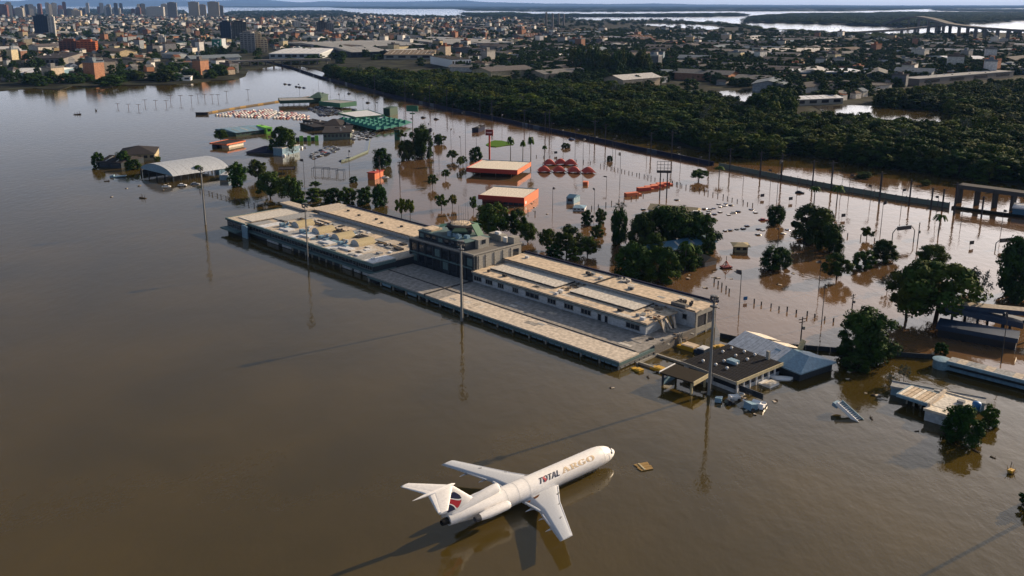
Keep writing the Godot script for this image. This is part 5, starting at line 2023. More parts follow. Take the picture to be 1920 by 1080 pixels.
	block("dark_shelter", "long dark flat shelter left of the pyramid-roofed pavilion", [-145.2, -659.7, 27.6, 10.2, -1.00], 2.6, M.wall_dark, M.dark_roof, "flat", 0, 0, 0.5)
	block("dark_shelter", "narrow dark shelter behind the long one beside the pale car lot", [-147.6, -680.6, 25, 8.1, -0.83], 2.6, M.wall_dark, M.dark_roof, "flat", 0, 0, 0.5)
	block("green_kiosk", "dark green box on the far road beside the wide grey roof", [-99.7, -744.4, 5.7, 15.3, -0.32], 6.0, M.dark_green, M.dark_green, "hip", 1.0, 0, 0.2)
	o = thing("green_totem", "green totem sign in front of the teal shade sails", "sign", Vector3(-76.9, 0, -603.3), -0.2)
	b = MB.new()
	b.bx(-1.8, -1.0, -0.5, 1.8, 5.7, 0.5)
	part("slab", b, M.green_paint, o)
	b = MB.new()
	b.bx(-2.0, 5.7, -0.6, 2.0, 6.8, 0.6)
	part("cap", b, M.dark_green, o)

	# small things on the flooded streets
	canopy("dark_canopy", "flat dark canopy above the trees by the left street", [-121.2, -480.4, 8.9, 7.9, 0.18], 2.3, 2.7, M.dark_roof, M.dark_roof, 3, 1)
	o = block("orange_kiosk", "orange and white kiosk with a slanting roof beside the round trees", [-71.3, -465.5, 4.1, 9, -0.37], 3.2, M.orange, M.red, "flat", 0, 0, 0.4)
	b = MB.new()
	b.bx(-2.4, 1.0, 1.5, 1.6, 2.6, 4.2)
	part("panel", b, M.cream_roof, o)
	for q in [[Vector3(-103.2, 0, -478.9), 9.0, "blue steel frame of a swing standing in the flood"], [Vector3(-97.7, 0, -475.7), 8.0, "longer blue steel play frame beside the swing frame"], [Vector3(-91.4, 0, -472.6), 4.0, "small blue steel gate frame at the right of the play frames"]]:
		o = thing("swing", q[2], "play frame", q[0], -0.1)
		var ww: float = q[1]
		for s in [-0.5, 0.5]:
			b = MB.new()
			b.tube(Vector3(ww * s, -1, 0), Vector3(ww * s, 2.8, 0), 0.12, 0.12, 6)
			part("post", b, M.deep_blue, o)
			b = MB.new()
			b.tube(Vector3(ww * s, -1, -3), Vector3(ww * s, 2.8, -3), 0.12, 0.12, 6)
			part("post", b, M.deep_blue, o)
		for s in [0.0, -3.0]:
			b = MB.new()
			b.tube(Vector3(-ww / 2, 2.8, s), Vector3(ww / 2, 2.8, s), 0.12, 0.12, 6)
			part("rail", b, M.deep_blue, o)
	# vehicles in front of the hangar
	put_car("car_white", "white car afloat at the left front corner of the hangar", Vector3(-172.2, 0, -442.2), 0.2, 0.5, "")
	put_car("car_white", "white van-like car in front of the hangar's open side", Vector3(-164.7, 0, -443.6), 0.1, 0.1, "")
	put_car("car_silver", "silver car in front of the hangar beside the light mast", Vector3(-159.7, 0, -447.7), 0.1, 0.3, "")
	block("truck_body", "pale truck box at the right end of the hangar", [-148.7, -464.3, 4.4, 10.4, -0.00], 2.4, M.metal_blue, M.metal_white, "flat", 0, 0, 0.05)

# ---------------------------------------------------------------- rail wall, masts, poles, posts
const NTH := ["first", "second", "third", "fourth", "fifth", "sixth", "seventh", "eighth", "ninth", "tenth", "eleventh", "twelfth", "thirteenth", "fourteenth", "fifteenth", "sixteenth", "seventeenth", "eighteenth", "nineteenth", "twentieth", "twenty-first", "twenty-second", "twenty-third", "twenty-fourth", "twenty-fifth"]


func light_mast(label: String, at: Vector3, h: float, wide := 0.42) -> void:
	var o := thing("light_mast", label, "light mast", at, -0.3)
	var b := MB.new()
	b.tube(Vector3(0, -2, 0), Vector3(0, h, 0), wide, wide * 0.6, 10)
	part("pole", b, M.steel_pole, o)
	b = MB.new()
	b.lathe(Vector3(0, h - 2.6, 0), Vector3.UP, Vector3.RIGHT, [[0.0, 0.3], [0.0, 0.95], [0.2, 0.95], [0.2, 0.3]], 12)
	part("lamp_ring", b, M.dark_metal, o)
	b = MB.new()
	b.lathe(Vector3(0, h - 0.2, 0), Vector3.UP, Vector3.RIGHT, [[0.0, 0.3], [0.0, 0.95], [0.2, 0.95], [0.2, 0.3]], 12)
	part("lamp_ring", b, M.dark_metal, o)
	for k in 8:
		b = MB.new()
		var a := TAU * k / 8
		b.box(Vector3(cos(a) * 0.9, h - 1.2 + 0.7 * (k % 2), sin(a) * 0.9), Vector3(0.35, 0.55, 0.5), -a)
		part("floodlight", b, M.dark_metal, o)
	b = MB.new()
	b.tube(Vector3(wide * 1.5, -1, 0), Vector3(wide * 1.1, h - 2.6, 0), 0.05, 0.05, 5)
	part("ladder", b, M.dark_pole, o)


func make_walls_and_poles() -> void:
	var b: MB
	var path: Array = [Vector3(-399.2, 0, -1463.2), Vector3(-315.6, 0, -1307.8), Vector3(-237.1, 0, -1129.4), Vector3(-196.5, 0, -1051.6), Vector3(-160, 0, -977.3), Vector3(-128.3, 0, -912.5), Vector3(-101, 0, -860.6), Vector3(-76.9, 0, -818.5), Vector3(-49.9, 0, -770.3), Vector3(-25.9, 0, -732.6), Vector3(-4.1, 0, -696.7), Vector3(15.6, 0, -661.1), Vector3(37.2, 0, -627.6), Vector3(56.6, 0, -595.9), Vector3(73.9, 0, -565.1), Vector3(92.5, 0, -535.2), Vector3(104.7, 0, -516.3), Vector3(113.4, 0, -502)]
	var o := thing("rail_wall", "long dark blue wall of the flooded railway, along the wood", "wall")
	for k in path.size() - 1:
		var seg := int(maxf(1, round(path[k].distance_to(path[k + 1]) / 8.0)))
		for j in seg:
			b = MB.new()
			var a: Vector3 = path[k].lerp(path[k + 1], float(j) / seg)
			var c: Vector3 = path[k].lerp(path[k + 1], (j + 0.98) / seg)
			var t := atan2(-(c - a).z, (c - a).x)
			b.box((a + c) / 2 + Vector3(0, 0.6, 0), Vector3(a.distance_to(c), 3.2 + 0.15 * (j % 2), 0.4), t)
			b.box((a + c) / 2 + Vector3(0, 2.3, 0), Vector3(a.distance_to(c), 0.25, 0.55), t)
			part("panel", b, M.deep_blue if (k * 3 + j) % 11 == 0 else M.navy_wall, o)
	path = [Vector3(115.6, 0, -498.6), Vector3(126.9, 0, -482), Vector3(137, 0, -466.5), Vector3(146.5, 0, -451.9), Vector3(157.6, 0, -436.8), Vector3(168.3, 0, -423.3), Vector3(178.3, 0, -410.5), Vector3(188.5, 0, -400.2), Vector3(195.1, 0, -393.5)]
	o = thing("concrete_rail_wall", "grey-green concrete wall of upright panels along the flooded railway", "wall")
	for k in path.size() - 1:
		var seg := int(maxf(1, round(path[k].distance_to(path[k + 1]) / 5.0)))
		for j in seg:
			b = MB.new()
			var a: Vector3 = path[k].lerp(path[k + 1], float(j) / seg)
			var c: Vector3 = path[k].lerp(path[k + 1], (j + 0.96) / seg)
			var t := atan2(-(c - a).z, (c - a).x)
			b.box((a + c) / 2 + Vector3(0, 0.7, 0), Vector3(a.distance_to(c), 3.3, 0.25), t)
			part("panel", b, M.concrete_green, o)
			b = MB.new()
			b.box(c + Vector3(0, 0.8, 0), Vector3(0.35, 3.7, 0.5), t)
			part("post", b, M.concrete, o)
	path = [Vector3(196.3, 0, -393.5), Vector3(206.9, 0, -383.9), Vector3(218.1, 0, -374.8), Vector3(231.1, 0, -366)]
	o = thing("weedy_bank", "low weed-grown bank at the right end of the concrete rail wall", "bank")
	for k in 3:
		b = MB.new()
		var a: Vector3 = path[k]
		var c: Vector3 = path[k + 1]
		b.box((a + c) / 2 + Vector3(0, 0.1, 0), Vector3(a.distance_to(c), 1.6, 2.4), atan2(-(c - a).z, (c - a).x))
		part("bank", b, M.land, o)
	# elevated rail viaduct at the right
	o = thing("rail_viaduct", "elevated concrete rail viaduct on columns before the wood, far right", "viaduct")
	var dk: Array = [Vector3(204.8, 7.5, -405.7), Vector3(216.2, 7.5, -394.8), Vector3(234, 7.5, -376.6)]
	for k in 2:
		b = MB.new()
		var a: Vector3 = dk[k]
		var c: Vector3 = dk[k + 1]
		b.box((a + c) / 2, Vector3(a.distance_to(c), 1.5, 6.0), atan2(-(c - a).z, (c - a).x))
		b.box((a + c) / 2 + Vector3(0, 0.95, 0), Vector3(a.distance_to(c), 0.4, 6.4), atan2(-(c - a).z, (c - a).x))
		part("deck", b, M.concrete_dark, o)
	for k in 6:
		b = MB.new()
		var q: Vector3 = dk[0].lerp(dk[2], (k + 0.05) / 5.5)
		b.bx(q.x - 0.9, -1.5, q.z - 0.9, q.x + 0.9, 6.8, q.z + 0.9)
		part("column", b, M.concrete_dark, o)
	block("rail_platform", "blue-sided platform canopy at the right edge below the viaduct", [225.1, -377.3, 18.4, 10.5, -0.57], 3.4, M.blue_roof, M.metal_white, "flat", 0, 0, 0.3)
	# dark wall from the terminal end to the long low building
	path = [Vector3(56.8, 0, -232.1), Vector3(63, 0, -227.7), Vector3(70, 0, -224.6), Vector3(77.3, 0, -223), Vector3(86.3, 0, -220.8), Vector3(93.9, 0, -218.9), Vector3(101.7, 0, -217.8), Vector3(108.2, 0, -216.4)]
	o = thing("airfield_wall", "dark low wall from the terminal end to the long low building", "wall")
	for k in path.size() - 1:
		for j in 3:
			b = MB.new()
			var a: Vector3 = path[k].lerp(path[k + 1], j / 3.0)
			var c: Vector3 = path[k].lerp(path[k + 1], (j + 0.98) / 3.0)
			b.box((a + c) / 2 + Vector3(0, 0.2, 0), Vector3(a.distance_to(c), 2.0, 0.3), atan2(-(c - a).z, (c - a).x))
			part("panel", b, M.wall_dark, o)

	# tall light masts on the apron; one stands just outside the right edge and throws its shadow in
	light_mast("tall light mast standing before the dark tiled shed", Vector3(45.8, 0, -194.5), 24.2)
	light_mast("tall light mast before the middle of the terminal front", Vector3(-14.4, 0, -245), 23.8)
	light_mast("tall light mast in open water left of the terminal", Vector3(-126.5, 0, -362.3), 24.0)
	light_mast("thin light mast before the left wing of the terminal", Vector3(-71, 0, -302.4), 22.0, 0.26)
	light_mast("light mast beyond the lower right edge, seen by its shadow", Vector3(89.9, 0, -141.2) + Vector3(0.847, 0, -0.532) * 14.0, 24.0)

	# lattice-like thick rail masts along the wall
	var proto: Node3D = null
	var list: Array = [[-139, -923.7, 19.2], [-99.9, -850.9, 18.8], [-73.3, -809.7, 18.4], [-55.7, -776.3, 17.6], [-25.6, -723.7, 14.8], [-15.8, -706.6, 15.7], [9, -662.6, 13.7], [23.5, -639.8, 14.3], [26.3, -634.3, 16.5], [54.6, -593.5, 14.4], [60.5, -581.8, 13.5], [84.4, -545.1, 13], [94.4, -529.4, 15.8], [110.7, -502, 13], [119.2, -488.5, 12.1], [130.4, -468, 13.6], [138.4, -457.6, 14.1], [149.6, -442.2, 13.4], [155.7, -432.9, 14.5], [167.2, -402.4, 14.8], [178.9, -397.9, 12], [184.8, -389.2, 10.1], [189.8, -389.2, 9.6], [190, -378.8, 14.5], [199.9, -374.8, 9.3]]
	for k in list.size():
		var q: Array = list[k]
		var at := Vector3(q[0], 0, q[1])
		var label: String = "%s dark rail mast from the left along the flooded rail wall" % NTH[k]
		if proto == null:
			proto = thing("rail_mast", label, "rail mast", at, 0.35, "rail masts along the wall")
			b = MB.new()
			b.bx(-0.28, -0.05, -0.28, 0.28, 1.0, 0.28)
			part("pole", b, M.dark_pole, proto)
			b = MB.new()
			b.bx(-2.6, 0.93, -0.1, 2.6, 0.945, 0.1)
			b.bx(-1.8, 0.85, -0.1, 0.0, 0.862, 0.1)
			part("arm", b, M.dark_pole, proto)
			proto.scale = Vector3(1, q[2], 1)
		else:
			dup(proto, "rail_mast", label, at, 0.35, "rail masts along the wall", Vector3(0.8 if q[2] < 14 else 1.0, q[2], 1))
	# street lamps with a curved arm
	proto = null
	list = [[-44.2, -478.9, 23.3], [-45.8, -521.8, 15.3], [-42.6, -521.8, 10], [-28.2, -545.1, 24.6], [-23.2, -584.1, 5.9], [18, -391.3, 9.6], [37, -525.5, 17.3], [40.3, -507.3, 14], [36.2, -388.1, 9.6], [46.8, -439.5, 5.6], [54.5, -449.1, 15.5], [62.5, -541.1, 11.6], [39.1, -286.6, 11.7], [121.2, -404.7, 19], [99.5, -326.7, 6.8], [66.4, -250.5, 13], [97.3, -273.4, 9.7], [87.9, -242.3, 11.6], [157.5, -414.1, 11.1], [145.2, -345.3, 12.9], [123.6, -213.2, 12.8], [-118.1, -483.6, 10.8], [-104.9, -449.1, 12.3], [-100.7, -456.2, 12.2], [-88.8, -486.9, 10.9]]
	for k in list.size():
		var q: Array = list[k]
		var at := Vector3(q[0], 0, q[1])
		var label: String = "thin street lamp standing in the flood, %s of those counted from the left" % NTH[k]
		if proto == null:
			proto = thing("street_lamp", label, "street lamp", at, 0.2, "street lamps in the flood")
			b = MB.new()
			b.tube(Vector3(0, -0.1, 0), Vector3(0, 1.0, 0), 0.14, 0.09, 6)
			part("pole", b, M.dark_pole, proto)
			b = MB.new()
			b.tube(Vector3(0, 0.985, 0), Vector3(1.6, 1.0, 0), 0.06, 0.05, 5)
			part("arm", b, M.dark_pole, proto)
			b = MB.new()
			b.bx(1.3, 0.99, -0.2, 2.2, 1.01, 0.2)
			part("lamp_head", b, M.steel_pole, proto)
			proto.scale = Vector3(1, q[2], 1)
		else:
			dup(proto, "street_lamp", label, at, 0.2 + k, "street lamps in the flood", Vector3(1, q[2], 1))
	for r in [[[Vector3(-211.1, 0, -1003.1), Vector3(-197.3, 0, -979.9), Vector3(-183.5, 0, -956.7), Vector3(-169.7, 0, -933.5), Vector3(-155.9, 0, -910.3), Vector3(-142.1, 0, -887.2), Vector3(-128.3, 0, -864), Vector3(-114.5, 0, -840.8), Vector3(-100.7, 0, -817.6), Vector3(-86.9, 0, -794.4), Vector3(-73.2, 0, -771.2), Vector3(-59.4, 0, -748.1), Vector3(-45.6, 0, -724.9), Vector3(-31.8, 0, -701.7), Vector3(-18, 0, -678.5), Vector3(-4.2, 0, -655.3), Vector3(9.6, 0, -632.2), Vector3(23.4, 0, -609), Vector3(37.2, 0, -585.8), Vector3(51, 0, -562.6), Vector3(64.8, 0, -539.4), Vector3(78.6, 0, -516.3)], "thin dark lamp in the long row along the flooded road"], [[Vector3(-124.6, 0, -784.4), Vector3(-110.9, 0, -749), Vector3(-97.2, 0, -713.7), Vector3(-83.5, 0, -678.4), Vector3(-69.8, 0, -643.1), Vector3(-56.2, 0, -607.8), Vector3(-42.5, 0, -572.5), Vector3(-28.8, 0, -537.1)], "thin dark lamp in the slanting row left of the fuel station"], [[Vector3(90.9, 0, -490.2), Vector3(100.6, 0, -477), Vector3(110.3, 0, -463.8), Vector3(120, 0, -450.7), Vector3(129.7, 0, -437.5), Vector3(139.5, 0, -424.3), Vector3(149.2, 0, -411.2), Vector3(158.9, 0, -398), Vector3(168.6, 0, -384.8), Vector3(178.3, 0, -371.7), Vector3(188, 0, -358.5), Vector3(197.8, 0, -345.3)], "thin dark lamp in the row before the concrete rail wall"], [[Vector3(-213.8, 0, -912.5), Vector3(-193, 0, -876.8), Vector3(-172.3, 0, -841.1), Vector3(-151.5, 0, -805.4)], "thin dark lamp beside the green canopies"]]:
		for q in r[0]:
			var lamp := dup(proto, "street_lamp", r[1], q + Vector3(rng.randf_range(-4, 4), 0, rng.randf_range(-4, 4)), rng.randf() * 6.0, r[1].replace(" lamp ", " lamps "), Vector3(0.9, rng.randf_range(8.0, 12.5), 0.9))
			lamp.rotation.x = rng.randf_range(-0.04, 0.04)
			lamp.rotation.z = rng.randf_range(-0.04, 0.04)
	# power poles with crossarms
	proto = null
	var words := ["wooden power pole with crossarm and transformer behind the white-roofed hall", "wooden power pole beside the big dark tree at the right", "wooden power pole with two arms near the gantry", "short wooden power pole above the big right-hand trees", "wooden power pole left of the boarding canopy row", "wooden power pole by the terminal's dark trees", "wooden power pole among the left street trees", "wooden power pole near the orange kiosk"]
	list = [[77.7, -228.5, 7.1], [100.3, -252.8, 5.6], [153.5, -330.6, 8.5], [151.8, -297.2, 2.5], [44.7, -287.8, 7.4], [44.7, -322.9, 9.8], [-66.6, -449.1, 14.4], [-55.8, -442.2, 13.4]]
	for k in list.size():
		var q: Array = list[k]
		var at := Vector3(q[0], 0, q[1])
		if proto == null:
			proto = thing("power_pole", words[k], "power pole", at, 0.5, "wooden power poles")
			b = MB.new()
			b.tube(Vector3(0, -0.15, 0), Vector3(0, 1.0, 0), 0.2, 0.14, 7)
			part("pole", b, M.dark_pole, proto)
			b = MB.new()
			b.bx(-1.4, 0.9, -0.08, 1.4, 0.925, 0.08)
			b.bx(-1.1, 0.78, -0.08, 1.1, 0.80, 0.08)
			part("crossarm", b, M.bark, proto)
			b = MB.new()
			b.tube(Vector3(0.5, 0.5, 0.2), Vector3(0.5, 0.62, 0.2), 0.4, 0.4, 8)
			part("transformer", b, M.steel_pole, proto)
			proto.scale = Vector3(1, q[2], 1)
		else:
			dup(proto, "power_pole", words[k], at, 0.4 + 0.3 * k, "wooden power poles", Vector3(1, q[2], 1))
	# small road signs whose boards just clear the water
	for q in [[Vector3(116.8, 0, -412.9), "dark back of a road sign left of the round tree"], [Vector3(127.9, 0, -405.8), "dark back of a road sign between the round trees"], [Vector3(140, 0, -371.8), "dark back of a road sign right of the large twin tree"], [Vector3(172, 0, -326.7), "small leaning dark sign in open water at the right"], [Vector3(26.3, 0, -539.1), "small dark sign box at the foot of a thin lamp"]]:
		var s := thing("road_sign", q[1], "sign", q[0], 0.3)
		b = MB.new()
		b.bx(-1.0, 1.0, -0.06, 1.0, 2.4, 0.06)
		part("board", b, M.car_black, s)
		b = MB.new()
		b.tube(Vector3(-0.6, -1, -0.12), Vector3(-0.6, 2.2, -0.12), 0.06, 0.06, 5)
		part("post", b, M.steel_pole, s)
	# gantries
	for g in [[Vector3(144.1, 0, -331.4), Vector3(154.1, 0, -335.4), 6.1, "arched road gantry with a dark sign box over the flood"], [Vector3(179.8, 0, -324.4), Vector3(189.2, 0, -327.5), 3.1, "dark gantry sign at the right edge beside the tall trees"]]:
		o = thing("road_gantry", g[3], "gantry")
		for e in 2:
			b = MB.new()
			var base: Vector3 = g[e]
			var inn: Vector3 = (g[1 - e] - base) * 0.14
			var hgt: float = g[2]
			b.tube(base + Vector3(0, -1, 0), base + Vector3(0, hgt * 0.7, 0), 0.2, 0.18, 7)
			b.tube(base + Vector3(0, hgt * 0.7, 0), base + inn + Vector3(0, hgt * 0.96, 0), 0.18, 0.16, 7)
			part("leg", b, M.steel_pole, o)
		b = MB.new()
		var m: Vector3 = (g[0] + g[1]) / 2
		var along: Vector3 = g[1] - g[0]
		b.tube(g[0] + along * 0.14 + Vector3(0, g[2] * 0.96, 0), g[1] - along * 0.14 + Vector3(0, g[2] * 0.96, 0), 0.16, 0.16, 7)
		part("beam", b, M.steel_pole, o)
		b = MB.new()
		b.box(m + Vector3(0, g[2] * 0.94, 0), Vector3(along.length() * 0.62, 1.5, 0.5), atan2(-along.z, along.x))
		part("sign_box", b, M.car_black, o)
	# blue street sign in the water, red and white filling-station frame
	o = thing("blue_sign", "small bright blue sign just above the water by the terminal end", "sign", Vector3(71.2, 0, -262.2), 0.4)
	b = MB.new()
	b.bx(-0.7, 0.6, -0.06, 0.7, 1.7, 0.06)
	part("board", b, M.sky_blue, o)
	b = MB.new()
	b.tube(Vector3(0, -1, -0.1), Vector3(0, 1.2, -0.1), 0.06, 0.06, 5)
	part("post", b, M.steel_pole, o)
	o = thing("red_mast_base", "red and dark lattice base beside the kiosk", "mast", Vector3(73.8, 0, -299.1), 0.3)
	for k in 4:
		b = MB.new()
		b.tube(Vector3([-1.6, 1.6, 1.6, -1.6][k], -0.5, [1, 1, -1, -1][k] * 1.2), Vector3(0, 2.6, 0), 0.16, 0.1, 5)
		part("strut", b, M.red, o)
	b = MB.new()
	b.bx(-1.8, 0.2, -1.3, 1.8, 0.6, 1.3)
	part("platform", b, M.red_dark, o)
	b = MB.new()
	b.tube(Vector3(0, 0, 0), Vector3(0, 4.2, 0), 0.12, 0.1, 5)
	part("pole", b, M.dark_pole, o)

	# rows of short posts
	var rows := [[[Vector3(49.6, 0, -500.3), Vector3(51.3, 0, -497.7), Vector3(52.9, 0, -495), Vector3(54.6, 0, -492.4), Vector3(56.2, 0, -489.8), Vector3(57.9, 0, -487.1), Vector3(59.5, 0, -484.5), Vector3(61.2, 0, -481.8), Vector3(62.8, 0, -479.2), Vector3(64.4, 0, -476.6), Vector3(66.1, 0, -473.9), Vector3(67.7, 0, -471.3), Vector3(69.4, 0, -468.7), Vector3(71, 0, -466), Vector3(72.7, 0, -463.4), Vector3(74.3, 0, -460.7), Vector3(76, 0, -458.1), Vector3(77.6, 0, -455.5), Vector3(79.3, 0, -452.8), Vector3(80.9, 0, -450.2), Vector3(82.6, 0, -447.6), Vector3(84.2, 0, -444.9)], "dark fence post in the row right of the domed tents"], [[Vector3(81.4, 0, -449.1), Vector3(83, 0, -446.1), Vector3(84.6, 0, -443.1), Vector3(86.2, 0, -440.1), Vector3(87.8, 0, -437), Vector3(89.5, 0, -434), Vector3(91.1, 0, -431), Vector3(92.7, 0, -428), Vector3(94.3, 0, -425), Vector3(95.9, 0, -422), Vector3(97.5, 0, -419), Vector3(99.1, 0, -416), Vector3(100.7, 0, -413), Vector3(102.3, 0, -410), Vector3(103.9, 0, -406.9), Vector3(105.5, 0, -403.9), Vector3(107.1, 0, -400.9), Vector3(108.7, 0, -397.9)], "pale fence post in the row behind the flooded car park"], [[Vector3(73.4, 0, -260.7), Vector3(75.4, 0, -258.9), Vector3(77.5, 0, -257), Vector3(79.6, 0, -255.2), Vector3(81.6, 0, -253.3), Vector3(83.7, 0, -251.5), Vector3(85.8, 0, -249.6), Vector3(87.8, 0, -247.8), Vector3(89.9, 0, -245.9), Vector3(91.9, 0, -244.1)], "reddish bollard in the row between terminal end and big tree"],
		[[Vector3(14.6, 0, -533.2), Vector3(18.4, 0, -530.4), Vector3(22.1, 0, -527.6), Vector3(25.8, 0, -524.8), Vector3(29.6, 0, -522), Vector3(33.3, 0, -519.2), Vector3(37, 0, -516.4), Vector3(40.8, 0, -513.6), Vector3(44.5, 0, -510.8)], "small post in the row behind the domed tents"], [[Vector3(-151.5, 0, -430.3), Vector3(-148.5, 0, -427.6), Vector3(-145.6, 0, -424.9), Vector3(-142.7, 0, -422.2), Vector3(-139.8, 0, -419.5), Vector3(-136.9, 0, -416.8), Vector3(-133.9, 0, -414), Vector3(-131, 0, -411.3), Vector3(-128.1, 0, -408.6), Vector3(-125.2, 0, -405.9), Vector3(-122.3, 0, -403.2), Vector3(-119.3, 0, -400.5), Vector3(-116.4, 0, -397.8), Vector3(-113.5, 0, -395.1), Vector3(-110.6, 0, -392.4)], "fence post in the wire fence running to the terminal's left corner"], [[Vector3(66.2, 0, -281.9), Vector3(66.8, 0, -279.3), Vector3(67.4, 0, -276.8), Vector3(68, 0, -274.3), Vector3(68.7, 0, -271.7)], "small post near the near end of the terminal"], [[Vector3(-39.5, 0, -471.1), Vector3(-37.6, 0, -476.5), Vector3(-35.6, 0, -481.9), Vector3(-33.7, 0, -487.3), Vector3(-31.7, 0, -492.7), Vector3(-29.8, 0, -498.2), Vector3(-27.8, 0, -503.6), Vector3(-25.9, 0, -509), Vector3(-23.9, 0, -514.4)], "short post on the kerb left of the fuel station"], [[Vector3(139.2, 0, -335.4), Vector3(135.3, 0, -338.7), Vector3(131.4, 0, -342), Vector3(127.5, 0, -345.3)], "small post near the round trees on the right"],
		[[Vector3(61.8, 0, -418.9), Vector3(58.6, 0, -415.5), Vector3(55.3, 0, -412), Vector3(52, 0, -408.6), Vector3(48.7, 0, -405.1), Vector3(45.4, 0, -401.7), Vector3(42.1, 0, -398.2), Vector3(38.8, 0, -394.8), Vector3(35.5, 0, -391.3)], "thin post in the row from the orange lorry to the minibus"], [[Vector3(-7.2, 0, -395.7), Vector3(-4.4, 0, -393.2), Vector3(-1.6, 0, -390.7), Vector3(1.3, 0, -388.3), Vector3(4.1, 0, -385.8), Vector3(6.9, 0, -383.3), Vector3(9.7, 0, -380.8)], "post of the broken fence before the fuel shop"]]
	var post: Node3D = null
	for r in rows:
		for q in r[0]:
			if post == null:
				post = thing("fence_post", r[1], "post", q, 0.0, r[1].replace(" post ", " posts "))
				b = MB.new()
				b.bx(-0.14, -1.0, -0.14, 0.14, 1.5, 0.14)
				part("post", b, M.dark_pole, post)
				b = MB.new()
				b.bx(-0.18, 1.5, -0.18, 0.18, 1.62, 0.18)
				part("cap", b, M.steel_pole, post)
			else:
				dup(post, "fence_post", r[1], q + Vector3(rng.randf_range(-0.3, 0.3), rng.randf_range(-0.5, 0.1), rng.randf_range(-0.3, 0.3)), rng.randf(), r[1].replace(" post ", " posts "))
	b = MB.new()
	var fl: Array = [Vector3(-151.5, 0, -430.3), Vector3(-110.6, 0, -392.4)]
	b.box((fl[0] + fl[1]) / 2 + Vector3(0, 0.5, 0), Vector3(fl[0].distance_to(fl[1]), 0.08, 0.06), atan2(-(fl[1] - fl[0]).z, (fl[1] - fl[0]).x))
	b.box((fl[0] + fl[1]) / 2 + Vector3(0, 1.2, 0), Vector3(fl[0].distance_to(fl[1]), 0.08, 0.06), atan2(-(fl[1] - fl[0]).z, (fl[1] - fl[0]).x))
	solo("wire_rail", b, M.dark_pole, "two long rails of the fence running to the terminal's left corner", "fence")
	# green site fence
	o = thing("green_fence", "low green mesh fence between the showroom and the playground", "fence")
	var gp: Array = [Vector3(-95.2, 0, -603.3), Vector3(-88.6, 0, -551.3), Vector3(-94.9, 0, -521.8), Vector3(-98.2, 0, -514.4)]
	for k in 3:
		b = MB.new()
		var a: Vector3 = gp[k]
		var c: Vector3 = gp[k + 1]
		b.box((a + c) / 2 + Vector3(0, 0.5, 0), Vector3(a.distance_to(c), 1.2, 0.1), atan2(-(c - a).z, (c - a).x))
		part("panel", b, M.concrete_green, o)
	# runway approach lights: T-shaped frames standing in the lake
	proto = null
	var tees: Array = [[-348, -801.1, 3.3], [-335.1, -792.6, 3.7], [-324.6, -788.5, 3.7], [-332.6, -823, 4.3], [-321.2, -818.5, 4.3], [-311.6, -818.5, 4.3], [-319.6, -850.9, 5.5], [-308.4, -846.1, 5.9], [-296.8, -841.4, 6.4], [-302.4, -875.6, 4.6], [-294.1, -870.5, 4.6], [-286.9, -870.5, 4.6], [-279.8, -865.5, 5], [-279.4, -891, 5.7], [-264.6, -912.5, 5.3]]
	for k in tees.size():
		var q: Array = tees[k]
		var label: String = "%s approach-light frame from the left, standing in the lake" % NTH[k]
		if proto == null:
			proto = thing("approach_light", label, "runway light", Vector3(q[0], 0, q[1]), 0.2, "runway approach lights in the lake")
			b = MB.new()
			b.bx(-0.14, -0.2, -0.14, 0.14, 1.0, 0.14)
			part("pole", b, M.rust, proto)
			b = MB.new()
			b.bx(-2.0, 0.95, -0.12, 2.0, 1.0, 0.12)
			part("crossbar", b, M.rust, proto)
			b = MB.new()
			for j in 5:
				b.bx(-1.95 + j * 0.9, 1.0, -0.15, -1.65 + j * 0.9, 1.06, 0.15)
			part("lamps", b, M.dark_metal, proto)
			proto.scale = Vector3(1, q[2], 1)
		else:
			dup(proto, "approach_light", label, Vector3(q[0], 0, q[1]), 0.2, "runway approach lights in the lake", Vector3(1, q[2], 1))

# ---------------------------------------------------------------- trees
# unit tree: height 1, crown width 1
func crown_mesh(sd: int, blobs: int, leaves: int, leaf: float, low: float, flat: float, base: Color, other: Color, spread := 1.0) -> ArrayMesh:
	var r := RandomNumberGenerator.new()
	r.seed = sd
	var b := MB.new()
	b.tinted = true
	var bl := []
	for k in blobs:
		# blob centres on and under the shell of a dome, so that the crown closes
		var a := k * 2.39996 + r.randf_range(-0.5, 0.5)
		var up := (k + r.randf()) / blobs
		var wide := sqrt(maxf(0.0, 1.0 - pow(absf(up - 0.38) / 0.66, 2.2)))
		var out := 0.36 * wide * (1.0 if k % 4 else 0.4) * r.randf_range(0.72, 1.18)
		var rad := r.randf_range(0.08, 0.185) * spread
		bl.append([Vector3(cos(a) * out, lerpf(low + 0.10, 0.90, up), sin(a) * out), rad, r.randf()])
	for k in leaves:
		var q: Array = bl[r.randi() % blobs]
		var dir := Vector3(r.randfn(), r.randfn() + 0.25, r.randfn()).normalized()
		var rr: float = q[1] * pow(r.randf(), 0.33) * r.randf_range(0.85, 1.15)
		var p: Vector3 = q[0] + dir * rr * Vector3(1, flat, 1)
		var nn := (dir + Vector3(r.randfn(), r.randfn(), r.randfn()) * 0.36).normalized()
		var s := nn.cross(Vector3(r.randfn(), r.randfn(), r.randfn())).normalized()
		var t := nn.cross(s)
		var l := leaf * r.randf_range(0.6, 1.4)
		var v := r.randf_range(0.85, 1.15)
		var c := base.lerp(other, clampf(q[2] * 0.8 + r.randf_range(-0.2, 0.3), 0, 1))
		b.tint = Color(c.r * v, c.g * v, c.b * v)
		b.quad(p - s * l - t * l * 0.6, p + s * l * 0.8 - t * l * 0.7, p + s * l + t * l * 0.6, p - s * l * 0.8 + t * l * 0.7)
	return b.mesh()


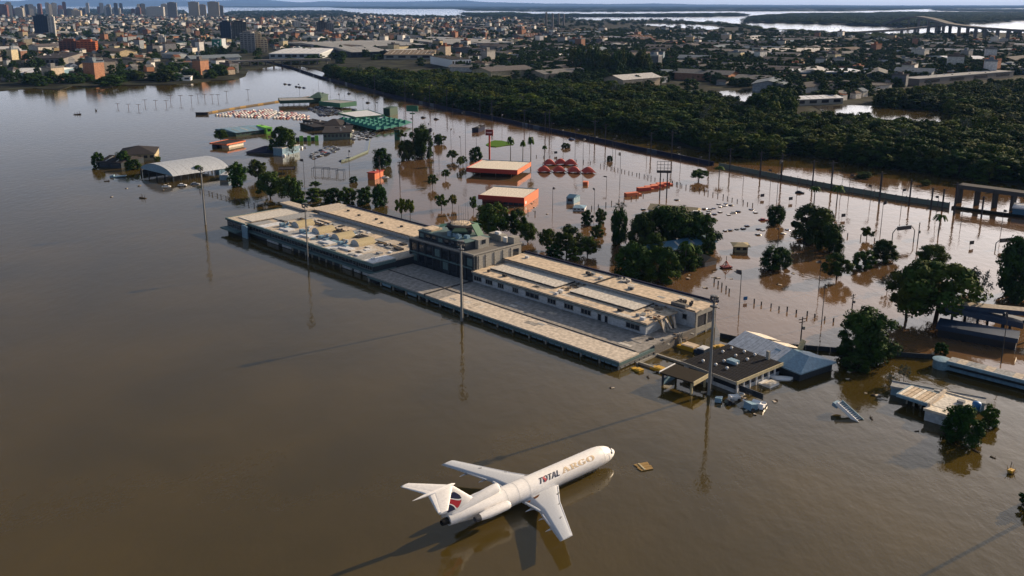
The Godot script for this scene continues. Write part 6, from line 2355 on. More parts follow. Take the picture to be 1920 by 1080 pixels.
func trunk_mesh(sd: int, low: float, thick: float) -> ArrayMesh:
	var r := RandomNumberGenerator.new()
	r.seed = sd
	var b := MB.new()
	var fork := Vector3(r.randf_range(-0.03, 0.03), low + 0.08, r.randf_range(-0.03, 0.03))
	b.tube(Vector3(0, -0.1, 0), fork, thick, thick * 0.7, 8)
	for k in 6:
		var a := TAU * k / 6 + r.randf()
		var e := Vector3(cos(a) * r.randf_range(0.18, 0.34), r.randf_range(0.5, 0.85), sin(a) * r.randf_range(0.18, 0.34))
		b.tube(fork, e, thick * 0.5, thick * 0.12, 6)
	return b.mesh()


var kinds := {}


func tree_kinds() -> void:
	# dense round, spreading, olive street tree, sparse
	var dark := Color(0.018, 0.038, 0.012)
	var mid := Color(0.036, 0.074, 0.015)
	var olive := Color(0.066, 0.085, 0.018)
	var yellow := Color(0.12, 0.105, 0.02)
	var grey := Color(0.07, 0.085, 0.075)
	kinds["dense"] = [[crown_mesh(1, 44, 9500, 0.020, -0.06, 0.95, dark, mid), crown_mesh(2, 50, 9500, 0.020, -0.06, 0.95, dark, mid), crown_mesh(3, 40, 9500, 0.020, -0.04, 0.95, dark, olive)], trunk_mesh(5, 0.12, 0.035), "leaf_0", "bark"]
	kinds["spread"] = [[crown_mesh(11, 30, 7500, 0.019, 0.12, 0.85, mid, olive), crown_mesh(12, 26, 7500, 0.019, 0.14, 0.85, dark, olive), crown_mesh(13, 34, 8500, 0.018, 0.1, 0.85, mid, olive)], trunk_mesh(6, 0.25, 0.028), "leaf_1", "bark"]
	kinds["street"] = [[crown_mesh(21, 16, 1900, 0.032, 0.24, 0.9, mid, olive), crown_mesh(22, 14, 1700, 0.034, 0.28, 0.9, olive, yellow)], trunk_mesh(7, 0.35, 0.03), "leaf_2", "bark"]
	kinds["bare"] = [[crown_mesh(31, 16, 700, 0.022, 0.25, 0.9, grey, grey)], trunk_mesh(8, 0.2, 0.025), "leaf_3", "pale_bark"]
	kinds["bush"] = [[crown_mesh(41, 26, 4600, 0.028, -0.14, 0.9, dark, mid), crown_mesh(42, 24, 4600, 0.028, -0.14, 0.9, mid, olive)], trunk_mesh(9, 0.1, 0.04), "leaf_0", "bark"]
	kinds["yellow"] = [[crown_mesh(51, 13, 1900, 0.032, 0.30, 0.9, olive, yellow)], trunk_mesh(10, 0.3, 0.03), "leaf_2", "bark"]


func tree(called: String, kind: String, variant: int, at: Vector3, h: float, w: float, label: String, group := "") -> Node3D:
	var o := thing(called, label, "tree" if kind != "bush" else "bush", at, rng.randf() * TAU, group)
	var k: Array = kinds[kind]
	part("trunk", k[1], M[k[3]], o)
	part("crown", k[0][variant % k[0].size()], M[k[2]] if kind in ["bare", "wood"] else M["leaf_%d" % (rng.randi() % 3)], o)
	o.scale = Vector3(w, h, w)
	return o


func palm(at: Vector3, h: float, w: float, label: String) -> void:
	var o := thing("palm_tree", label, "palm tree", at, rng.randf())
	var b := MB.new()
	b.tube(Vector3(0, -1, 0), Vector3(0.1, h * 0.82, 0), 0.28, 0.2, 7)
	part("trunk", b, M.pale_bark, o)
	for k in 13:
		b = MB.new()
		b.tinted = true
		b.tint = Color(0.035, 0.07, 0.018) * rng.randf_range(0.8, 1.4)
		var a := TAU * k / 13 + rng.randf() * 0.3
		var dir := Vector3(cos(a), 0, sin(a))
		var side := Vector3(-sin(a), 0, cos(a))
		var lift := rng.randf_range(0.05, 0.4)
		var p0 := Vector3(0.1, h * 0.82, 0)
		var wd := 0.12
		for j in 5:
			var t := (j + 1) / 5.0
			var p1 := Vector3(0.1, h * 0.82, 0) + dir * w * 0.5 * t + Vector3(0, h * 0.3 * (lift * sin(t * PI) * 1.3 + 0.35 * t - 0.75 * t * t), 0)
			var wn := 0.55 * sin(t * PI * 0.9) + 0.05
			b.quad(p0 - side * wd, p0 + side * wd, p1 + side * wn, p1 - side * wn)
			p0 = p1
			wd = wn
		part("frond", b, M.leaf_1, o)


func make_trees() -> void:
	tree_kinds()
	var list := [[90.7, -216.7, 13.1, 15.7, "dense", 0, "large round dark tree standing alone right of the white-roofed hall"],
		[120.6, -243.6, 18.7, 24.8, "spread", 0, "largest spreading tree in front of the blue footbridge"],
		[113.6, -245.9, 16.8, 15.7, "spread", 1, "tall tree with bare trunks at the left of the largest spreading tree"],
		[141.7, -292.8, 9.9, 12.9, "spread", 2, "rounded tree behind the largest spreading tree"],
		[142, -262.2, 11.4, 7.9, "bare", 0, "thin grey tree right of the largest spreading tree"],
		[155.3, -265.3, 19.2, 15.9, "dense", 1, "tall dark tree at the right edge above the footbridge"],
		[131.4, -307.2, 7.8, 10, "dense", 2, "round tree at the right end of a row of three"],
		[121.4, -299.1, 6.1, 8.5, "bush", 1, "low light green tree in the middle of a row of three"],
		[107.1, -285.4, 8.6, 10.6, "spread", 1, "leafy tree at the left end of a row of three"],
		[90.5, -297.8, 7.8, 11.2, "dense", 0, "dome-shaped clipped tree in the flooded car park"],
		[116.5, -320, 10.9, 11.4, "dense", 1, "dark round tree in front of the large twin tree"],
		[115.2, -335.4, 14.2, 18.2, "dense", 2, "large dark twin tree above the dome-shaped one"],
		[108.7, -362.3, 8.1, 8.5, "dense", 0, "small round dark tree beside floating cars"],
		[137, -337.8, 5.1, 6.1, "street", 0, "small drooping tree alone in open water at the right"],
		[96.1, -457.6, 6.1, 11.6, "street", 0, "flat-topped small tree behind the fence posts"],
		[58.1, -327.5, 15.6, 21.9, "dense", 1, "dark domed tree in the middle of the cluster behind the terminal"],
		[48.4, -322.9, 14.2, 12.9, "dense", 2, "dark tree at the left of the domed one behind the terminal"],
		[70.1, -327.5, 13.1, 15.2, "dense", 0, "dark tree at the right of the domed one behind the terminal"],
		[40.4, -330.6, 13.9, 7.6, "dense", 0, "tall narrow dark tree left of the dark cluster"],
		[39.3, -283.1, 13.2, 13.8, "dense", 1, "dark tree right behind the terminal's tan roof"],
		[48.9, -283.1, 11.9, 13.9, "dense", 2, "broad dark tree beside the one behind the tan roof"],
		[61, -300.5, 8.6, 12.2, "bush", 0, "low dark tree beside the small weathered house"],
		[71.2, -315.6, 6.6, 7.4, "bush", 0, "round bush at the end of the blue-roofed building"],
		[51.2, -314.1, 8.7, 8.4, "spread", 2, "light green tree between the dark clusters"],
		[60.3, -297.2, 6.6, 8.4, "bush", 1, "green bush before the small weathered house"],
		[-7.8, -338.6, 14.8, 15, "spread", 0, "leftmost broad tree behind the control tower"],
		[1, -340.3, 11.3, 11.4, "spread", 1, "second broad tree behind the control tower"],
		[6.1, -333, 7.7, 8.4, "spread", 2, "smaller round tree right of the two broad ones"],
		[13.2, -322.9, 8.3, 7.8, "spread", 0, "round street tree behind the terminal, first of three"],
		[19.9, -315.6, 10.7, 11, "spread", 1, "umbrella-shaped street tree behind the terminal, second of three"],
		[27.3, -314.1, 7.2, 8.7, "spread", 2, "low umbrella street tree behind the terminal, third of three"],
		[15.3, -312.7, 4.8, 8.3, "bush", 0, "dark bush under the umbrella-shaped street trees"],
		[22.4, -309.9, 4.7, 7.5, "bush", 1, "dark bush right of the one under the street trees"],
		[30.9, -363.2, 5.9, 6.1, "bush", 0, "square dark hedge left of the tall narrow tree"],
		[36.6, -363.2, 6.6, 5.2, "bush", 1, "dark bush attached to the square hedge"],
		[33.4, -342, 4.7, 5.7, "bush", 1, "small bush below the square hedge"],
		[47.5, -387.1, 4.1, 6.5, "bare", 0, "thin grey-leaved tree above the tall narrow one"],
		[-46.6, -370.8, 9.6, 5.8, "yellow", 0, "yellowish little tree behind the terminal roof, left of a pair"],
		[-43.2, -372.8, 8.8, 4.9, "yellow", 0, "yellowish little tree behind the terminal roof, right of a pair"],
		[-31.1, -389.2, 7.2, 6.9, "street", 0, "bushy street tree left of the fuel shop"],
		[-26.6, -393.5, 6.3, 5.1, "street", 1, "slim street tree nearer the fuel shop"],
		[-16.8, -385, 7.4, 4.1, "street", 0, "narrow street tree next to the fuel shop"],
		[-39.4, -439.5, 7, 5.7, "street", 0, "street tree on the kerb left of the fuel canopy"],
		[-34.4, -462, 5.3, 4.9, "street", 0, "small round street tree before the fuel canopy"],
		[-34.7, -519.9, 6.3, 7.3, "street", 0, "dark street tree left behind the fuel canopy"],
		[-27.7, -503.8, 5.5, 5.9, "street", 0, "dark little tree close behind the fuel canopy"],
		[-21, -518.1, 8.7, 8.5, "bush", 0, "leafy shrub beside the red price pillar"],
		[-28.9, -493.5, 6.9, 4.1, "street", 1, "very small tree beside the fuel canopy"],
		[-47.7, -581.8, 6.9, 6.8, "dense", 0, "small dark tree standing by the flooded crossroads"],
		[-44.7, -588.8, 4.9, 4.8, "street", 1, "little light green tree beside the small dark one"],
		[34.1, -568.3, 3.1, 6.7, "bush", 0, "round bush alone in the flooded road"],
		[56.6, -518.1, 3.4, 4.3, "bush", 0, "small round bush right of the domed tents"],
		[-74.4, -603.3, 6.8, 9.2, "street", 0, "green palm-like tree by the green totem"],
		[-53.6, -529.4, 19.3, 15.6, "dense", 0, "tall dark tree of the dense pair by the road"],
		[-61.6, -521.8, 11.9, 10.5, "dense", 2, "lower dark tree of the dense pair by the road"],
		[-73.2, -502, 10, 11.9, "dense", 1, "round dark tree alone left of the dense pair"],
		[-139.4, -547.2, 16.3, 18.5, "dense", 2, "big dark tree behind the white store"],
		[-193.8, -598.4, 7.5, 10.3, "spread", 1, "small spreading tree by the orange canopy"],
		[-138.2, -447.7, 11.7, 11, "spread", 0, "left tree of the pair right of the hangar"],
		[-131.1, -459.1, 10.6, 11.2, "spread", 1, "right tree of the pair right of the hangar"],
		[-112.9, -414.1, 12.7, 15.7, "spread", 2, "wide tree above the terminal's left corner"],
		[-101.9, -407, 12.5, 11.4, "spread", 0, "tree with pale trunks beside the wide one"],
		[-96.2, -397.9, 8.3, 7.3, "bush", 1, "low tree beside the terminal's far corner"],
		[-136.9, -442.2, 5.9, 7.1, "bush", 0, "small bush below the pair right of the hangar"],
		[-90.9, -409.3, 6, 10.4, "bush", 1, "first tree from the left in the hedge row behind the terminal"],
		[-82.1, -404.7, 7.2, 9.8, "bush", 0, "second tree from the left in the hedge row behind the terminal"],
		[-74.8, -402.4, 7.7, 8.7, "bush", 1, "third tree from the left in the hedge row behind the terminal"],
		[-67.1, -402.4, 7.9, 9.7, "bush", 0, "fourth tree from the left in the hedge row behind the terminal"],
		[-59.6, -397.9, 9.8, 7.6, "dense", 1, "round tree at the right end of the hedge row"],
		[-94, -391.3, 5.1, 8.1, "bush", 0, "bush at the corner of the terminal's rear roof"],
		[-97.5, -439.5, 3.2, 6.4, "street", 0, "small street tree above the hedge row"],
		[-80.8, -453.3, 3.3, 4.9, "bush", 0, "round bush left of the orange kiosk"],
		[-231.7, -500.3, 8.1, 8.4, "bush", 0, "overgrown tree at the left of the derelict shed"],
		[-217.6, -500.3, 8.7, 9.6, "dense", 1, "dark tree between the derelict buildings"],
		[-208.1, -490.2, 5.9, 9.4, "bush", 0, "creeper-covered bush before the derelict house"],
		[-205.6, -518.1, 2.8, 4.6, "bush", 1, "little green bush between derelict house and hangar"],
		[93.5, -171.7, 7.7, 8.9, "dense", 1, "dark round tree hiding the corner of the cream roof"],
		[102.9, -178.8, 4.4, 4.9, "bush", 1, "lighter green bush right of the dark round tree"],
		[111.4, -219.7, 3.4, 4.2, "bush", 0, "small dark tree at the round end of the low building"],
		[94.2, -201.9, 4.7, 3.6, "bare", 0, "bare grey shrub behind the carport"],
		[90.1, -199.4, 3.3, 2.7, "bare", 0, "bare twiggy shrub left of the carport"],
		[85.7, -209.7, 4, 8.2, "bush", 0, "added dark bush standing in for shade and reflection below the large round tree"],  # added; its dark mass stands in for the shade and reflection of the tree
		[93.8, -146.1, 3.8, 4.5, "bush", 0, "dark bush just cut by the right edge, lower right"],
		[145.2, -273.4, 7.1, 5.6, "spread", 1, "leaning tree joined to the right side of the largest spreading tree"],
		[119, -273.4, 5.8, 5, "bare", 0, "thin branches left of the tall tree with bare trunks"],
		[237.3, -449.1, 2.5, 7.8, "bush", 1, "green scrub below the rail viaduct"],
		[184.6, -466.5, 3.1, 11.2, "bush", 0, "green scrub island before the wood"],
		[207.8, -446.3, 2.7, 5.8, "bush", 1, "small scrub island right of the larger one"]]
	for q in list:
		tree({"bush": "bush", "bare": "bare_tree"}.get(q[4], "tree"), q[4], q[5], Vector3(q[0], 0, q[1]), q[2], q[3], q[6])
	for q in [[-0.9, -516.3, 14.8, 4.8, "slim palm behind the fuel canopy, first of three"],
		[6.2, -516.3, 12.7, 3.6, "slim palm behind the fuel canopy, second of three"],
		[10.7, -510.8, 15.6, 4.2, "slim palm behind the fuel canopy, third of three"],
		[19.2, -529.4, 7.6, 3.1, "small palm left of the domed tents"],
		[136.8, -400.2, 8.9, 5.5, "palm above the large twin tree, left of two"],
		[145.4, -395.7, 10.2, 6.5, "palm above the large twin tree, right of two"],
		[107.5, -462, 7.3, 5.6, "palm beside the flat-topped small tree"],
		[168.1, -345.3, 8.4, 5.9, "shaggy palm alone in open water"],
		[-164.9, -468, 6.5, 4.7, "palm before the hangar beside the light mast"],
		[-168.3, -468, 5.7, 4.1, "second palm before the hangar"],
		[59.1, -296.6, 10.2, 6.2, "palm in the dark cluster behind the terminal"]]:
		palm(Vector3(q[0], 0, q[1]), q[2], q[3], q[4])
	# trees along the left shore of the city
	var shore: Array = [Vector3(-568, 0, -971), Vector3(-547.6, 0, -996.5), Vector3(-539.2, 0, -1037.2), Vector3(-514.2, 0, -1023.3), Vector3(-502.9, 0, -1037.2), Vector3(-497.4, 0, -1051.6), Vector3(-460.4, 0, -1023.3), Vector3(-454.4, 0, -1058.9), Vector3(-436, 0, -1051.6), Vector3(-423.3, 0, -1066.3), Vector3(-410.8, 0, -1066.3), Vector3(-373.7, 0, -1089.1), Vector3(-366.1, 0, -1097), Vector3(-355.6, 0, -1129.4), Vector3(-351.1, 0, -1181.8)]
	for k in 17:
		var t := k / 16.0 * (shore.size() - 1.001)
		var i := int(t)
		var at: Vector3 = shore[i].lerp(shore[i + 1], t - i) + Vector3(rng.randf_range(-20, 20), 0.3, rng.randf_range(-40, 0))
		tree("tree", "dense", k, at, rng.randf_range(8, 15), rng.randf_range(16, 34), "dark tree in the line along the left shore of the city", "trees along the left shore")

# ---------------------------------------------------------------- the flooded wood
func make_wood() -> void:
	var woods := [
		[Vector2(-246.6, -1209.8), Vector2(-206.3, -1104.9), Vector2(-150.5, -990), Vector2(-105.7, -901.7), Vector2(-62.5, -818.5), Vector2(-36.9, -784.4), Vector2(-8.9, -752.9), Vector2(16.8, -713.4), Vector2(40.4, -683.9), Vector2(69.6, -653.9), Vector2(88.3, -621), Vector2(107.9, -586.5), Vector2(121.8, -553.4), Vector2(137.9, -525.5), Vector2(153.6, -525.5), Vector2(166.7, -551.3), Vector2(174.6, -543.1), Vector2(188, -525.5), Vector2(199.3, -505.5), Vector2(216.9, -490.2), Vector2(227.9, -475.7), Vector2(235.6, -468), Vector2(245.6, -454.8), Vector2(284.3, -421.4), Vector2(417.2, -628.9), Vector2(310.3, -623.6), Vector2(301.7, -613.3), Vector2(288.2, -623.6), Vector2(274.1, -634.3), Vector2(259.7, -645.3), Vector2(237.1, -668.6), Vector2(211.5, -662.6), Vector2(198.8, -687.1), Vector2(193.8, -784.4), Vector2(169.8, -850.9), Vector2(128.3, -912.5), Vector2(78.5, -958.7), Vector2(22.7, -971), Vector2(-36.4, -1037.2), Vector2(-85, -1121.1), Vector2(-144.9, -1129.4), Vector2(-217, -1163.8)],
		[Vector2(296.8, -788.5), Vector2(345.7, -841.4), Vector2(417.4, -901.7), Vector2(504.9, -958.7), Vector2(669.6, -1023.3), Vector2(417.2, -628.9), Vector2(314, -623.6), Vector2(363.5, -734.4), Vector2(339.7, -780.3)],
		[Vector2(74.6, -1163.8), Vector2(92.2, -1129.4), Vector2(129.8, -1113), Vector2(171.2, -1129.4), Vector2(191.9, -1239.1), Vector2(143.9, -1302.2), Vector2(89.4, -1280.5)],
		[Vector2(192, -720.3), Vector2(198.3, -700), Vector2(212.9, -693.5), Vector2(233.4, -756.7), Vector2(246.5, -823), Vector2(224.8, -814.1)]]
	var dark := Color(0.018, 0.040, 0.010)
	var mid := Color(0.038, 0.084, 0.015)
	var olive := Color(0.085, 0.105, 0.020)
	var meshes := [crown_mesh(61, 22, 2800, 0.028, -0.1, 0.9, dark, mid, 1.15), crown_mesh(62, 26, 2800, 0.028, -0.1, 0.9, dark, olive, 1.1), crown_mesh(63, 18, 2800, 0.028, -0.1, 0.9, dark, mid, 1.2), crown_mesh(64, 24, 2800, 0.028, -0.05, 0.85, mid, olive, 1.1)]
	kinds["wood"] = [meshes, trunk_mesh(65, 0.2, 0.025), "leaf_1", "bark"]
	var all := []
	var counts := [2700, 1300, 30, 34]
	for k in 4:
		for p in scatter(PackedVector2Array(woods[k]), counts[k], [9.0, 10.0, 9.0, 9.0][k]):
			if in_any(p, pools):
				continue
			var h := rng.randf_range(7, 14)
			if k == 2: h = rng.randf_range(24, 34)
			if k == 3: h = rng.randf_range(14, 20)
			all.append([p, h, (rng.randf_range(9, 17) if rng.randf() < 0.6 else rng.randf_range(17, 30)) if k != 2 else rng.randf_range(14, 22), k])
	all.sort_custom(func(a, b): return a[1] / a[0].length() > b[1] / b[0].length())
	var where := [[], [], [], []]
	var tints := [[], [], [], []]
	var fz := FastNoiseLite.new()
	fz.seed = 77
	fz.frequency = 0.012
	for i in all.size():
		var q: Array = all[i]
		var at := Vector3(q[0].x, 0.2, q[0].y)
		if i < 290:
			var v := rng.randi() % 4
			var bearing := rad_to_deg(atan2(at.x, -at.z))
			var place := "at the far left tip of the wood"
			for z in [[-8.7, "behind the green dealer canopies"], [-5.4, "behind the green billboard"], [-2.0, "behind the fuel canopy"], [1.4, "behind the domed tents"], [5.4, "behind the orange lorry"], [8.0, "behind the tall billboard"], [10.5, "where the two rail walls meet"], [13.0, "behind the concrete rail wall"], [17.8, "behind the two palms"], [21.0, "behind the scrub islands"]]:
				if bearing > z[0]: place = z[1]
			if bearing > 26.3: place = "above the rail viaduct"
			var label: String = ["dark green", "olive-tinged", "bushy dark", "mixed green"][v] + " tree at the edge of the wood " + place
			if q[3] == 2: label = "very tall dark tree of the clump rising behind the wood"
			tree("wood_tree", "wood", v, at, q[1], q[2], label, "trees of the flooded wood" if q[3] != 2 else "tall trees behind the wood")
		else:
			var v := rng.randi() % 4
			var g := clampf(fz.get_noise_2dv(q[0]) * 1.6 + rng.randf_range(-0.25, 0.25), -1, 1)
			tints[v].append(Color(1.0 + 0.65 * g, 1.0 + 0.4 * g, 1.0 + 0.1 * g) * rng.randf_range(0.72, 1.2))
			where[v].append(Transform3D(Basis(Vector3.UP, rng.randf() * TAU).scaled(Vector3(q[2], q[1], q[2])), at))
	for k in 26:   # a few dead, grey crowns stand out of the canopy
		var p: Vector2 = all[300 + k * 61][0]
		var o := tree("dead_tree", "bare", k, Vector3(p.x, 0.2, p.y), rng.randf_range(13, 19), rng.randf_range(7, 12), "pale grey dead tree rising from the canopy of the wood", "dead trees in the wood")
		o.set_meta("category", "tree")
	for k in 4:
		stuff("woodland", meshes[k], M.leaf_1, where[k], self, tints[k])

# ---------------------------------------------------------------- the city
func unit_walls(kind: int) -> ArrayMesh:
	var b := MB.new()
	b.bx(-0.5, -0.1, -0.5, 0.5, 1.0, 0.5)
	if kind == 1:   # gable ends
		b.tri(Vector3(0.5, 1, 0.5), Vector3(0.5, 1, -0.5), Vector3(0.5, 1.42, 0))
		b.tri(Vector3(-0.5, 1, -0.5), Vector3(-0.5, 1, 0.5), Vector3(-0.5, 1.42, 0))
	return b.mesh()


func unit_roof(kind: int) -> ArrayMesh:
	var b := MB.new()
	if kind == 0:     # flat with parapet
		b.bx(-0.52, 1.0, -0.52, 0.52, 1.05, 0.52)
		b.bx(-0.52, 1.05, 0.46, 0.52, 1.12, 0.52)
		b.bx(-0.52, 1.05, -0.52, 0.52, 1.12, -0.46)
		b.bx(-0.2, 1.05, -0.25, 0.15, 1.3, 0.1)
	elif kind == 1:   # gable
		b.quad(Vector3(-0.54, 0.98, 0.56), Vector3(0.54, 0.98, 0.56), Vector3(0.54, 1.47, 0), Vector3(-0.54, 1.47, 0))
		b.quad(Vector3(0.54, 0.98, -0.56), Vector3(-0.54, 0.98, -0.56), Vector3(-0.54, 1.47, 0), Vector3(0.54, 1.47, 0))
	else:             # hip
		b.quad(Vector3(-0.55, 1, 0.55), Vector3(0.55, 1, 0.55), Vector3(0.25, 1.45, 0), Vector3(-0.25, 1.45, 0))
		b.quad(Vector3(0.55, 1, -0.55), Vector3(-0.55, 1, -0.55), Vector3(-0.25, 1.45, 0), Vector3(0.25, 1.45, 0))
		b.tri(Vector3(0.55, 1, 0.55), Vector3(0.55, 1, -0.55), Vector3(0.25, 1.45, 0))
		b.tri(Vector3(-0.55, 1, -0.55), Vector3(-0.55, 1, 0.55), Vector3(-0.25, 1.45, 0))
	return b.mesh()


func tower(label: String, at: Vector3, h: float, w: float, d: float, turn: float, wall: Color, band: Color, floors: int, group := "") -> void:
	var o := thing("apartment_tower", label, "building", at, turn, group)
	var b := MB.new()
	b.tinted = true
	b.tint = wall
	b.bx(-w / 2, -1, -d / 2, w / 2, h, d / 2)
	var body := part("wall", b, M.tinted, o)
	b = MB.new()
	b.tinted = true
	b.tint = wall * 0.8
	b.bx(-w * 0.3, h, -d * 0.3, w * 0.25, h + 4.0, d * 0.3)
	b.bx(-w / 2 - 0.3, h, -d / 2 - 0.3, w / 2 + 0.3, h + 0.8, -d / 2)
	part("roof_house", b, M.tinted, o)
	# window bays, floor by floor and face by face
	b = MB.new()
	b.tinted = true
	b.tint = band
	var cols := int(maxf(2, w / 6.0))
	for f in floors:
		var y0 := h * (f + 0.3) / floors
		var y1 := h * (f + 0.78) / floors
		for k in cols:
			var x0 := lerpf(-w / 2, w / 2, (k + 0.18) / cols)
			var x1 := lerpf(-w / 2, w / 2, (k + 0.82) / cols)
			b.bx(x0, y0, d / 2 - 0.1, x1, y1, d / 2 + 0.12)
			var z0 := lerpf(-d / 2, d / 2, (k + 0.18) / cols)
			var z1 := lerpf(-d / 2, d / 2, (k + 0.82) / cols)
			b.bx(w / 2 - 0.1, y0, z0, w / 2 + 0.12, y1, z1)
	var win := part("windows", b, M.tinted, body)
	win.set_meta("kind", "stuff")


func make_city() -> void:
	var walls := [unit_walls(0), unit_walls(1), unit_walls(0)]
	var roofs := [unit_roof(0), unit_roof(1), unit_roof(2)]
	var wc := [Color(0.78, 0.73, 0.65), Color(0.56, 0.47, 0.37), Color(0.40, 0.39, 0.38), Color(0.80, 0.78, 0.76), Color(0.30, 0.17, 0.12), Color(0.20, 0.21, 0.23), Color(0.58, 0.47, 0.30), Color(0.40, 0.44, 0.48), Color(0.42, 0.22, 0.14), Color(0.24, 0.31, 0.38), Color(0.66, 0.57, 0.38), Color(0.85, 0.83, 0.80), Color(0.74, 0.72, 0.68), Color(0.62, 0.60, 0.57)]
	var wn := ["cream", "tan", "grey", "white", "brick-red", "dark grey", "ochre", "bluish", "terracotta", "dull blue", "pale yellow", "bright white", "off-white", "light grey"]
	var rc := [Color(0.15, 0.14, 0.14), Color(0.26, 0.11, 0.065), Color(0.20, 0.20, 0.20), Color(0.55, 0.55, 0.55), Color(0.09, 0.085, 0.085), Color(0.17, 0.14, 0.12), Color(0.20, 0.24, 0.28)]
	var rn := ["grey", "terracotta", "pale grey", "white", "dark", "brown", "blue-grey"]
	var zones := [
		[Vector2(-661, -1009.7), Vector2(-545.3, -1037.2), Vector2(-463.6, -1044.4), Vector2(-397.6, -1081.4), Vector2(-359.5, -1163.8), Vector2(-384.5, -1506.1), Vector2(-274.4, -1477.2), Vector2(-99.1, -1422.7), Vector2(-84.1, -1449.5), Vector2(81.1, -1396.9), Vector2(181.8, -3157.1), Vector2(0, -5277), Vector2(-1083.6, -6092.4), Vector2(-1752.7, -5655.6), Vector2(-2561.2, -7204.2), Vector2(-3635.2, -5655.6)],
		[Vector2(-80.6, -1259.5), Vector2(25.2, -1081.4), Vector2(67.5, -1051.6), Vector2(151.5, -996.5), Vector2(210.7, -1129.4), Vector2(236.1, -1009.7), Vector2(270.3, -983.6), Vector2(268.5, -880.7), Vector2(319.6, -850.9), Vector2(387.1, -958.7), Vector2(512, -1097), Vector2(820.9, -1259.5), Vector2(1413.7, -2185.5), Vector2(934.1, -2185.5), Vector2(689.4, -2718.5), Vector2(181.8, -3157.1)]]
	var zone_words := ["beyond the lake, upper left", "behind the wood, upper right"]
	var keep_out := [[Vector2(-506.8, -1506.1), Vector2(-397.6, -1506.1), Vector2(-492.3, -1870.1), Vector2(-627.5, -1870.1)], [Vector2(-280.9, -1422.7), Vector2(-50.1, -1229.2), Vector2(-61.2, -1506.1), Vector2(-335.9, -1705.5)], [Vector2(-398.3, -1009.7), Vector2(-351.1, -1009.7), Vector2(-380.8, -1097), Vector2(-432, -1097)], [Vector2(-619.6, -1181.8), Vector2(-574.9, -1181.8), Vector2(-665.7, -1372), Vector2(-717.5, -1372)], [Vector2(301, -971), Vector2(386.2, -971), Vector2(441.4, -1113), Vector2(344, -1113)], [Vector2(-377.4, -1324.7), Vector2(-246.5, -1324.7), Vector2(-335.9, -1705.5), Vector2(-454.4, -1705.5)], [Vector2(71.4, -1113), Vector2(172.7, -1113), Vector2(201.5, -1302.2), Vector2(83.3, -1302.2)]]
	var fz := FastNoiseLite.new()
	fz.seed = 5
	fz.frequency = 0.002
	var cells := {}
	var all := []
	for z in 2:
		var poly := PackedVector2Array(zones[z])
		# large sheds first, then houses round them
		for pass_ in 2:
			for p in scatter(poly, [420, 7600][pass_] if z == 0 else [260, 4200][pass_], [70.0, 17.0][pass_]):
				if in_any(p, pools) or in_any(p, keep_out) or not in_any(p, [city_land]):
					continue
				var key := Vector2i((p / 34.0).floor())
				if pass_ == 1 and cells.has(key):
					continue
				var dist: float = p.length()
				var turn: float = [0.95, 1.2, 0.7][int(absf(fz.get_noise_2dv(p)) * 9.0) % 3] + (PI / 2 if rng.randf() < 0.5 else 0.0)
				var w: float
				var d: float
				var h: float
				var kind: int
				if pass_ == 0:
					w = rng.randf_range(34, 78)
					d = rng.randf_range(22, 38)
					h = rng.randf_range(6, 9)
					kind = 1 if rng.randf() < 0.65 else 0
					for ox in [-1, 0, 1]:
						for oy in [-1, 0, 1]:
							cells[key + Vector2i(ox, oy)] = true
				else:
					w = rng.randf_range(7, 14)
					d = rng.randf_range(6, 11)
					h = rng.randf_range(3.5, 7.0)
					kind = [0, 1, 1, 2][rng.randi() % 4]
					if rng.randf() < 0.14:
						h = rng.randf_range(9, 20)
						w = rng.randf_range(12, 22)
						d = rng.randf_range(10, 16)
						kind = 0
				var ri := rng.randi() % rc.size()
				if pass_ == 0: ri = [2, 0, 3, 6, 4, 0, 5][rng.randi() % 7]
				all.append([p, w, d, h, kind, turn, rng.randi() % wc.size(), ri, z, pass_, h * w / (dist * dist)])
	all.sort_custom(func(a, b): return a[10] > b[10])
	var wt := [[], [], []]
	var wcol := [[], [], []]
	var rt := [[], [], []]
	var rcol := [[], [], []]
	var wmats := {}
	for i in all.size():
		var q: Array = all[i]
		var at := Vector3(q[0].x, 0.5, q[0].y)
		var rise: float = q[3] if q[9] == 1 else q[3]
		if i < 285:
			for s in ["w%d" % q[6], "r%d" % q[7]]:
				if not wmats.has(s):
					var m: StandardMaterial3D = M.tinted.duplicate()
					m.vertex_color_use_as_albedo = false
					m.albedo_color = (wc[q[6]] if s[0] == "w" else rc[q[7]]).linear_to_srgb()
					wmats[s] = m
			var bear := rad_to_deg(atan2(at.x, -at.z))
			var zw: String = zone_words[q[8]]
			if q[8] == 0: zw = "beyond the lake, far left" if bear < -24.0 else ("beyond the lake near the orange-red block" if bear < -19.0 else ("beyond the lake left of the road viaduct" if bear < -15.0 else ("by the blue office tower" if bear < -12.0 else "behind the left end of the wood")))
			else: zw = "behind the wood, left of the tall trees" if bear < 3.5 else ("behind the tall dark trees" if bear < 9.5 else ("behind the wood, near the blue-walled shed" if bear < 17.0 else ("behind the pool in the wood" if bear < 23.0 else "below the river bridge")))
			var what: String = ["block", "shed", "house"][0 if q[3] > 8.9 and q[9] == 1 else (1 if q[9] == 0 else 2)]
			var o := thing({"block": "city_block", "shed": "warehouse", "house": "house"}[what], "%s %s with a %s %s roof %s" % [wn[q[6]], {"block": "block", "shed": "shed", "house": "house"}[what], rn[q[7]], ["flat", "gabled", "hipped"][q[4]], zw], "building", at, q[5], "%s %ss %s" % [wn[q[6]], what, zw])
			part("wall", walls[q[4]], wmats["w%d" % q[6]], o)
			part("roof", roofs[q[4]], wmats["r%d" % q[7]], o)
			o.scale = Vector3(q[1], rise, q[2])
		else:
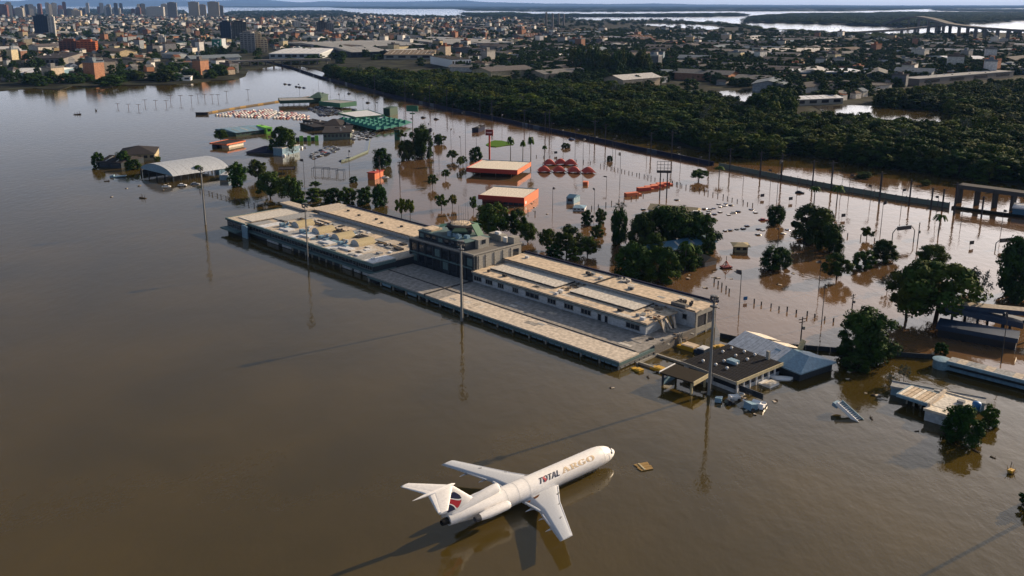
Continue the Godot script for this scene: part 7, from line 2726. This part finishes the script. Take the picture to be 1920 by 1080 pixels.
			var t := Transform3D(Basis(Vector3.UP, q[5]) * Basis.from_scale(Vector3(q[1], rise, q[2])), at)
			var v := rng.randf_range(0.75, 1.15)
			wt[q[4]].append(t)
			wcol[q[4]].append(wc[q[6]] * v)
			rt[q[4]].append(t)
			rcol[q[4]].append(rc[q[7]] * v)
	for k in 3:
		stuff("far_house_walls", walls[k], M.tinted, wt[k], self, wcol[k])
		stuff("far_house_roofs", roofs[k], M.tinted, rt[k], self, rcol[k])

	# trees between the houses and on the delta
	var where := [[], []]
	for z in 2:
		for p in scatter(PackedVector2Array(zones[z]), [6000, 6800][z], 14.0):
			if in_any(p, pools): continue
			where[rng.randi() % 2].append(Transform3D(Basis(Vector3.UP, rng.randf() * TAU).scaled(Vector3(rng.randf_range(9, 20), rng.randf_range(7, 14), rng.randf_range(9, 20))), Vector3(p.x, 0.4, p.y)))
	for p in scatter(PackedVector2Array(city_land), 6000, 18.0):
		if in_any(p, pools) or in_any(p, zones): continue
		var s := rng.randf_range(1.0, 2.2)
		where[rng.randi() % 2].append(Transform3D(Basis(Vector3.UP, rng.randf() * TAU).scaled(Vector3(16 * s, rng.randf_range(8, 13), 16 * s)), Vector3(p.x, 0.2, p.y)))
	for k in 2:
		stuff("city_trees", kinds["wood"][0][k * 2], M.leaf_1, where[k])
	var far := []
	for k in islands.size():
		var poly := ragged(islands[k], 700, 60, 30 + k)
		for p in scatter(poly, [500, 5200, 700, 2600, 500][k], 40.0):
			var s := rng.randf_range(0.7, 1.6) * clampf(p.length() / 6000.0, 1.0, 4.0)
			far.append(Transform3D(Basis(Vector3.UP, rng.randf() * TAU).scaled(Vector3(70 * s, rng.randf_range(9, 16), 70 * s)), Vector3(p.x, 1.5, p.y)))
	stuff("delta_woodland", kinds["wood"][0][2], M.leaf_1, far)
	# rim of trees on the river side of the city
	var rim: Array = [Vector3(-3578.4, 0, -9914.3), Vector3(-2510, 0, -7548.4), Vector3(-3010.4, 0, -9914.3), Vector3(-3180.8, 0, -11333.9), Vector3(-2796.3, 0, -12207.5), Vector3(-2077.3, 0, -11333.9), Vector3(-1181.5, 0, -7926.9), Vector3(-632.2, 0, -6890), Vector3(-218.1, 0, -6337), Vector3(134.6, 0, -5865.9), Vector3(397.6, 0, -4945.8), Vector3(641.5, 0, -4653.5), Vector3(858.3, 0, -4393.8), Vector3(930.4, 0, -3762.8), Vector3(908.8, 0, -3289.6), Vector3(925.3, 0, -2868.1), Vector3(1002.8, 0, -2718.5), Vector3(1055.4, 0, -2541.7), Vector3(1316.2, 0, -2718.5)]
	var edge := []
	for k in 300:
		var t := rng.randf() * (rim.size() - 1.001)
		var i := int(t)
		var at: Vector3 = rim[i].lerp(rim[i + 1], t - i) * rng.randf_range(0.93, 1.05)
		edge.append(Transform3D(Basis(Vector3.UP, rng.randf() * TAU).scaled(Vector3(rng.randf_range(24, 50), rng.randf_range(5, 10), rng.randf_range(24, 50))), Vector3(at.x, 0.3, at.z)))
	stuff("river_edge_trees", kinds["wood"][0][3], M.leaf_1, edge)

	# towers one can tell apart
	var list := [[-1329.9, -2627.2, 55.9, 37.5, "dark blue glass tower with white stripes at the left", "glass"],
		[-1281.3, -2583.7, 55, 16.7, "white-striped wing of the dark blue tower", "white"],
		[-2359.3, -6337, 88, 46.9, "slim white tower left of the river gap", "white"],
		[-2061.1, -5655.6, 97.4, 52.2, "dark-sided tower left of the river gap", "grey"],
		[-2331.4, -6092.4, 71.1, 105.7, "wide white slab at the left of the river gap", "white"],
		[-2163, -6337, 102, 65.9, "pale tower standing clear before the river", "tan"],
		[-2192.5, -6602, 84.3, 48.3, "lower pale tower between the two clear ones", "tan"],
		[-1878.2, -5865.9, 101, 67.7, "rightmost pale tower before the river", "tan"],
		[-1905, -6092.4, 77.9, 33.2, "narrow wing of the rightmost pale tower", "grey"],
		[-684.8, -2216.6, 46.1, 24.2, "dark blue office tower at the head of the flooded road", "glass"],
		[-713.1, -2423.3, 42.2, 38, "dark banded office block right of the blue tower", "dark"],
		[-493.4, -1724.5, 35.1, 27, "grey slab beside the cream one with the red top", "grey"],
		[-486.1, -1763.7, 32.9, 14.8, "cream slab with a red top at the head of the road", "cream"],
		[-468.5, -1743.9, 23.7, 12.6, "lower cream wing of the slab with the red top", "cream"],
		[-557.8, -2718.5, 36.6, 28.9, "dark tower in the middle distance", "dark"],
		[-542.1, -2766.6, 31, 19.6, "grey tower next to the dark one", "grey"],
		[-794.2, -3433.7, 25, 24.5, "white-ended block behind the middle sheds", "white"],
		[-2962.7, -6337, 45.8, 56.7, "pale yellow gabled block in the old town", "cream"],
		[-3327.6, -6092.4, 84.6, 56.2, "brown tower at the far left", "brick"],
		[-3222.8, -6092.4, 64.4, 47.9, "tan tower second from the far left", "tan"],
		[-744.1, -1964.7, 20, 14.6, "white corner house among the left roofs", "white"],
		[-854.1, -1784, 19.2, 34.4, "dark red-brown block by the orange one", "brick"],
		[-811.8, -1763.7, 19, 33.7, "orange-red block among the left roofs", "orange"]]
	var looks := {"glass": [Color(0.03, 0.05, 0.09), Color(0.015, 0.025, 0.045)], "white": [Color(0.62, 0.60, 0.56), Color(0.12, 0.13, 0.15)], "grey": [Color(0.26, 0.27, 0.28), Color(0.07, 0.08, 0.09)], "tan": [Color(0.46, 0.42, 0.35), Color(0.12, 0.12, 0.12)], "dark": [Color(0.06, 0.065, 0.07), Color(0.16, 0.16, 0.14)], "cream": [Color(0.62, 0.52, 0.36), Color(0.16, 0.12, 0.10)], "brick": [Color(0.20, 0.09, 0.065), Color(0.05, 0.04, 0.04)], "orange": [Color(0.42, 0.12, 0.05), Color(0.16, 0.06, 0.04)]}
	for q in list:
		var c: Array = looks[q[5]]
		tower(q[4], Vector3(q[0], 0.4, q[1]), q[2], q[3], q[3] * 0.8, 0.25, c[0], c[1], int(clampf(q[2] / 3.4, 3, 22)))
	# the skyline of the old town
	var sky_row: Array = [Vector3(-3786.7, 0, -6602), Vector3(-3717.9, 0, -7204.2), Vector3(-3462.1, 0, -7548.4), Vector3(-3090, 0, -7926.9)]
	for k in 54:
		var t := rng.randf()
		var i := int(t * 2.99)
		var at: Vector3 = sky_row[i].lerp(sky_row[i + 1], t * 2.99 - i) * rng.randf_range(0.9, 1.25)
		var w := rng.randf_range(22, 38)
		var key: String = ["brick", "tan", "white", "grey", "cream", "dark"][rng.randi() % 6]
		var c: Array = looks[key]
		tower("%s apartment tower in the crowded skyline at the upper left" % {"brick": "brown", "tan": "tan", "white": "white", "grey": "grey", "cream": "cream", "dark": "dark"}[key], Vector3(at.x, 0.4, at.z), rng.randf_range(45, 105), w, rng.randf_range(16, 26), rng.randf_range(0.0, 0.8), c[0] * rng.randf_range(0.8, 1.1), c[1], 16, "%s towers of the old town skyline" % key)

	# named sheds and landmarks of the middle distance
	var sheds := [
		["white_warehouse", "long white-walled warehouse with skylights at the head of the flooded road", [-359.6, -1622.7, 83.8, 203.6, -0.00], 9.0, "wall_blue_white", "metal_white", "gable", 3.0],
		["grey_warehouse", "huge grey roof with arched bays behind the white-walled warehouse", [-339.4, -1916.6, 207.9, 275.9, 0.65], 9.0, "wall_dark", "roof_grey", "gable", 4.0],
		["grey_warehouse", "grey gabled shed right of the huge grey roof", [-284.8, -1660, 67.6, 174.4, 0.50], 9.0, "wall_dark", "roof_grey", "gable", 5.0],
		["grey_warehouse", "low brown-grey shed behind the left end of the wood", [-170.4, -1587.4, 78.6, 162.6, -0.00], 8.0, "wall_grey", "rubble", "gable", 4.0],
		["white_works", "white factory building at the far edge of the wood", [-91.2, -1355.2, 29, 102.8, 0.39], 12.0, "paint_white", "brown_roof", "flat", 0.0],
		["grey_warehouse", "very wide grey shed in the upper middle", [-144.8, -2071.2, 170.5, 259.1, 0.62], 8.0, "wall_blue_white", "roof_grey", "gable", 4.0],
		["blue_warehouse", "long shed with a blue wall and pale roof behind the wood", [387.2, -1130.4, 83.2, 66.8, -0.00], 9.0, "blue_roof", "metal_white", "flat", 0.0],
		["red_warehouse", "red-walled warehouse with a white roof at the right", [680, -1398.7, 59.5, 101.5, -0.00], 9.0, "red_dark", "metal_white", "gable", 3.0],
		["pale_warehouse", "long pale-roofed shed with orange ends in the suburb", [514.7, -1671.8, 139.1, 144.2, -0.00], 8.0, "wood_tan", "roof_white", "gable", 3.0],
		["grey_warehouse", "pale grey long shed beneath the bridge ramp", [628.5, -2129.4, 123.9, 174.5, -0.00], 8.0, "wall_blue_white", "metal_blue", "gable", 3.0],
		["grey_flyover", "grey concrete ramp wall above the right end of the wood", [528, -1078.5, 207.4, 21.9, 0.62], 8.0, "concrete", "roof_grey", "flat", 0.0],
		["flooded_shed", "white-roofed shed standing in the pool behind the wood", [271.7, -824.2, 51.9, 21.2, 0.35], 6.0, "wall_grey", "metal_white", "gable", 2.0],
		["shore_pavilion", "long low pavilion with a white front on the left shore", [-404.4, -1111.3, 34.6, 69.2, 0.22], 5.0, "paint_white", "roof_grey", "flat", 0.0],
		["shore_shed", "dark-roofed shed among the trees on the left shore", [-702.3, -1425, 42.6, 172.4, 0.28], 11.0, "concrete", "dark_roof", "flat", 0.0],
		["shore_shed", "blue-white shed roof among the trees on the left shore", [-602.2, -1176.4, 49.3, 86.8, 0.17], 6.0, "metal_blue", "metal_white", "gable", 3.0],
		["shore_shed", "domed grey shed roof left of the shore pavilion", [-550.7, -1211.7, 24.4, 95.7, -0.00], 6.0, "wall_grey", "roof_grey", "hip", 5.0],
		["brown_works", "brown-roofed hall left of the white factory", [60.1, -2449.6, 53.5, 268.3, -0.00], 9.0, "wall_grey", "rust", "gable", 5.0],
		["orange_works", "orange gabled hall in the suburb behind the tall trees", [311.3, -2238.1, 45.4, 224.5, -0.00], 9.0, "orange", "rust", "gable", 6.0],
		["green_house", "bright green building among the left roofs", [-696.6, -1979.2, 29.9, 125.9, -0.00], 8.0, "lime", "green_paint", "flat", 0.0]]
	for q in sheds:
		block(q[0], q[1], q[2], q[3], M[q[4]], M[q[5]], q[6], q[7], 7 if q[3] > 8.5 else 4, 0.6)
	# a teal gable sign with a white emblem on the end of a block
	var o := block("teal_building", "block with a bright teal sign wall and white emblem", [-577.1, -1817.6, 19.8, 25.6, -0.00], 22.5, M.wall_blue_white, M.roof_grey, "flat", 0, 0, 0.2)
	var b := MB.new()
	b.bx(-8.5, 4.0, 11.5, 8.5, 21.4, 16.0)
	part("sign_wall", b, M.teal_sail, o)
	b = MB.new()
	for k in 4:
		b.box(Vector3([-5.0, -2.0, 2.5, 4.5][k], [8.0, 14.0, 10.0, 17.0][k], 16.1), Vector3([3.0, 4.5, 3.0, 3.6][k], [4.0, 2.0, 5.0, 2.6][k], 0.2), 0.0, Basis(Vector3.BACK, [0.3, -0.5, 0.4, 0.7][k]))
	part("sign_emblem", b, M.paint_white, o)
	# power-station chimneys
	for q in [[132.2, -3590.8, 58.1, "first"], [157, -3590.8, 54.1, "second"], [188.3, -3762.8, 52.5, "third"], [220.4, -3952.1, 48.5, "fourth"]]:
		b = MB.new()
		b.tube(Vector3(0, -1, 0), Vector3(0, q[2], 0), 5.0, 3.4, 10)
		solo("chimney_stack", b, M.concrete, "%s of four tall factory chimneys by the river, counted from the left" % q[3], "chimney", Vector3(q[0], 0.4, q[1]))
	# road viaduct at the head of the flooded road
	o = thing("road_viaduct", "grey road viaduct on many columns across the head of the flooded road", "viaduct")
	var dk: Array = [Vector3(-474.8, 7, -1297.5), Vector3(-410.5, 7, -1334.2), Vector3(-350.5, 7, -1372.9), Vector3(-273.5, 7, -1386.3)]
	for k in 3:
		b = MB.new()
		var a: Vector3 = dk[k]
		var c: Vector3 = dk[k + 1]
		b.box((a + c) / 2, Vector3(a.distance_to(c), 1.6, 12.0), atan2(-(c - a).z, (c - a).x))
		b.box((a + c) / 2 + Vector3(0, 1.2, 0), Vector3(a.distance_to(c), 0.9, 12.4), atan2(-(c - a).z, (c - a).x))
		part("deck", b, M.concrete, o)
		for j in 6:
			b = MB.new()
			var m := a.lerp(c, (j + 0.5) / 6.0)
			b.bx(m.x - 1, -1, m.z - 1, m.x + 1, 6.4, m.z + 1)
			part("column", b, M.concrete, o)

# ---------------------------------------------------------------- the far river bridge
func make_far_bridge() -> void:
	var o := thing("river_bridge", "long concrete river bridge curving over the water on tall piers", "bridge")
	var arms := [[[1403.3, -2315.4, 22.2], [1329.7, -2423.3, 23.2], [1309, -2442.3, 24], [1290.8, -2461.6, 25.6], [1266.6, -2481.1, 27.2], [1252.1, -2501, 28.8], [1250.3, -2541.7, 30], [1257.3, -2605.3, 31.4], [1284.9, -2718.5, 32.8], [1359.8, -2921.6, 34.4], [1445, -3157.1, 37.1], [1541, -3433.7, 39.4], [1610.5, -3674.8, 41.1], [1627.1, -3808.4, 37.2], [1626.9, -3903, 27.3], [1608.6, -3952.1, 15.5], [1587.5, -4002.4, 4.5]],
		[[901, -2718.5, 3.1], [979.9, -2742.4, 6.2], [1052.3, -2766.6, 9.3], [1117.9, -2791.3, 11.8], [1184.7, -2816.4, 15], [1236.3, -2842, 18.3], [1277.2, -2842, 22.3], [1298.3, -2816.4, 26.9], [1284.9, -2718.5, 32.8]]]
	for s in arms.size():
		var a: Array = arms[s]
		for k in a.size():
			var b := MB.new()
			var p := Vector3(a[k][0], a[k][2], a[k][1])
			b.bx(p.x - 3.5, -1, p.z - 3.5, p.x + 3.5, p.y - 2.0, p.z + 3.5)
			b.bx(p.x - 7, p.y - 4.0, p.z - 4, p.x + 7, p.y - 1.5, p.z + 4)
			part("pier", b, M.concrete, o)
			if k + 1 < a.size():
				b = MB.new()
				var q := Vector3(a[k + 1][0], a[k + 1][2], a[k + 1][1])
				var dir := (q - p).normalized()
				var side := dir.cross(Vector3.UP).normalized() * (13.0 if s == 0 else 8.0)
				var dn := Vector3(0, -4.5, 0)
				var up := Vector3(0, 1.2, 0)
				b.quad(p - side + up, p + side + up, q + side + up, q - side + up)
				b.quad(p + side + dn, q + side + dn, q + side + up, p + side + up)
				b.quad(q - side + dn, p - side + dn, p - side + up, q - side + up)
				b.quad(p - side + dn, q - side + dn, q + side + dn, p + side + dn)
				part("deck", b, M.concrete, o)


# ---------------------------------------------------------------- things afloat
func make_flotsam() -> void:
	var b: MB
	var o: Node3D
	o = thing("wooden_raft", "tan wooden panel floating alone right of the jet's nose", "raft", Vector3(25.9, 0, -160.5), 0.35)
	for k in 6:
		b = MB.new()
		b.box(Vector3(0, 0.1 + 0.03 * (k % 2), -1.2 + k * 0.48), Vector3(3.0 - 0.2 * (k % 3), 0.12, 0.44))
		part("plank", b, M.wood_tan, o)
	b = MB.new()
	b.box(Vector3(-0.5, 0.24, 0), Vector3(0.3, 0.12, 2.6))
	part("crosspiece", b, M.cream_trim, o)
	o = thing("dead_branches", "yellow-brown dead shrub standing out of the water at lower right", "debris", Vector3(96.7, 0, -158.2), 0.2)
	for k in 12:
		b = MB.new()
		var a := TAU * k / 12
		b.tube(Vector3(cos(a) * 0.3, -0.4, sin(a) * 0.3), Vector3(cos(a) * rng.randf_range(0.6, 1.3), rng.randf_range(0.8, 1.8), sin(a) * rng.randf_range(0.6, 1.3)), 0.06, 0.03, 5)
		part("branch", b, M.wood_tan, o)
	b = MB.new()
	b.box(Vector3(0, 0.5, 0), Vector3(1.2, 0.5, 0.9), 0.4)
	part("matted_reed", b, M.yellow, o)
	b = MB.new()
	b.tube(Vector3(0.8, -0.5, -1.2), Vector3(1.2, 1.6, -1.4), 0.08, 0.06, 5)
	part("stake", b, M.dark_pole, o)
	# carts and wreckage before the shed
	var bits := [["white upturned cart against the corner of the dark tiled shed", Vector3(51.1, 0, -191.9), "paint_white", 1.6], ["cream cart leaning on the white one by the dark tiled shed", Vector3(52.8, 0, -193.3), "cream_roof", 1.3], ["grey pump-like wreck right of the shed's light mast", Vector3(47.3, 0, -191), "metal_blue", 1.5], ["dark wreck between the grey one and the white cart", Vector3(49.5, 0, -189.6), "car_black", 1.3], ["flat tan board floating among the wreckage", Vector3(52.3, 0, -188.4), "roof_pale", 1.8], ["blue and white box tilted among the wreckage", Vector3(54.1, 0, -187.3), "metal_blue", 2.2], ["pointed white panel at the right of the wreckage", Vector3(56.1, 0, -187.6), "paint_white", 1.7]]
	for q in bits:
		o = thing("wreckage", q[0], "debris", q[1], rng.randf() * 2)
		var s: float = q[3]
		b = MB.new()
		b.box(Vector3(0, 0.25 * s, 0), Vector3(1.5 * s, (0.2 if "flat" in q[0] else 0.7) * s, s), 0.0, Basis(Vector3.BACK, rng.randf_range(-0.5, 0.5)))
		part("body", b, M[q[2]], o)
		b = MB.new()
		b.box(Vector3(0.4 * s, 0.5 * s, 0.1), Vector3(0.7 * s, 0.16 * s, 0.9 * s), 0.3, Basis(Vector3.BACK, rng.randf_range(-0.9, 0.9)))
		part("lid", b, M.paint_white if q[2] != "car_black" else M.steel_pole, o)
		if not "flat" in q[0]:
			for e in [-0.5, 0.5]:
				b = MB.new()
				b.tube(Vector3(e * s, 0.1, 0.5 * s), Vector3(e * s, 0.1, 0.62 * s), 0.25 * s, 0.25 * s, 10)
				part("wheel", b, M.car_black, o)
	# small dark marks: stakes and drift
	var spots := [[Vector3(-172.8, 0, -414.1), "dark driftwood sticking up in the water left of the terminal", 2.2], [Vector3(77.7, 0, -186.8), "dark drift beside the tipped stairs", 0.7], [Vector3(78.8, 0, -181.9), "dark lump right of the tipped stairs", 0.8], [Vector3(86.1, 0, -175.8), "dark lump below the carport", 0.6], [Vector3(96.4, 0, -164.3), "dark lump in open water at lower right", 0.7], [Vector3(94.4, 0, -167), "dark twigs below the round tree at lower right", 0.9], [Vector3(33.1, 0, -204.4), "drift of weed beside the terminal's near corner", 0.8], [Vector3(100.2, 0, -207.1), "dark buoy behind the carport, nearest of a row", 0.6], [Vector3(102.4, 0, -209.1), "dark buoy behind the carport, in the middle of a row", 0.6], [Vector3(104.6, 0, -211.1), "dark buoy behind the carport, farthest of a row", 0.6], [Vector3(-208, 0, -456.2), "plank of dark drift before the blue raft", 1.6], [Vector3(-354.4, 0, -772.3), "brown drift in the lake left of the approach lights", 3.0], [Vector3(-357.8, 0, -745.4), "long dark drift in the lake at the far left", 3.4]]
	for q in spots:
		o = thing("driftwood", q[1], "driftwood", q[0], rng.randf() * 3)
		var s: float = q[2]
		b = MB.new()
		b.box(Vector3(0, 0.08 * s, 0), Vector3(1.7 * s, 0.22 * s, 0.4 * s), 0.0, Basis(Vector3.BACK, 0.08))
		part("log", b, M.bark, o)
		for k in 3:
			b = MB.new()
			b.tube(Vector3((k - 1) * 0.4 * s, 0, 0), Vector3((k - 1) * 0.6 * s, rng.randf_range(0.4, 0.9) * s, rng.randf_range(-0.4, 0.4) * s), 0.07 * s, 0.03 * s, 5)
			part("branch", b, M.bark, o)
	# small floating litter caught along walls and between buildings
	var proto: Node3D = null
	for q in [[Vector3(39.7, 0, -207.1), 14.0, 7, "beside the walled yard"], [Vector3(51.7, 0, -190.1), 12.0, 6, "around the wreckage by the dark tiled shed"], [Vector3(90.6, 0, -194.5), 10.0, 8, "beside the carport"], [Vector3(80, 0, -210.4), 10.0, 8, "by the white-roofed hall's blue hip"], [Vector3(78.1, 0, -287.8), 30.0, 16, "near the kiosk in the car park"], [Vector3(-178, 0, -449.1), 25.0, 10, "before the arched hangar"], [Vector3(7.1, 0, -393.5), 30.0, 10, "before the fuel shop"]]:
		for k in q[2]:
			var at: Vector3 = q[0] + Vector3(rng.randfn() * q[1] * 0.5, 0, rng.randfn() * q[1] * 0.5)
			var label: String = "small broken board afloat " + q[3]
			var grp: String = "floating boards " + q[3]
			if proto == null:
				proto = thing("drift_board", label, "flotsam", at, 0.3, grp)
				b = MB.new()
				b.box(Vector3(0, 0.06, 0), Vector3(0.9, 0.16, 0.5), 0.2)
				part("board", b, M.roof_pale, proto)
				b = MB.new()
				b.box(Vector3(0.5, 0.08, 0.3), Vector3(0.5, 0.24, 0.4), 0.9)
				part("lump", b, M.bark, proto)
			else:
				dup(proto, "drift_board", label, at, rng.randf() * TAU, grp, Vector3.ONE * rng.randf_range(0.6, 1.6))
	# cars in the flooded car park, only their roofs clear
	var park := [Vector3(85.7, 0, -391.3), Vector3(86.7, 0, -387.1), Vector3(90.2, 0, -392.4), Vector3(93.8, 0, -395.7), Vector3(96.2, 0, -397.9), Vector3(87.9, 0, -380.8), Vector3(88, 0, -390.3), Vector3(94.3, 0, -401.3), Vector3(97.7, 0, -402.4), Vector3(93.9, 0, -379.8), Vector3(96.2, 0, -382.9), Vector3(99.5, 0, -386), Vector3(96.9, 0, -383.9), Vector3(85.8, 0, -382.9), Vector3(106.2, 0, -390.3), Vector3(106.5, 0, -383.9), Vector3(86, 0, -351.4), Vector3(88.1, 0, -352.3), Vector3(91.1, 0, -354.1), Vector3(93.9, 0, -355), Vector3(96.6, 0, -359.5), Vector3(91.3, 0, -385), Vector3(101.2, 0, -352.3), Vector3(99.9, 0, -354.1), Vector3(76.8, 0, -410.5), Vector3(58.5, 0, -390.3), Vector3(111.3, 0, -353.2), Vector3(107.8, 0, -347), Vector3(97.4, 0, -345.3), Vector3(111.8, 0, -339.5), Vector3(99.3, 0, -399), Vector3(85.9, 0, -369.9)]
	for k in park.size():
		put_car(["car_black", "car_silver", "car_blue", "car_white", "car_silver", "car_blue"][(k * 7) % 6], "car roof barely above the water in the flooded car park", park[k], 0.35 + rng.randf_range(-0.2, 0.2), rng.randf_range(0.95, 1.2), "drowned cars in the flooded car park")
	put_car("car_red", "dark red car half out of the water by the small round dark tree", Vector3(105.9, 0, -369.9), 0.3, 0.55, "")
	var road := [Vector3(-257.5, 0, -1037.2), Vector3(-251, 0, -1030.2), Vector3(-236.9, 0, -1003.1), Vector3(-231.9, 0, -996.5), Vector3(-225.8, 0, -990), Vector3(-165, 0, -923.7), Vector3(-132.6, 0, -836.7), Vector3(-135.2, 0, -776.3), Vector3(-70.8, 0, -723.7), Vector3(-59.7, 0, -713.4), Vector3(40.1, 0, -603.3), Vector3(138.6, 0, -426.4)]
	for k in road.size():
		put_car(["car_black", "car_blue", "car_black"][k % 3], "dark vehicle stranded on the flooded road by the wood", road[k], -0.5 + rng.randf_range(-0.2, 0.2), 0.3, "dark vehicles stranded on the flooded road")
